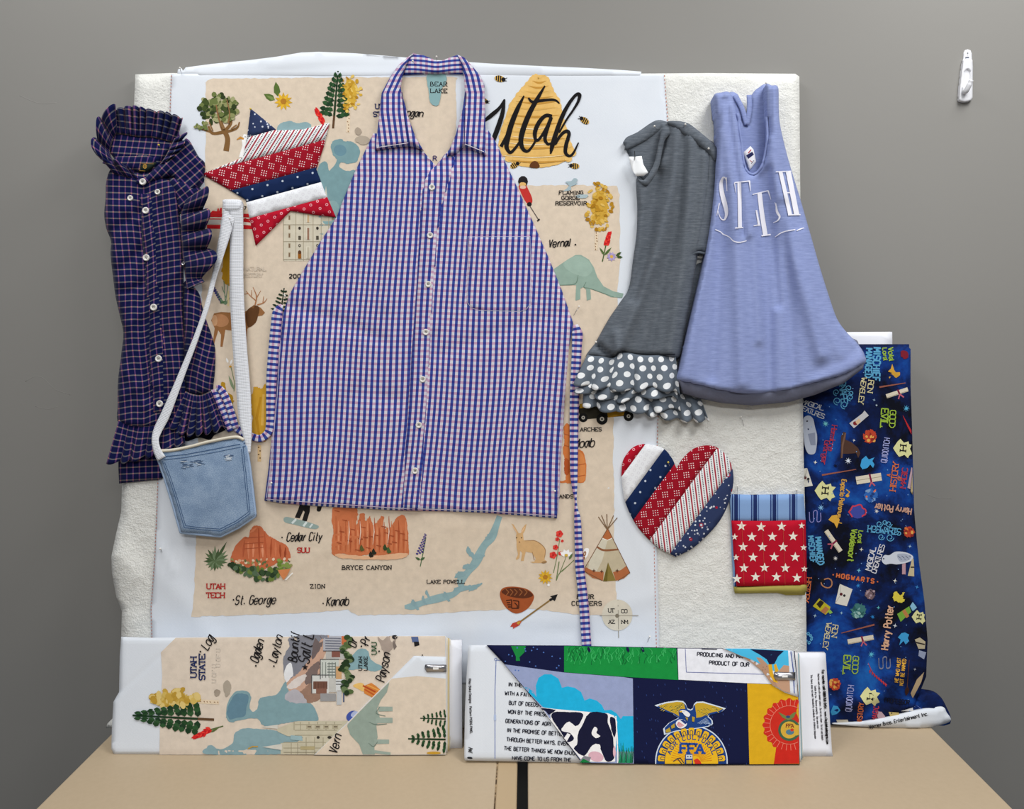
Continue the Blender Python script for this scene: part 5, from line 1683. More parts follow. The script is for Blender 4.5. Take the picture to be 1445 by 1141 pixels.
# ------------------------------------------------------------------ blue tank top
tt = thing('blue_tank_top', 'periwinkle blue tank top with white serif lettering across its chest', 'tank top', base_at(1085, 572, .004))
tb = [(1028, 132), (1041, 133), (1047, 152), (1053.6, 176), (1057, 155), (1061, 134), (1070, 124), (1082, 120), (1088, 150), (1088, 205), (1078, 242), (1062, 250), (1046, 240), (1036, 200), (1030, 160)]
_, TBH = cloth('tank_back', tb, BOARD, const(.012), M_TANK, tt, step=5, rim=.001, rad=3, emin=.5)
to = [(1007, 135), (1017, 130.5), (1031, 132), (1040, 163), (1046, 205), (1051, 236), (1062, 245.5), (1074.5, 233), (1082, 200), (1081.5, 160), (1080.5, 121), (1089, 120.5), (1098, 123), (1099, 150), (1100.5, 174), (1108, 208), (1116, 237), (1130, 283), (1145, 335), (1157, 377), (1168, 412), (1181, 449), (1196, 470), (1209, 483), (1220, 500), (1219.5, 514), (1190, 530), (1150, 541), (1110, 551), (1066, 556), (1022, 552), (985, 544), (957, 536), (960, 515), (972, 462), (984, 412), (992, 377), (999, 340), (1004.5, 303), (1009, 260), (1010.7, 227.6), (1012, 181), (1009, 155)]


def tt_h(q):
    h = .026 + ridge(q, [(1018, 132), (1030, 220), (1040, 330), (1048, 540)], 12, .008) + ridge(q, [(1089, 122), (1094, 250), (1120, 360), (1160, 500)], 12, .008)
    h += ridge(q, [(1010, 180), (1008, 300), (985, 420), (970, 530)], 10, .004) + ridge(q, [(1072, 250), (1080, 350), (1085, 450), (1086, 550)], 9, -.007) + ridge(q, [(1060, 255), (1064, 360), (1072, 480)], 7, .004) + ridge(q, [(1034, 150), (1048, 250), (1056, 330)], 6, .004) + ridge(q, [(1024, 140), (1040, 240), (1050, 330)], 4, -.004) + ridge(q, [(1084, 240), (1090, 330), (1098, 430)], 6, -.005)
    h += ridge(q, [(1105, 290), (1112, 400), (1120, 540)], 8, -.004) + ridge(q, [(1020, 260), (1015, 380), (1005, 530)], 8, -.004) + ridge(q, [(1130, 330), (1150, 430), (1185, 500)], 8, .003)
    h += ridge(q, [(1018, 134), (1016, 180)], 3, -.004) + ridge(q, [(1086, 124), (1088, 190)], 3, -.004) + ridge(q, [(1150, 540), (1218, 505)], 10, .003)
    return h + .008 * np.clip((q[:, 1] - 350) / 200, 0, 1)


tbd, TTH = cloth('tank_front', to, BOARD, lambda q: .034 + 1.6 * (tt_h(q) - .026), M_TANK, tt, step=3.6, rim=.002, rad=5, emin=.62)
hm = [(957, 537), (985, 545), (1022, 553), (1066, 557), (1110, 552), (1150, 542), (1190, 531), (1220, 513), (1221, 508), (1220, 522), (1205, 533), (1210, 530), (1170, 549), (1140, 560), (1114, 567), (1066, 571.5), (1022, 568), (985, 560), (965, 554)]
cloth('hem_band', [(957, 532), (985, 540), (1022, 548), (1066, 552), (1110, 547), (1150, 537), (1190, 526), (1220, 508), (1218, 520), (1190, 541), (1150, 557), (1114, 567), (1066, 571.5), (1022, 568), (985, 560), (965, 554)], BOARD, lambda q: .042 - .016 * np.clip((q[:, 1] - 540) / 30, 0, 1), M_TANK_D, tt, step=5, rim=.004, rad=3, emin=.85, smooth=False)
cloth('tank_back_corner', [(1190, 474), (1205, 478), (1211, 483), (1212, 500), (1196, 505)], BOARD, const(.018), M_TANK_D, tt, step=4, rim=.004, rad=4, emin=.4)
V, F = tube(BOARD.at(catmull([(1040, 160), (1046, 205), (1051, 236), (1062, 246), (1075, 234), (1082.5, 200), (1082, 165)], False, 8), TTH(catmull([(1040, 160), (1046, 205), (1051, 236), (1062, 246), (1075, 234), (1082.5, 200), (1082, 165)], False, 8)) + .001), .0026, 8)
mk('neckline_binding', V, F, M_TANK, tt)
for pts in ([(1041, 134), (1047, 153), (1053.5, 176)], [(1061, 134), (1057.5, 155), (1053.8, 176)]):
    ribbon('armhole_binding', [(x + (-4 if i < 1 else 0), y, 7) for i, (x, y) in enumerate(pts)], BOARD, const(.0135), M_TANK, tt, m=4, step=3)
lb, LH2 = cloth('neck_label', [(1049, 215), (1059, 206), (1063.5, 211), (1067, 228), (1058, 240)], BOARD, const(.0165), M_LABEL, tt, step=4, rim=.0135, rad=1, emin=.7, smooth=False)
P = Print(BOARD, LH2, .0003)
P.poly([(1053, 219), (1061.5, 214), (1064, 218), (1056, 224)], (38, 42, 84)); P.line([(1056, 216), (1060, 211)], 1.5, (176, 40, 50)); P.line([(1058, 226), (1062, 229)], .8, (176, 60, 70)); P.line([(1060, 231), (1064, 226)], .7, (60, 60, 80))
P.done('label_print', lb, M_INK)
P = Print(BOARD, TTH, .0018)
P.seg = 3.0
LW = (226, 226, 236)
z = lambda x, y: (980 + x / 4.075, 100 + y / 4.075)
def zl(pts, w=None):
    P.line([(*z(p[0], p[1]), p[2]) for p in pts], 0, LW, smooth=len(pts) > 2); P.k -= 1
zl([(187, 690, 1), (182, 625, 1.4), (165, 613, 2.4), (153, 650, 5), (160, 710, 6.4), (176, 770, 6.4), (184, 820, 4.4), (172, 855, 2.2), (150, 845, 1.2), (133, 800, .8)]); zl([(184, 612, 1.2), (187, 690, .6)]); zl([(128, 832, .6), (143, 760, 1.6)])
zl([(230, 642, 1.6), (318, 632, 1.6)]); zl([(230, 642, 1.2), (238, 700, .6)]); zl([(316, 632, 2.2), (322, 690, .6)]); zl([(258, 640, 5.4), (262, 900, 5.4)]); zl([(234, 903, 1.6), (280, 900, 1.6)])
zl([(334, 710, 1.4), (425, 688, 1.4)]); zl([(374, 700, 6.4), (388, 820, 6.4), (408, 945, 6.4)]); zl([(385, 948, 1.8), (438, 940, 1.8)]); zl([(424, 690, 2), (440, 740, .6)]); zl([(356, 800, 2.2), (372, 890, 3.4)]); zl([(340, 890, 1.4), (378, 884, 1.4)])
zl([(468, 760, 1), (475, 810, 3.4), (490, 838, 2.6), (476, 862, 1.6), (452, 872, .8)]); zl([(462, 755, .8), (480, 820, 1.6)])
zl([(495, 580, 5.4), (550, 826, 5.4)]); zl([(540, 580, 7.2), (588, 826, 7.2)]); zl([(468, 580, 1.4), (557, 576, 1.4)]); zl([(538, 828, 1.6), (610, 826, 1.6)]); zl([(528, 700, 1.4), (560, 700, 1.4)])
zl([(120, 912, 1.6), (150, 925, 1.2), (165, 938, 1.6), (200, 955, 1.2), (225, 978, 1.4), (260, 985, 1.6), (300, 976, 1)]); zl([(462, 955, 1), (500, 930, 1.4), (540, 918, 1.4), (580, 912, 1.4)]); zl([(588, 918, 1.2), (610, 908, 1.6), (630, 902, 1)])
P.done('printed_lettering', tbd, M_INK, label='white serif letters with a thin swoosh line')
# ------------------------------------------------------------------ fabric bolts
BACK = (0, 1, 0)


def WEDGE(V):
    f = np.clip((V[:, 2] - TABLE_Z) / .2, 0, 1)
    return np.stack([0 * f, 1 - .35 * f, -.62 * f], 1)


FL = Frame((0, on_table(1065.2), TABLE_Z), 18)
FR = Frame((0, on_table(1078.6), TABLE_Z), 23)
FH = Frame((0, on_table(1027), TABLE_Z), 9)


def card(name, px, fr, d0, d1, parent, mat=M_CARD):
    return cloth(name, px, fr, const(d1), mat, parent, step=14, rim=d0, rad=1.0, emin=.8, smooth=False, ext=BACK)


def clip_bar(parent, fr, x0, y0, x1, y1, d, ang=0):
    cx, cy = (x0 + x1) / 2, (y0 + y1) / 2
    o, Hc = cloth('metal_clip', [(x0, y0), (x0 + 2, y0 - .4), (x1, y0), (x1, y1), (x0 + 2, y1), (x0 - .8, cy)], fr, const(d), M_STEEL, parent, step=6, rim=d - .004, rad=2, emin=.4, smooth=False, label='small silver clip')
    P = Print(fr, Hc, .0004)
    P.poly([(cx - 4, cy - 1.4), (cx + 4, cy - 1.4), (cx + 4, cy + 1.6), (cx - 4, cy + 1.6)], (226, 226, 224))
    P.done('clip_slot', o, M_INK)


# ---- map print bolt
b1 = thing('map_print_bolt', 'flat bolt of beige map print cotton on a white card, lying on its long edge', 'fabric bolt', tuple(FL.at([(400, 1065)], np.array([0.0]))[0]))
o1 = [(171, 898), (210, 899.5), (250, 899), (400, 897.5), (629, 896.5), (629, 980), (628, 1064.5), (500, 1065), (300, 1065), (161, 1064.5), (157, 1056), (158, 1024), (160, 990), (168, 976), (169, 925)]
_, H1 = cloth('wrapped_cloth', o1, FL, lambda q: .0006 * np.sin(q[:, 0] * .03) + ridge(q, [(229, 922), (174, 972)], 2.5, -.0012), M_COTTON, b1, step=5, rim=-.040, rad=2.5, emin=.94, smooth=False, ext=WEDGE)
card('bolt_card', [(600, 905), (651.5, 904), (652, 1056), (600, 1057)], FL, -.028, -.019, b1)
for k, (x, c) in enumerate(((631.5, (222, 216, 204)), (634, (214, 196, 150)), (636, (226, 222, 214)), (637.5, (150, 140, 110)))):
    card('cloth_layer', [(610, 900 + k * 1.5), (x, 900 + k * 1.5), (x, 1062 - k * 1.5), (610, 1062 - k * 1.5)], FL, -.012 - k * .006, -.006 - k * .006, b1, plain('layer_cotton', c, .9, .15, weave=1.5))


def n1(eps=.0011):
    return Print(FL, H1, eps)


P = n1(.0007)
P.poly([(248, 899.5), (400, 898), (628.5, 897), (628.5, 980), (627.5, 1064), (500, 1064.5), (225, 1064.5), (226, 1006), (229, 952), (227, 920)], (216, 203, 188), step=4)
P.done('printed_ground', b1)
P = n1()
aspen(P, 246, 986, 34, 13, ((309, 990.6), (275, 989)), 60, ((206, 178, 96), (194, 160, 70), (216, 192, 122), (182, 146, 56)), 12, 6); P.done('printed_aspen', b1)
P = n1(.0016); pine(P, 302, 1015, 187, 1009, 38, .2, n=10, seed=6); P.done('printed_pine', b1)
P = n1(); paintbrush(P, 299, 1028, 271, 1042, 12, 8); P.line([(297, 1029), (315, 1024)], 1.6, (90, 104, 60)); P.leaf(297, 1033, 14, 3, -30, (90, 104, 60)); P.done('printed_wildflower', b1)
P = n1(); P.rag([(302, 976), (306, 972), (311, 975), (309, 981), (304, 982)], (160, 148, 134), .4, 3); P.rag([(315, 966), (321, 959), (326, 966), (325, 977), (319, 983), (316, 975)], (168, 158, 144), .4, 3); P.done('printed_pebbles', b1)
P = n1()
P.rag([(319, 1007), (322, 990), (332, 976), (348, 975), (354, 983), (352, 997), (357, 1004), (363.5, 998.6), (367, 985), (389, 980), (397, 970), (402, 962), (408, 965), (412, 990), (438, 992), (448, 1008), (447, 1017), (420, 1017), (381, 1024), (370, 1022), (365, 1015), (355, 1013), (336, 1016), (327, 1019), (320, 1014)], (126, 158, 166), .5, 4, 2)
P.rag([(320, 1006), (324, 992), (333, 979), (347, 979), (351, 985), (348, 998), (345, 1010), (332, 1013), (325, 1015)], (98, 132, 150), .5, 4, 3)
P.rag([(293, 1064), (293, 1053), (298, 1051), (311, 1057), (328, 1048), (331, 1034), (346, 1027), (362, 1028), (381, 1029), (413, 1036), (432, 1041), (420, 1050), (400, 1063)], (134, 164, 172), .5, 4, 4)
P.done('printed_lakes', b1)
P = n1(.0016)
P.poly([(420, 1017), (492, 1017), (470, 1040), (445, 1064), (396, 1064), (396, 1048), (420, 1046), (428, 1040), (405, 1038), (392, 1032), (390, 1028), (405, 1022)], (196, 190, 168), step=7)
for y in (1022, 1030, 1037, 1047, 1055, 1061):
    P.line([(400 if y > 1045 else 416, y), (486 - max(0, y - 1018) * .9, y)], .9, (150, 142, 120))
for x in (415, 424, 436, 448, 460, 472):
    P.line([(x, 1018), (x, 1030)], .9, (156, 148, 126)); P.line([(x - 4, 1040 if x > 430 else 1048), (x - 4, 1064)], .9, (156, 148, 126))
for x in (437, 449, 461, 474):
    P.poly([(x - 5, 1022), (x + 3, 1022), (x + 3, 1028), (x - 5, 1028)], (176, 168, 144)); P.line([(x - 3, 1025), (x + 2, 1025)], 1.8, (110, 100, 84))
P.ell(449, 1040, 2.2, 2, 0, (60, 56, 50)); P.ell(465, 1040, 3, 2, 0, (60, 56, 50)); P.line([(424, 1055), (444, 1055)], 5, (176, 164, 126)); P.poly([(367, 1025.5), (392, 1022), (392, 1028)], (206, 204, 196)); P.poly([(370, 1053.5), (398, 1049), (398, 1058)], (206, 204, 196)); P.line([(350, 1056), (356, 1053), (364, 1053)], 1.6, (190, 150, 60)); P.poly([(410, 1037), (426, 1038), (427, 1045), (410, 1043)], (150, 178, 184))
P.done('printed_stone_building', b1)
P = n1()
for pts, c in (([(402, 958), (400, 930), (408, 912), (412, 898), (470, 898), (452, 925), (430, 950), (412, 966)], (128, 130, 140)), ([(405, 962), (420, 950), (440, 925), (455, 900), (465, 898), (456, 930), (452, 950), (430, 975), (415, 985), (408, 975)], (196, 160, 140)), ([(412, 985), (430, 970), (450, 950), (456, 965), (452, 985), (432, 992)], (150, 120, 104)), ([(404, 978), (418, 972), (430, 984), (432, 991), (412, 991), (402, 985)], (176, 174, 182)), ([(401, 945), (410, 935), (414, 950), (404, 962)], (226, 228, 232)), ([(430, 952), (445, 935), (452, 936), (444, 958), (432, 966)], (120, 104, 100)), ([(444, 900), (458, 898), (452, 915), (440, 930)], (110, 98, 98)), ([(405, 968), (420, 955), (433, 952), (426, 964), (412, 972)], (214, 206, 202))):
    P.rag(pts, c, .8, 4, len(pts))
P.done('printed_mountains', b1)
P = n1(.0015)
for x0, y0, x1, y1, c in ((456, 897, 482, 918, (170, 172, 180)), (460, 918, 486, 930, (178, 178, 176)), (468, 918.5, 480, 927, (130, 86, 76)), (452, 930, 478, 958, (196, 202, 196)), (440, 952, 464, 978, (206, 208, 206)), (442, 961, 462, 972, (120, 84, 70)), (446, 970, 461, 978, (130, 92, 78)), (464, 956, 476, 976, (190, 190, 186)), (474, 940, 482, 958, (200, 160, 116)), (474, 958, 485, 974, (210, 214, 216)), (452, 978, 474, 989, (150, 150, 152)), (475, 975, 482, 994, (186, 190, 194)), (484, 973, 486, 990, (84, 96, 124)), (482, 897, 489, 909, (190, 106, 66))):
    P.poly([(x0, y0), (x1, y0), (x1, y1), (x0, y1)], c)
for k in range(5):
    P.line([(459, 900 + k * 3.6), (481, 900.5 + k * 3.6)], 1.2, (110, 114, 128)); P.line([(455 + k * 4.6, 934), (455 + k * 4.6, 956)], 1, (120, 128, 122)); P.line([(462, 936 + k * 4), (474, 936 + k * 4)], 1.4, (110, 118, 116))
for k in range(9):
    P.line([(443 + k * 2.2, 962), (443 + k * 2.2, 971)], .6, (90, 62, 52))
for a, b in (((440, 952), (464, 952)), ((440, 952), (440, 978)), ((452, 930), (478, 930)), ((452, 930), (452, 958)), ((456, 918), (482, 918)), ((474, 965), (485, 965)), ((474, 961), (485, 961))):
    P.line([a, b], 1, (80, 80, 84))
P.done('printed_city_buildings', b1)
P = n1(.0018)
r = random.Random(5)
for k in range(46):
    t = k / 46
    P.ell(489 + 4 * math.sin(t * 20) + r.uniform(-4, 4), 899 + 80 * t, r.uniform(3, 5.5), r.uniform(2.6, 4.5), 0, r.choice([(52, 74, 42), (84, 104, 62), (38, 56, 34), (104, 122, 84)]), 8)
P.done('printed_hedge', b1)
P = n1()
P.rag([(488, 943), (490, 932), (497, 925), (506, 916), (514, 915), (520, 919), (522, 928), (528, 934), (539, 940), (538, 944), (526, 947), (512, 943), (497, 945)], (132, 166, 174), .5, 4, 2)
P.rag([(533, 898), (540, 903), (548, 897), (558, 898), (557, 910), (550, 920), (546, 928), (540, 918), (536, 908)], (166, 152, 142), .6, 4); P.ell(557, 898.5, 4, 3, 0, (46, 44, 46)); P.poly([(556, 903), (560, 912), (556, 917), (554, 908)], (120, 110, 104)); P.poly([(580, 898), (590, 898), (591, 905), (582, 906)], (86, 104, 148)); P.poly([(584, 905), (591, 905), (592, 910), (585, 912)], (36, 34, 36))
P.poly([(512, 968), (524, 963), (530, 967), (537, 973), (533, 982), (526, 984), (514, 978)], (206, 130, 62)); P.poly([(498, 967), (508, 963), (514, 966), (513, 975), (506, 972)], (226, 186, 110), smooth=True); P.line([(512, 967), (530, 976)], 2.4, (176, 76, 36)); P.line([(514, 972), (528, 980)], 2, (188, 88, 42)); P.line([(518, 966), (536, 974)], 1.8, (226, 160, 80))
P.ell(497, 1010, 9, 7, -35, (66, 84, 162), 14); P.ell(500, 1007, 5.5, 3.6, -35, (170, 180, 212), 10)
P.done('printed_motifs', b1)
P = n1(.0021)
NV = (34, 46, 92)
P.text('UTAH', 273, 941, 8, NV, 2.0, -90, sp=.26, wd=.66, serif=.13); P.text('STATE', 285, 941, 8, NV, 2.0, -90, sp=.26, wd=.66, serif=.13)
for t, x, y, a, h in (('Log', 293, 905, -62, 13), ('Ogden', 363, 917, -74, 12.5), ('Layton', 389, 914, -76, 12.5), ('Bountif', 415, 912, -84, 12.5), ('Salt L', 432, 913, -80, 16), ('Or', 498, 906, -75, 12), ('Pr', 516, 903, -75, 12), ('Payson', 541, 940, -78, 13)):
    P.text(t, x, y, h * .95, INK, 1.6, a, sp=.15, wd=.42, sm=True, slant=.22)
for x, y in ((282.7, 919), (361, 939), (386.5, 939.5), (412, 930.5), (510, 911.5), (515.5, 909.5), (535, 918.5)):
    P.ell(x, y, 1.3, 1.3, 0, INK)
P.star(430.5, 941, 5, INK); P.text('UTAH', 508.5, 936, 4.6, INK, 1.1, -90, sp=.5, serif=.12); P.text('LAKE', 516, 936, 4.6, INK, 1.1, -90, sp=.5, serif=.12); P.text('UVU', 528, 914.5, 6.5, (44, 84, 56), 1.5, -90, serif=.13)
P.done('printed_lettering', b1, M_INK)
P = n1(.0011)
for k in range(2):
    P.text('U OF U', 302 + 6 * k, 950 - 22 * k, 5.5, (200, 190, 178), 1, -90, serif=.1)
P.done('faint_show_through', b1, M_INK)
# folded corner layer
fo1 = [(584, 925), (629.5, 926.5), (630, 990), (629, 1064.5), (530, 1065.2), (443, 1065), (466, 1043), (489, 1020.5), (520, 989), (549, 960)]
fl, HF = cloth('folded_layer', fo1, FL, lambda q: .0035 + .0006 * np.sin(q[:, 0] * .04), M_COTTON, b1, step=6, rim=.0006, rad=1.6, emin=.7, smooth=False)
P = Print(FL, HF, .0003)
P.poly([(553, 957), (588, 953.5), (629, 957), (629.3, 1000), (628.6, 1064), (530, 1064.6), (444.5, 1064.4), (466, 1043.2), (489.5, 1021), (520.5, 989.5), (549, 961)], (216, 202, 184), step=6)
P.done('printed_ground', fl)
P = Print(FL, HF, .0008)
P.poly([(549.5, 962), (546, 976), (537, 988), (532, 1000), (536, 1012), (531, 1024), (533, 1040), (528, 1052), (529, 1064), (512, 1064), (507, 1050), (494, 1036), (490, 1024), (491, 1021), (520.5, 990.5)], (146, 162, 152), step=6)
for a, b, w in (((534, 1000), (554, 1000), 7), ((530, 1016), (554, 1016), 8), ((528, 1046), (549, 1046), 6.5), ((528, 1060), (551, 1063), 4)):
    P.line([(*a, w), (*b, w * .9)], 0, (152, 168, 158))
P.line([(536, 997, .6), (531, 1006, 1.4), (544, 1010, .8)], 0, (110, 126, 116), smooth=True); P.line([(520, 1018, .6), (530, 1022, 1.6), (546, 1021, .8)], 0, (110, 126, 116), smooth=True); P.line([(520, 1048, .6), (527, 1053, 1.4), (533, 1046, .8)], 0, (110, 126, 116), smooth=True)
P.done('printed_dinosaur', fl)
P = Print(FL, HF, .0008); pine(P, 629, 1014, 593, 1013, 20, .02, n=6, seed=3); P.done('printed_pine', fl)
P = Print(FL, HF, .0008); pine(P, 629, 1043, 576, 1042, 30, .02, n=7, seed=5); P.ell(612, 1062, 10, 2, 0, (196, 150, 50)); P.done('printed_pine', fl)
P = Print(FL, HF, .0011); P.text('Vern', 473, 1048, 12.5, INK, 1.6, -76, sp=.15, wd=.44, sm=True, slant=.22); P.ell(596, 924, 1, 1, 0, INK); P.done('printed_lettering', fl, M_INK)
clip_bar(b1, FL, 600, 937.5, 630, 948, .0075)

# ---- farm print bolt
b2 = thing('farm_print_bolt', 'flat bolt of navy, green and yellow farm print cotton on a white card', 'fabric bolt', tuple(FR.at([(890, 1077)], np.array([0.0]))[0]))
o2 = [(661, 910), (690, 909.5), (800, 910.5), (954, 914), (1060, 915), (1121, 918), (1124, 950), (1126, 982), (1128, 1078), (980, 1078), (822, 1076), (656, 1072.5), (655, 1068), (656, 1004), (658, 960)]
_, H2 = cloth('wrapped_cloth', o2, FR, lambda q: .0006 * np.sin(q[:, 0] * .03) + ridge(q, [(676, 915), (672, 1070)], 3, .0012), M_COTTON, b2, step=7, rim=-.050, rad=2.5, emin=.95, smooth=False, ext=WEDGE)
cd, HC = card('bolt_card', [(1090, 922), (1165, 921.7), (1170, 997), (1175, 1073), (1090, 1074)], FR, -.034, -.024, b2)
for k, c in enumerate(((232, 232, 234), (120, 170, 190), (214, 214, 206), (96, 110, 84))):
    card('cloth_layer', [(1110, 920 + k), (1126 + k * 1.2, 921 + k), (1131 + k * 1.2, 1077 - k * 1.5), (1110, 1077 - k)], FR, -.014 - k * .006, -.008 - k * .006, b2, plain('layer_cotton', c, .9, .15, weave=1.5))
P = Print(FR, HC, .0004)
P.text('For reorder call (888)768-8454 . www.rileyblakedesigns.com', 1164.8, 997, 3.4, INK, .95, 86.3, sp=.16, wd=.44)
for t, x, y in (('Machine wash cold with similar colors . Do not dry clean . Do not use bleach', 1158, 997), ('Tumble dry low . Remove promptly . Use warm iron', 1152.5, 997), ('This fabric does not meet flammability standards for childrens sleepwear', 1148, 997)):
    P.text(t, x, y, 2.7, (70, 68, 74), .5, 86.3, sp=.13, wd=.40)
P.done('printed_lettering', cd, M_INK)


def n2(eps=.0007):
    return Print(FR, H2, eps)


P = n2()
P.line([(700, 932), (698.5, 975), (698.5, 1070)], .8, (96, 116, 176)); P.line([(700, 931), (712, 931.5)], .8, (96, 116, 176)); P.line([(699.5 + 1.8 * math.cos(a), 930 + 1.8 * math.sin(a)) for a in np.linspace(0, 6.28, 10)], .7, (96, 116, 176)); P.poly([(697, 1008), (700, 1008), (700, 1016), (697, 1016)], (176, 192, 224))
CB = (40, 42, 54)
for t, x, y in (('IN THE FUTURE', 717.5, 965), ('WITH A FAITH', 712.7, 977.5), ('BUT OF DEEDS', 718.5, 991), ('WON BY THE PRESENT', 717, 1003.5), ('GENERATIONS OF AGRI', 713.6, 1016.5), ('IN THE PROMISE OF BETTER', 715.6, 1029.5), ('THROUGH BETTER WAYS, EVEN', 715, 1042.5), ('THE BETTER THINGS WE NOW ENJOY', 711.5, 1055), ('HAVE COME TO US FROM THE', 723, 1069)):
    P.text(t, x, y, 5.2, CB, 1.05, 4.2 if y < 1060 else 2, sp=.15, wd=.56, left=True)
P.text('Riley Blake Designs   Pattern P15816 PANEL', 664, 996, 3.2, (50, 50, 54), .7, 88.5, sp=.16, wd=.50); P.star(663.5, 1058, 3.5, (60, 60, 60), 6, .5); P.line([(661, 1054), (667, 1056), (661, 1060), (667, 1062)], .9, (50, 50, 54)); P.ell(663, 1069, 4, 1.6, 5, (40, 40, 44))
P.done('printed_lettering', b2, M_INK)
f2 = [(686.5, 909.8), (800, 910.3), (954, 913.6), (1060, 914.8), (1121.5, 918), (1124.5, 950), (1127, 982), (1128.6, 1078.4), (980, 1078.6), (821, 1076), (795, 1041), (764, 998.5), (737, 967.5), (711.7, 936.5)]
fl2, HG = cloth('folded_layer', f2, FR, lambda q: .0042 + .0006 * np.sin(q[:, 0] * .03 + q[:, 1] * .02), M_NAVY, b2, step=6, rim=.0006, rad=1.6, emin=.7, smooth=False)


def n3(eps=.0004):
    return Print(FR, HG, eps)


P = n3()
P.poly([(796, 911), (954, 914.3), (957, 959), (880, 954.5), (796, 948)], (22, 138, 62), step=6)
P.poly([(721, 911), (742, 911), (740, 920), (733, 927), (734, 932), (728, 932), (728, 926)], (26, 132, 62))
r = random.Random(3)
for k in range(90):
    x = r.uniform(799, 952); y = r.uniform(918, 938)
    P.line([(x, y, 1.2), (x + r.uniform(-3, 3), y - 5, 1), (x + r.uniform(-6, 6), max(911.5 + (x - 796) * .02, y - 11), .3)], 0, r.choice([(50, 168, 88), (14, 104, 50), (62, 178, 100)]), smooth=True)
for x in (831, 886, 907):
    P.ell(x, 916, 2, 4, -20, (20, 26, 64))
P.done('printed_grass', fl2, stuff=True)
P = n3()
P.poly([(712, 937), (796, 948.5), (880, 955), (893, 957), (894.5, 1077), (822, 1075.5), (796, 1041), (765, 998.5), (738, 967.5)], (146, 158, 196), step=6)
CY_ = (30, 172, 218)
P.poly([(738, 968.5), (745, 970), (752, 975), (757, 983), (756, 967), (760, 956), (768, 951), (778, 951), (788, 957), (793, 970), (801, 968), (811, 970), (820, 976), (825, 988), (832, 985), (842, 988), (849, 994), (853, 1002), (862, 1001), (870, 1006), (876, 1014), (879, 1010), (893.5, 1010), (894.3, 1060), (870, 1060), (840, 1010), (790, 1005), (766, 997)], CY_, step=7)
P.done('printed_sky', fl2)
P = n3(.0007)
P.poly([(763, 997.5), (784, 1000), (830, 1004), (858, 1006), (866, 1009), (871, 1018), (870, 1040), (868, 1064), (868, 1074), (858, 1075), (822, 1074), (796, 1041)], (236, 236, 238), step=7, smooth=False)
for pts in ([(764, 999), (778, 1000), (784, 1002), (775, 1008), (771, 1004)], [(778, 1011), (784, 1004), (800, 1004.5), (822, 1006), (818, 1020), (812, 1024), (802, 1018), (792, 1030), (804, 1034), (810, 1042), (800, 1046), (790, 1030)], [(833, 1005), (856, 1007), (858, 1020), (864, 1036), (866, 1052), (866, 1070), (856, 1074), (848, 1058), (846, 1050), (836, 1051), (824, 1066), (810, 1056), (814, 1050), (816, 1035), (822, 1022)], [(861, 1012), (868, 1014), (870, 1028), (867, 1040), (862, 1026)]):
    P.rag(pts, (22, 24, 52), .4, 4, 2)
P.rag([(835, 1035), (839, 1025), (843, 1028), (842, 1034), (847, 1038), (841, 1041)], (236, 236, 238), .3, 3); P.ell(841, 1067, 11, 7, 15, (214, 172, 186)); P.ell(867, 1060, 2, 8, 0, (220, 178, 190)); P.poly([(817, 1074), (824, 1066), (834, 1068), (832, 1074)], (130, 130, 140))
P.line([(869, 1010), (871, 1040), (872, 1076)], 1.6, (240, 240, 242))
for k in range(14):
    x = 873 + k * 1.5
    P.line([(x, 1076, 1.4), (x + 1, 1062, 1), (x + r.uniform(-3, 3), 1046 + r.uniform(0, 12), .3)], 0, r.choice([(20, 110, 70), (26, 140, 96), (16, 84, 60)]), smooth=True)
P.poly([(818, 1075.5), (823, 1070), (834, 1075.5)], (20, 120, 60))
P.done('printed_cow', fl2)
P = n3()
for k in range(70):
    x, y = r.uniform(895, 1054), r.uniform(958, 1076)
    P.line([(x, y), (x + .6, y + 2.6)], 1.1, (38, 56, 112), hold=True)
for k in range(22):
    x, y = r.uniform(700, 794), r.uniform(912, 946)
    if y < 912 + (x - 690) * .9: P.ell(x, y, 1.1, 1.1, 0, (74, 110, 180), 6)
P.done('printed_flecks', fl2, stuff=True)
P = n3()
P.poly([(956, 914.5), (1060, 915.3), (1120, 918.4), (1123.5, 950), (1125, 966), (1054, 963.5), (957.5, 958.5)], (226, 229, 238), step=7)
P.poly([(1054.5, 964), (1125, 966.5), (1126.5, 990), (1128, 1077.5), (1057.5, 1078)], (212, 166, 30), step=7)
P.done('printed_blocks', fl2)
P = n3(.0007)
P.line([(967, 915), (968.5, 948), (1078, 951)], .8, (90, 100, 160)); P.text('PRODUCING AND MAR', 984, 922.5, 5.2, CB, 1.25, 3, sp=.2, left=True); P.text('PRODUCT OF OUR', 1001, 934.5, 5.2, CB, 1.25, 3, sp=.2, left=True); P.line([(990, 915.4), (1012, 915.8)], 1.2, CB)
P.done('printed_lettering', fl2, M_INK)
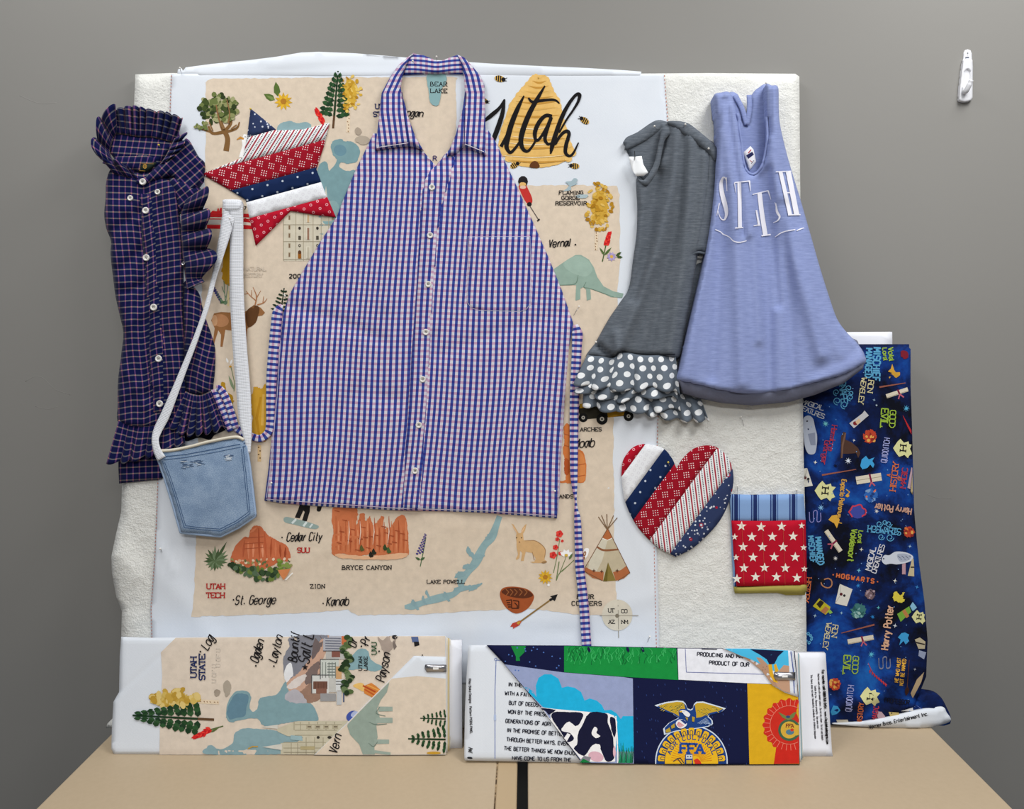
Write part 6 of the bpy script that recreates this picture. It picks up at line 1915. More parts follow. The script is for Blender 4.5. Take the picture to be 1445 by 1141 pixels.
# rosette
P = n3(.0007)
cx, cy = 1113.7, 1022.5
arc = [(min(1127.3, cx + rr * math.cos(t)), cy + rr * math.sin(t)) for t, rr in [(t, 36.5 + 1.6 * math.cos(t * 20)) for t in np.linspace(math.radians(70), math.radians(290), 60)]]
P.poly([(1127.3, 989)] + [(x, y) for x, y in arc[::-1] if x < 1127] + [(1127.5, 1056)], (196, 44, 32), step=7); P.poly([(1092, 1077.5), (1096, 1050), (1127.4, 1050), (1127.8, 1077)], (196, 40, 30))
for k in range(20):
    t = math.radians(75 + k * 11)
    a, b = (cx + 27 * math.cos(t), cy + 27 * math.sin(t)), (cx + 36 * math.cos(t), cy + 36 * math.sin(t))
    if b[0] < 1126: P.line([a, b], .7, (226, 130, 110))
P.line([p for p in [(cx + 27 * math.cos(t), cy + 27 * math.sin(t)) for t in np.linspace(1.1, 5.2, 40)] if p[0] < 1127], .7, (226, 130, 110))
P.poly([(1127.5, 1010)] + [(cx + 15.5 * math.cos(t), cy + 7 + 15.5 * math.sin(t)) for t in np.linspace(math.radians(335), math.radians(30), 30)] + [(1127.6, 1040)], (66, 96, 70), step=6); P.poly([(1127.3, 1018)] + [(cx + 12 * math.cos(t), cy + 7 + 12 * math.sin(t)) for t in np.linspace(math.radians(325), math.radians(40), 24)] + [(1127.4, 1038)], (206, 166, 60), step=6)
P.text('FFA', cx + 1, cy + 1, 4.6, (120, 40, 34), 1.2, 2, sp=.15, serif=.12); P.ell(cx + 1, cy + 10, 6, 4, 0, (80, 120, 140)); P.ell(cx + 4, cy + 7, 2.6, 2.2, 0, (196, 60, 40)); P.poly([(1098, 1004), (1106, 1008), (1112, 1011), (1120, 1005), (1124, 1004), (1120, 1012), (1113, 1016), (1104, 1012)], (110, 122, 70)); P.ell(1112, 1011, 3, 2, 0, (50, 70, 120))
P.done('printed_rosette', fl2)
# emblem
P = n3(.0007)
ex, ey = 975.7, 1074.0
lim = lambda pts: [(x, min(y, 1077.3)) for x, y in pts]
circ = lambda rr, a0=-180, a1=0, n=48: [(ex + rr * math.cos(t), ey + rr * math.sin(t)) for t in np.linspace(math.radians(a0), math.radians(a1), n)]
base = lambda rr: [(ex - rr, 1077.2)] + circ(rr) + [(ex + rr, 1077.2)]
WT, BL, YE = (206, 218, 232), (26, 62, 128), (226, 178, 34)
P.poly(base(51.2), WT, step=7); P.poly(base(49.6), BL, step=7)
ea = [(90, 255), (250, 210), (420, 185), (510, 195), (545, 230), (570, 300), (615, 318), (650, 300), (665, 240), (700, 205), (800, 200), (900, 230), (1135, 300), (1080, 345), (900, 390), (880, 420), (915, 450), (940, 480), (945, 530), (880, 570), (700, 600), (400, 640), (230, 690), (215, 600), (290, 520), (350, 485), (440, 440), (380, 400), (350, 370), (270, 350), (160, 300)]
zz = lambda p: (915 + p[0] / 10.376, 970 + p[1] / 10.376)
P.poly([zz(p) for p in ea], WT, step=7)
c0 = np.array([620, 420.0])
P.poly([zz(c0 + (np.array(p) - c0) * (.945, .90) + (0, 6)) for p in ea], BL, step=7)
for pts in ([(140, 265), (260, 228), (420, 205), (500, 212), (525, 245), (540, 310), (470, 310), (440, 345), (450, 420), (390, 380), (280, 335)], [(690, 320), (680, 250), (715, 222), (800, 220), (900, 248), (1095, 305), (1040, 335), (900, 368), (840, 400), (770, 430), (700, 440), (700, 380)]):
    P.poly([zz(p) for p in pts], (190, 158, 46), smooth=False, step=6)
for k in range(46):
    if k % 2: x, y = r.uniform(180, 520), r.uniform(225, 340)
    else: x, y = r.uniform(700, 1050), r.uniform(235, 390)
    if (x < 300 and y > 320) or (x > 900 and (y < 265 or y > 350)) or (x < 300 and y < 240): continue
    s_ = 1 if x > 600 else -1
    P.line([zz((x, y)), zz((x + s_ * 34, y + 22))], .7, (70, 78, 52)); P.line([zz((x, y + 10)), zz((x + s_ * 30, y + 26))], .6, (232, 206, 90))
P.poly([zz(p) for p in [(455, 345), (500, 325), (560, 340), (610, 385), (590, 425), (540, 410), (500, 365)]], (226, 228, 234), smooth=True); P.leaf(*zz((500, 345)), 5, 2, 170, YE); P.ell(*zz((520, 350)), .6, .5, 0, (20, 20, 40), 6)
for k in range(9):
    P.line([zz((720 + 22 * k, 520 + (k % 3) * 6)), zz((850 + 10 * k, 440 + 14 * k))], .7, (150, 172, 206))
for pts in ([(640, 420), (680, 430), (670, 500), (640, 490)], [(540, 430), (580, 440), (570, 490)], [(250, 620), (310, 580), (330, 640), (260, 660)], [(330, 560), (380, 520), (390, 580), (340, 600)]):
    P.poly([zz(p) for p in pts], (176, 150, 50))
P.poly([zz(p) for p in [(400, 520), (440, 470), (510, 465), (560, 510), (550, 560), (490, 595), (430, 580)]], (226, 228, 234), smooth=True); P.poly([zz(p) for p in [(460, 470), (510, 465), (570, 510), (540, 535)]], (34, 58, 120))
for k in range(4):
    P.line([zz((415 + 8 * k, 535 - 12 * k)), zz((470 + 16 * k, 585 - 10 * k))], .9, (196, 54, 60))
for k in range(15):
    a = -188 + k * 14.0
    t = math.radians(a)
    q = np.array([ex + 42.3 * math.cos(t), ey + 42.3 * math.sin(t)])
    if q[1] > 1075: continue
    e = np.array([math.cos(t), math.sin(t)]); f_ = np.array([-e[1], e[0]])
    P.poly([q + e * u + f_ * v for u, v in ((-4, -3.6), (3.5, -4.2), (5.3, -2.6), (5.3, 2.6), (3.5, 4.2), (-4, 3.6))], YE)
    P.line([q + e * u + f_ * v for u, v in ((-4, -1.8), (.5, -1.9), (1.8, 0), (.5, 1.9), (-4, 1.8))], .9, (40, 56, 84))
P.poly(base(37.6), YE, step=7)
for k in range(25):
    t = math.radians(-176 + k * 7.2)
    P.line([(ex + 5 + 8 * math.cos(t), ey + 8 * math.sin(t), .5), (ex + 29 * math.cos(t), ey + 29 * math.sin(t), .7)], 0, (206, 120, 30))
for k, c in enumerate('AGRICULTURAL'):
    a = -157 + k * 12.2
    t = math.radians(a)
    P.text(c, ex + 34 * math.cos(t), ey + 34 * math.sin(t), 5.4, BL, 1.3, a + 90, serif=.12)
P.text('FFA', 976.5, 1055.5, 12.5, (30, 70, 150), 3.6, 1.5, sp=.22, wd=.68, serif=.17)
P.poly(lim([(981, 1078), (979, 1072), (984, 1069.5), (988, 1073), (990, 1078)]), (206, 52, 34)); P.poly([(966, 1077.2), (967, 1064), (970, 1062.5), (977, 1063), (978, 1077.2)], BL); P.poly([(968, 1070), (968, 1064.5), (977, 1064.5), (977, 1070)], (196, 204, 214)); P.ell(970.6, 1067, 1.2, 1, 0, (30, 50, 90), 6); P.ell(974.6, 1067, 1.2, 1, 0, (30, 50, 90), 6); P.poly([(968.5, 1077), (968.5, 1072), (976.5, 1072), (976.5, 1077)], (196, 166, 60))
for l in ([(950, 1074), (956, 1070), (962, 1077)], [(955, 1070), (960, 1069), (965, 1076)]):
    P.line(l, 1.1, (40, 44, 70))
P.done('printed_emblem', fl2, M_INK, gap=9, label='gold and blue emblem with an eagle over a round corn border')
# turned corner under the clip
cf = [(1020, 914.3), (1060, 914.4), (1118.7, 917.6), (1123, 945), (1126, 983), (1108, 977), (1090.6, 967), (1074.6, 946), (1060, 934), (1044.5, 925)]
cfo, HK = cloth('turned_corner', cf, FR, const(.0085), M_COTTON, b2, step=5, rim=.003, rad=1.6, emin=.6, smooth=False)
P = Print(FR, HK, .0004)
P.poly([(1022, 914.6), (1060, 914.8), (1112, 917.4), (1113.5, 945), (1100, 950), (1080, 940), (1060, 930), (1045, 924.5)], (70, 178, 220), step=6)
P.poly([(1046, 925.5), (1060, 926), (1074, 928), (1084, 938), (1092, 955), (1096, 969), (1090, 966), (1075, 946), (1060, 934)], (176, 140, 116), smooth=False); P.poly([(1100, 945), (1106, 938), (1113.5, 939), (1115, 977), (1106, 975), (1096, 968), (1092, 955)], (186, 148, 122)); P.poly([(1058, 915.5), (1106, 918), (1098, 926), (1093, 936), (1086, 938), (1082, 930), (1070, 922)], (20, 26, 62)); P.poly([(1084, 937), (1089, 937), (1091, 950), (1098, 963), (1092, 962), (1086, 952)], (214, 166, 40)); P.poly([(1092, 938), (1095, 936), (1099, 946), (1094, 950)], (214, 166, 40)); P.line([(1116, 918.5), (1119.5, 945), (1121, 978)], 1.2, (60, 80, 150))
for x, y in ((1077, 941), (1080, 944), (1076, 945), (1082, 940)):
    P.ell(x, y, .6, .6, 0, (90, 60, 50), 6)
P.done('printed_hills', cfo, M_INK)
clip_bar(b2, FR, 1092.6, 948, 1122.5, 959.5, .0125)

# ---- magic print bolt
b3 = thing('magic_print_bolt', 'tall blue bolt of starry magic print cotton standing upright beside the padded board', 'fabric bolt', tuple(FH.at([(1220, 1022)], np.array([0.0]))[0]))
o3 = [(1130, 488), (1205, 487), (1279, 488), (1285, 492), (1285, 545), (1287, 600), (1290, 720), (1294, 765), (1297, 794), (1304.5, 848), (1309, 903), (1307, 954), (1297, 979), (1291, 997), (1265, 1010), (1220, 1019), (1172, 1021.5), (1141, 1022), (1139, 900), (1137, 760), (1134, 640)]
_, H3 = cloth('wrapped_cloth', o3, FH, lambda q: .0008 * np.sin(q[:, 1] * .03 + q[:, 0] * .02) + ridge(q, [(1240, 520), (1287, 545)], 3, -.002) + ridge(q, [(1285, 940), (1230, 990), (1175, 1000)], 10, .006) + ridge(q, [(1300, 985), (1260, 985), (1200, 1010)], 6, -.005), M_NIGHT, b3, step=7, rim=-.050, rad=3, emin=.92, smooth=False, ext=BACK)
card('bolt_card', [(1180, 468.5), (1259, 468), (1259.5, 520), (1180, 520)], FH, -.030, -.016, b3)
for k in range(3):
    card('cloth_layer', [(1140, 485.5 + k * .5), (1283 - k * 3, 485.5 + k), (1283 - k * 3, 530), (1140, 530)], FH, -.018 - k * .009, -.011 - k * .009, b3, M_NIGHT)
tl = [(1290, 990), (1297, 980), (1310, 976), (1326, 981.5), (1336, 998), (1342, 1014), (1337, 1026), (1322, 1027), (1300, 1026), (1285, 1020), (1280, 1004)]
cloth('loose_end', tl, FH, lambda q: -.004 + ridge(q, [(1300, 985), (1325, 1005)], 7, .006), M_NIGHT, b3, step=5, rim=-.024, rad=5, emin=.5, ext=BACK)
sv = [(1174, 1020.5), (1215, 1018), (1260, 1010), (1298, 1001), (1329, 997), (1336, 1005), (1342, 1015), (1333, 1021), (1305, 1026.5), (1250, 1026), (1205, 1024)]
svo, HV = cloth('white_selvage', sv, FH, const(.0055), M_COTTON, b3, step=5, rim=-.004, rad=3, emin=.5, smooth=True)
P = Print(FH, HV, .0005); P.text('Warner Bros. Entertainment Inc.', 1268, 1016, 5.2, (40, 40, 44), .9, -13, sp=.14, wd=.46); P.done('printed_lettering', svo, M_INK)


def n4(eps=.0006):
    P = Print(FH, H3, eps)
    P.edge = lambda y: np.interp(y, [490, 545, 600, 720, 765, 794, 848, 903, 954, 979, 997, 1010, 1022], [1284.5, 1284.5, 1286.5, 1289.5, 1293.5, 1296.5, 1304, 1308.5, 1306.5, 1296.5, 1290.5, 1340, 1340]) - .6
    return P


def word(t, x, y, h, c, ang, w=None, **k):
    P = n4(.0012); P.text(t, x, y, h, c, w or h * .17, ang, **{**dict(sp=.16, wd=.6), **k}); P.done('printed_word', b3, M_INK)


CR, GO, LB, LG, OR_, PK, RD = (206, 198, 156), (206, 158, 60), (88, 158, 198), (146, 176, 62), (196, 104, 62), (190, 148, 130), (166, 52, 70)
word('MISCHIEF', 1237, 514, 10, LB, 92, 2.2, wd=.5); word('MANAGED', 1226, 512, 9, LB, 92, 2.0, wd=.5)
word('RON', 1228.5, 545, 7.5, CR, 97, serif=.12); word('WEASLEY', 1217, 551, 7, CR, 97, serif=.12, sp=.14)
word('Lord', 1249, 499, 6, LG, 86, 1.3); word('Vold', 1257.5, 499, 7, LG, 86, 1.5)
word('SNAPE', 1190, 553, 9, LB, 84, 1.6, wd=.55, serif=.12)
word('MAGICAL', 1147, 571, 6.5, (190, 196, 206), 18, 1.2, wd=.58, serif=.1); word('CREATURES', 1144, 580, 6.5, (190, 196, 206), 22, 1.2, wd=.55, serif=.1)
word('GOOD', 1259.5, 591, 8, LG, 94, 1.6, serif=.12); word('EVIL', 1248, 589, 9.5, LG, 94, 2.0, serif=.16); word('AND', 1253.5, 590, 3.4, LG, 94, .8)
word('Hermione', 1175, 618, 7, RD, 99, 1.2, serif=.1, wd=.55); word('Granger', 1165, 638, 7, RD, 99, 1.2, serif=.1, wd=.55)
word('QUIDDITCH', 1249.5, 635, 8, (150, 156, 206), -82, 1.1, wd=.42, sp=.12)
word('HISTORY', 1262, 672, 8, OR_, -83, 1.5, wd=.62, serif=.12); word('A', 1254, 670, 5, OR_, -83, 1.1); word('OF', 1269.5, 674, 4.5, OR_, -83, 1); word('MAGIC', 1275.5, 674, 7.5, RD, -83, 1.5, wd=.66, serif=.12)
word('Harry Potter', 1260, 718, 9, PK, 188, 1.7, wd=.42, sp=.12)
word('HOGWARTS', 1248, 748, 9, LB, 6, 1.5, wd=.48, serif=.1)
word('Lord', 1214, 757, 6, LG, 97, 1.3); word('Voldemort', 1203, 769, 8.5, LG, 97, 1.7, wd=.5)
word('MISCHIEF', 1146, 775, 8, LB, 84, 1.9, wd=.5); word('MANAGED', 1156.5, 777, 8.5, LB, 84, 2.0, wd=.5)
word('MAGICAL', 1228.5, 788, 7.5, (206, 206, 214), -76, 1.4, wd=.5, serif=.1); word('CREATURES', 1239, 788, 7, (206, 206, 214), -72, 1.3, wd=.5, serif=.1)
word('-HOGWARTS-', 1207, 815.5, 6, OR_, 9, 1.8, wd=.66, sp=.5)
word('HISTORY', 1139.5, 832, 7, OR_, 97, 1.3, serif=.12)
word('Harry Potter', 1252, 885, 10, (206, 164, 136), -83, 1.9, wd=.46, sp=.12)
word('RON', 1178, 890, 7.5, CR, 98, serif=.12); word('WEASLEY', 1167, 897, 7, CR, 98, serif=.12, sp=.14)
word('GOOD', 1207, 938, 8, LG, 94, 1.6, serif=.12); word('EVIL', 1195, 937, 9.5, LG, 94, 2.0, serif=.16)
word('HE WHO MUST', 1267, 945, 5, GO, -83, 1.0, wd=.5); word('NOT BE NAMED', 1274, 948, 5, GO, -83, 1.0, wd=.5)
word('QUIDDITCH', 1199, 985, 8.5, (150, 156, 206), -84, 1.1, wd=.42, sp=.12)
word('PROFESSOR', 1266, 989, 6, (12, 16, 36), 6, 1.2, wd=.5)
word('HISTORY', 1214, 1006, 7, OR_, -84, 1.2, wd=.5); word('MAGIC', 1235, 1006, 7, RD, -80, 1.2, wd=.5)
word('ROTA', 1313, 990, 8, (110, 130, 200), -40, 1.0, wd=.55)


def motif(name, fn):
    P = n4(.0007); fn(P); P.done(name, b3, M_INK)


def wand(x0, y0, x1, y1):
    motif('printed_wand', lambda P: P.line([(x0, y0, 1), (x1, y1, 2.4)], 0, (140, 84, 70)))


wand(1278, 540, 1241, 546); wand(1208, 662, 1160, 670); wand(1187, 893, 1234, 881)


def scroll(x, y, l, w, a, pair=False):
    c, s_ = math.cos(math.radians(a)), math.sin(math.radians(a))
    f = lambda u, v: (x + u * c - v * s_, y + u * s_ + v * c)
    def fn(P):
        P.poly([f(-l / 2, -w / 2), f(l / 2, -w / 2), f(l / 2, w / 2), f(-l / 2, w / 2)], (206, 198, 180)); P.line([f(-l / 2, 0 if pair else w / 2 - .8), f(l / 2, 0 if pair else w / 2 - .8)], .8, (150, 140, 120))
        P.line([f(2, -w / 2 - 1), f(3, w / 2 + 1)], 2.6, (120, 30, 60)); P.line([f(3, w / 2), f(7, w / 2 + 6)], 2, (176, 90, 110)); P.line([f(3, w / 2), f(-1, w / 2 + 6)], 1.8, (176, 90, 110))
    motif('printed_scroll', fn)


scroll(1266, 554, 32, 6, -18); scroll(1226, 675, 36, 11, -9, True); scroll(1176, 763, 36, 6.5, 55); scroll(1214.5, 902, 37, 7, -10)


def crest(x, y, s_, col=(206, 206, 150)):
    def fn(P):
        P.poly([(x + s_ * u, y + s_ * v) for u, v in ((-15, 0), (-9, -9), (-4, -14), (1, -8), (8, -10), (9, -6), (15, -5), (10, 1), (14, 9), (9, 11), (7, 15), (2, 10), (-6, 13), (-10, 8))], col)
        P.text('H', x, y, 8.5 * s_, (24, 24, 28), 2.2 * s_, 95, serif=.18, wd=.8)
    motif('printed_shield', fn)


crest(1274.5, 632, .95); crest(1164.5, 692, 1.0); crest(1228, 982, .95); crest(1297, 870, .7)


def blotch(x, y, r, cols, n=16, seed=1):
    def fn(P):
        q = random.Random(seed)
        P.rag([(x + r * .8 * math.cos(t), y + r * .8 * math.sin(t)) for t in np.linspace(0, 6.28, 11)[:-1]], cols[0], r * .12, 4, seed)
        for k in range(n):
            P.ell(x + q.uniform(-.6, .6) * r, y + q.uniform(-.6, .6) * r, q.uniform(.12, .3) * r, q.uniform(.1, .22) * r, q.uniform(0, 180), q.choice(cols), 7)
    motif('printed_badge', fn)


FI = [(176, 64, 44), (206, 120, 56), (130, 40, 36), (214, 160, 80)]
TQ = [(60, 110, 110), (120, 160, 160), (40, 84, 84), (150, 180, 176)]
DB = [(46, 96, 170), (30, 60, 120), (206, 108, 70), (120, 150, 190)]
blotch(1227.5, 616, 12, FI, seed=2); blotch(1229, 699, 12, DB, seed=3); blotch(1282.5, 750, 9.5, FI, seed=4); blotch(1211.5, 862, 13, TQ, seed=5); blotch(1178, 965, 10, FI, seed=6); blotch(1228, 838, 9, [(110, 90, 96), (160, 140, 150), (60, 50, 60)], seed=7)


def owl(x, y, s_, a):
    c, q = math.cos(math.radians(a)), math.sin(math.radians(a))
    f = lambda u, v: (x + s_ * (u * c - v * q), y + s_ * (u * q + v * c))
    def fn(P):
        P.poly([f(*p) for p in ((-20, 2), (-16, -5), (-9, -5), (0, -10), (14, -9), (24, -4), (23, 2), (14, 6), (2, 8), (-7, 7), (-15, 8))], (196, 202, 214), smooth=True); P.poly([f(*p) for p in ((2, -6), (14, -7), (22, -3), (16, 3), (6, 4))], (160, 168, 186), smooth=True)
        for k in range(10):
            P.line([f(3 + k * 1.8, -4 + (k % 3) * 2), f(5 + k * 1.8, -3 + (k % 3) * 2)], .8, (70, 76, 100))
        P.ell(*f(-17, 0), 1.1, 1.1, 0, (30, 30, 40), 7)
    motif('printed_owl', fn)


owl(1264, 788, 1.0, 0)
motif('printed_owl', lambda P: (P.poly([(1133, 592), (1140, 586), (1147, 590), (1150, 602), (1153, 615), (1152, 632), (1149, 640), (1141, 640), (1136, 630), (1134, 612)], (168, 176, 192), smooth=True), P.ell(1139, 594, 1.4, 1.1, 0, (40, 40, 50)), P.poly([(1140, 612), (1150, 610), (1151, 628), (1144, 628)], (130, 138, 158))))
motif('printed_hat', lambda P: (P.poly([(1186, 648), (1187, 615), (1190, 609), (1194, 610), (1193, 620), (1202, 624), (1211, 632), (1214, 639), (1211, 646), (1208, 639), (1197, 640), (1189, 640)], (74, 52, 44)), P.line([(1188, 646, 1.5), (1189, 628, 2.6), (1193, 611, 2)], 0, (110, 82, 68))))
motif('printed_vial', lambda P: (P.poly([(1198.5, 597), (1217, 583), (1220, 579), (1226, 586), (1221, 590), (1205, 604)], (186, 186, 190)), P.ell(1207, 597, 3.4, 3, 0, (120, 36, 40)), P.poly([(1207, 595), (1212, 590), (1215, 594), (1210, 599)], (206, 176, 140))))
motif('printed_vial', lambda P: (P.poly([(1147, 855), (1156, 844), (1172, 856), (1170, 862), (1165, 867)], (176, 166, 40)), P.poly([(1152, 852), (1158, 846), (1163, 850), (1157, 858)], (40, 34, 24)), P.poly([(1168, 862), (1172, 860), (1175, 864), (1171, 866)], (130, 176, 80)), P.poly([(1158, 862), (1165, 855), (1170, 859), (1164, 866)], (166, 110, 70))))
motif('printed_vial', lambda P: (P.poly([(1266, 866), (1283, 855), (1286, 863), (1271, 877)], (110, 160, 60)), P.poly([(1284, 855), (1288, 849), (1294, 857), (1288, 862)], (130, 180, 206)), P.poly([(1273, 862), (1277, 859), (1283, 869), (1279, 872)], (176, 120, 70))))
for pts, se in (([(1178.5, 851), (1185, 823.5), (1203, 831), (1195, 855)], (1187, 838)), ([(1134, 661), (1139, 660), (1147, 685), (1135, 687)], (1136, 673.5))):
    motif('printed_letter', lambda P, pts=pts, se=se: (P.poly(pts, (206, 204, 196)), P.line([pts[0], se, pts[1]], .5, (150, 146, 140)), P.ell(*se, 2.2, 2.2, 0, (84, 30, 36)), P.ell(se[0] + 4.5, se[1] + 2, 2, 2, 20, (40, 40, 44), 6)))
motif('printed_ring', lambda P: (P.line([(1166.5 + 8 * math.cos(t) * .95, 822.5 + 8 * math.sin(t) * (.8 + .2 * math.cos(t))) for t in np.linspace(0, 6.28, 20)], 1.8, (166, 116, 84)), P.poly([(1157, 818), (1161, 815), (1164, 819), (1161, 824)], (24, 22, 26))))
motif('printed_hound', lambda P: P.poly([(1253, 524), (1257, 520), (1259, 513), (1262, 522), (1264, 525), (1270, 525), (1270, 529), (1265, 533), (1258, 530), (1255, 534), (1254, 529), (1259, 526)], GO, smooth=False))
motif('printed_hound', lambda P: (P.poly([(1169, 733), (1174, 727), (1181, 726), (1185, 733), (1183, 739), (1181, 745), (1177, 738), (1172, 735)], GO, smooth=False), P.line([(1183, 737), (1188, 738)], 1.2, GO), P.ell(1196, 699, 2.4, 2.4, 0, GO), P.line([(1194, 690), (1199, 694), (1193, 700)], 1.2, GO)))
word('Expecto Patronum', 1188, 703, 6.5, (196, 150, 70), 97, 1.4, wd=.42, sp=.12)
motif('printed_creature', lambda P: P.poly([(1214, 657), (1216, 648), (1222, 643), (1226, 648), (1234, 645), (1231, 650), (1234, 655), (1232, 660), (1228, 655), (1224, 660), (1217, 662)], (60, 150, 206), smooth=False))
motif('printed_creature', lambda P: P.poly([(1267, 899), (1272, 893), (1277, 892), (1283, 895), (1281, 900), (1283, 904), (1278, 909), (1275, 904), (1269, 910), (1271, 902)], (60, 150, 206), smooth=False))
motif('printed_creature', lambda P: P.poly([(1172, 1004), (1176, 995), (1182, 996), (1186, 1002), (1181, 1007), (1174, 1009)], (60, 150, 206), smooth=False))
motif('printed_seal', lambda P: (P.ell(1210, 722, 10, 9.5, 0, (60, 70, 150), 14), P.line([(1210 + 11 * math.cos(t) + math.cos(5 * t), 722 + 9.5 * math.sin(t) + math.sin(6 * t)) for t in np.linspace(2.4, 7.2, 24)], 2, (190, 60, 76), smooth=True)))
motif('printed_seal', lambda P: P.rag([(1271, 497), (1276, 494), (1281, 497), (1282, 503), (1277, 506), (1272, 503)], (120, 30, 46), .6, 3))
motif('printed_books', lambda P: (P.poly([(1280.5, 688), (1286, 659), (1288, 660), (1284.5, 690)], (176, 150, 160)), P.poly([(1285, 693), (1288, 662), (1291, 664), (1291.5, 699), (1289, 699)], (176, 160, 120))))
motif('printed_books', lambda P: (P.poly([(1273, 796), (1278, 794), (1278, 810), (1273, 810)], (176, 140, 150)), P.poly([(1281, 812), (1287, 788), (1289, 788), (1290, 800), (1290, 813)], (186, 174, 140)), P.line([(1285, 800), (1290, 800)], 2, (40, 36, 30))))
motif('printed_books', lambda P: (P.poly([(1291, 902), (1298, 899), (1306, 905), (1305, 915), (1296, 915)], (176, 166, 140)), P.line([(1292, 906), (1305, 909)], 2, (50, 44, 40)), P.poly([(1297, 917), (1307, 920), (1304, 930), (1296, 925)], (140, 150, 176))))
motif('printed_books', lambda P: (P.poly([(1236, 1003), (1244, 1004), (1249, 1010), (1250, 1017), (1240, 1017)], (176, 150, 160)), P.poly([(1254, 1004), (1268, 1005), (1271, 1012), (1258, 1016)], (190, 170, 110)), P.line([(1258, 1005), (1261, 1014)], 2, (60, 50, 40)), P.poly([(1271, 1003), (1288, 998), (1289, 1003)], (206, 206, 206)), P.poly([(1180, 1015), (1196, 1015), (1198, 1019), (1182, 1020)], (190, 184, 170))))
motif('printed_feather', lambda P: (P.line([(1225, 935, .6), (1234, 952, 1), (1252, 966, .6)], 0, (180, 60, 60), smooth=True), [P.leaf(1228 + k * 3, 944 + k * 2.7, 6, 2, 95 - k * 3, (176, 50, 56)) for k in range(8)]))
motif('printed_feather', lambda P: (P.line([(1274, 586, .6), (1282, 602, 2.4), (1289, 615, 3)], 0, (170, 40, 44), smooth=True),))
motif('printed_broom', lambda P: (P.line([(1283, 931), (1280, 970)], .9, (90, 54, 44)), P.leaf(1281, 968, 14, 6, 100, (56, 32, 28)), P.poly([(1285, 978), (1294, 958), (1304, 948), (1300, 962), (1288, 985)], (170, 150, 120))))
motif('printed_lion', lambda P: P.rag([(1261, 838), (1266, 834), (1270, 839), (1276, 835), (1274, 842), (1277, 848), (1271, 850), (1264, 848), (1260, 845)], (206, 190, 70), 1, 3))
for x, y, c in ((1150, 728, (130, 130, 190)), (1248, 935, (120, 124, 150)), (1248, 898 + 36, (120, 124, 150))):
    motif('printed_snake', lambda P, x=x, y=y, c=c: P.line([(x - 8, y - 6), (x - 7, y + 7), (x - 2, y + 7), (x - 2, y - 6), (x + 3, y - 7), (x + 3, y + 7), (x + 8, y + 6), (x + 8, y - 5)], 1.1, c, smooth=True))


def swirl(x, y, s_, a):
    c, q = math.cos(math.radians(a)), math.sin(math.radians(a))
    def fn(P):
        for u, v, rr in ((-16, -2, 6), (16, 0, 6), (-8, -9, 5), (6, -10, 5), (-4, 10, 5), (9, 10, 6), (0, -12, 4)):
            P.line([(x + s_ * ((u + rr * math.cos(t) * (1 - t / 12)) * c - (v + rr * math.sin(t) * (1 - t / 12)) * q), y + s_ * ((u + rr * math.cos(t) * (1 - t / 12)) * q + (v + rr * math.sin(t) * (1 - t / 12)) * c)) for t in np.linspace(0, 8, 18)], 1.1, LB)
            P.k -= 1
    motif('printed_flourish', fn)


swirl(1248, 748, .95, 4); swirl(1190, 556, .95, 84); swirl(1141, 900, .4, 80)
P = n4(.0005)
q = random.Random(11)
for x, y, rr, c in ((1165, 597.5, 5, (110, 190, 200)), (1279, 576, 5, (80, 160, 200)), (1197, 650, 5, (206, 214, 230)), (1179, 657, 4, (10, 14, 40)), (1150.5, 652, 3, (220, 220, 210)), (1158.5, 716, 5, (120, 170, 210)), (1237, 721, 3.6, (206, 206, 206)), (1179, 787.5, 3.6, (206, 206, 206)), (1215.5, 775, 3.2, (206, 206, 190)), (1212, 804.5, 3.4, (110, 180, 210)), (1211, 826, 3.6, (50, 130, 200)), (1229.5, 923, 5, (90, 180, 210)), (1263, 819, 3.2, (220, 220, 210)), (1239.5, 857, 3, (90, 170, 180)), (1231.5, 870, 3.6, (40, 120, 190)), (1263, 882.5, 3.4, (200, 206, 214)), (1150, 868.5, 2.8, (150, 180, 200)), (1187.5, 864.5, 2.4, (150, 190, 210)), (1284, 770.5, 2.6, (150, 180, 206)), (1205, 621, 2.2, (230, 230, 230)), (1233.5, 564, 2.2, (150, 180, 206)), (1237, 571.5, 2, (180, 200, 214)), (1294, 828, 3, (60, 130, 190)), (1291, 944, 2.4, (170, 176, 190))):
    P.star(x, y, rr, c, 4 if rr < 3.5 else 8, .3, 10)
for k in range(60):
    P.ell(q.uniform(1145, 1284), q.uniform(495, 1005), .7, .7, 0, (120, 160, 210), 6)
P.done('printed_stars', b3, M_INK, stuff=True)
# ------------------------------------------------------------------ dressmaking pins
def pin(x, y, d, tx, ty, where, yellow=False, r=.0019, fr=BOARD, flat=False):
    a = fr.at([(x, y)], np.array([d + .0035]))[0]
    b = fr.at([(tx, ty)], np.array([d - .004]))[0]
    ax = b - a
    V1, F1 = tube([a, a + ax * .6, b], [.0004, .0004, .0002], 6)
    n = 7
    prof = [(r * math.sin(math.pi * k / n) + 1e-6, -r * math.cos(math.pi * k / n)) for k in range(n + 1)]
    V2, F2 = lathe(prof, a, ax if np.linalg.norm(ax) > 1e-6 else fr.n, 10)
    F2 = [tuple(i + len(V1) for i in f) for f in F2]
    mk('dressmaking_pin', list(V1) + list(V2), F1 + F2, [M_STEEL, M_YPIN if yellow else M_PEARL], None, label=('yellow' if yellow else 'pearl') + '-headed pin ' + where, cat='pin', group='pins holding the display', mi=[0] * len(F1) + [1] * len(F2))


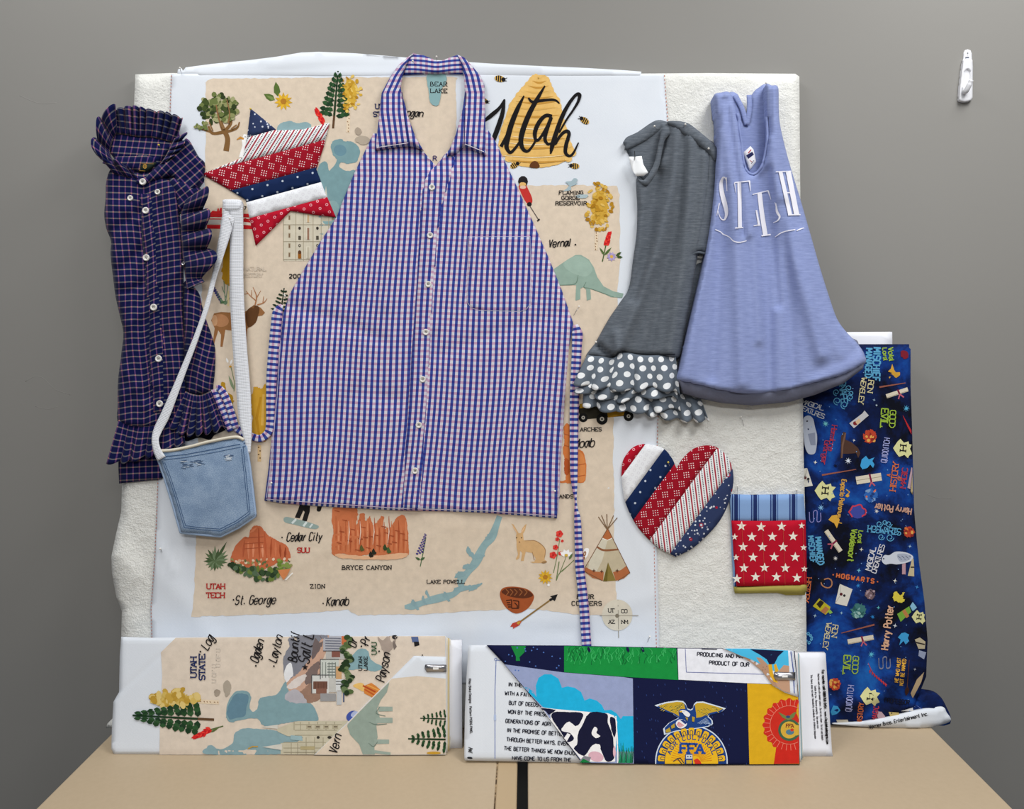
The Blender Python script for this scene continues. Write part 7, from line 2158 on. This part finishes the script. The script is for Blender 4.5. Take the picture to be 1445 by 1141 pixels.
pin(254, 96, .006, 256, 105, 'at the upper corner of the map panel')
pin(226, 774, .004, 236, 788, 'in the wrinkled side of the map panel')
pin(402, 417.5, .010, 404, 424, 'at the armpit corner of the gingham apron, beside the printed elk')
pin(616, 80, .016, 617, 88, 'on the folded ridge of the apron collar stand')
pin(582.5, 86, .013, 585, 90, 'inside the apron collar, beside the collar leaf')
pin(817, 432.5, .006, 808, 447, 'by the armpit corner of the gingham apron, under the printed dinosaur')
pin(383, 681, .0105, 385, 688, 'at the apron hem corner beside the denim purse')
pin(783, 692.5, .012, 783, 701, 'at the apron hem corner beside the hanging tie')
pin(324, 308, .022, 328, 321, 'through the white strap of the denim purse')
pin(923.5, 178, .020, 927, 184, 'on the neckband of the grey top')
pin(967, 175.5, .031, 968, 182, 'in the middle of the shoulder of the grey top')
pin(1000, 209.5, .030, 1001, 216, 'at the sleeve seam of the grey top')
pin(841, 482.5, .014, 846, 488, 'just over the polka dot ruffles of the grey top')
pin(1017, 131, .022, 1018, 142, 'in the tank top strap beside the grey top')
pin(1081, 117, .022, 1082, 128, 'in the tank top strap beside the bare batting edge')
pin(1046, 588, .001, 1051, 605, 'alone in the batting between tank top and heart')
pin(1041, 686, .003, 1040, 698, 'on the star print pouch, at the heart patch side')
pin(1124, 691, .004, 1126, 702, 'on the star print pouch, at the blue bolt side')
pin(917, 898, .004, 912, 909, 'in the map panel just over the farm print bolt')
pin(943, 652, .008, 946, 661, 'in the heart patch', True)
pin(353.5, 153.5, .007, 355, 158, 'at the upper tip of the star patch', True)
pin(224, 204.5, .015, 228, 210, 'inside the neck of the plaid blouse', True)

# ------------------------------------------------------------------ adhesive wall hook
hk = thing('wall_hook', 'white plastic adhesive hook stuck alone on the grey wall', 'hook', tuple(WALL.at([(1363, 144)], np.array([0.0]))[0]))
tb_, TBH_ = cloth('adhesive_tab', [(1359, 86), (1359.8, 74), (1362, 70.6), (1365.7, 69.6), (1369.5, 71), (1371.3, 75), (1371.8, 86)], WALL, const(.0016), M_PLASTIC, hk, step=3, rim=.0001, rad=1.5, emin=.5, smooth=False)
P = Print(WALL, TBH_, .0002); P.ell(1365.6, 75, 1.0, 1.2, 0, (120, 124, 130)); P.line([(1365.6, 77), (1365.6, 79)], .5, (190, 190, 196)); P.poly([(1362.4, 80.3), (1367.4, 80), (1367.4, 82), (1362.4, 82.3)], (104, 110, 124)); P.done('tab_print', tb_, M_INK)
ho = [(1358.4, 84.5), (1360, 83.4), (1371, 83.2), (1372.5, 85), (1373, 95), (1372.8, 115), (1372.5, 138), (1370.5, 142), (1366, 144), (1360, 144.6), (1355, 143.5), (1352.7, 141), (1353.5, 125), (1355.5, 108), (1357.4, 93)]


def hook_h(q):
    rec = np.array([(1360, 122), (1360, 102), (1362, 98.5), (1365, 97.3), (1368, 98.5), (1370, 102), (1370, 112)])
    k = inside(q, rec)
    return np.where(k, .0055, .0085)


cloth('hook_plate', ho, WALL, hook_h, M_PLASTIC, hk, step=1.3, rim=.0001, rad=3.0, emin=.45, smooth=False)
V, F = tube(WALL.at(catmull([(1360.5, 123), (1361.5, 129), (1364, 127), (1367.5, 120), (1370.5, 113)], False, 6), np.interp(np.linspace(0, 1, 25), [0, .3, .7, 1], [.008, .013, .019, .022])), [.0045] * 5 + [.0048] * 15 + [.0042] * 5, 12)
mk('hook_prong', V, F, M_PLASTIC, hk)
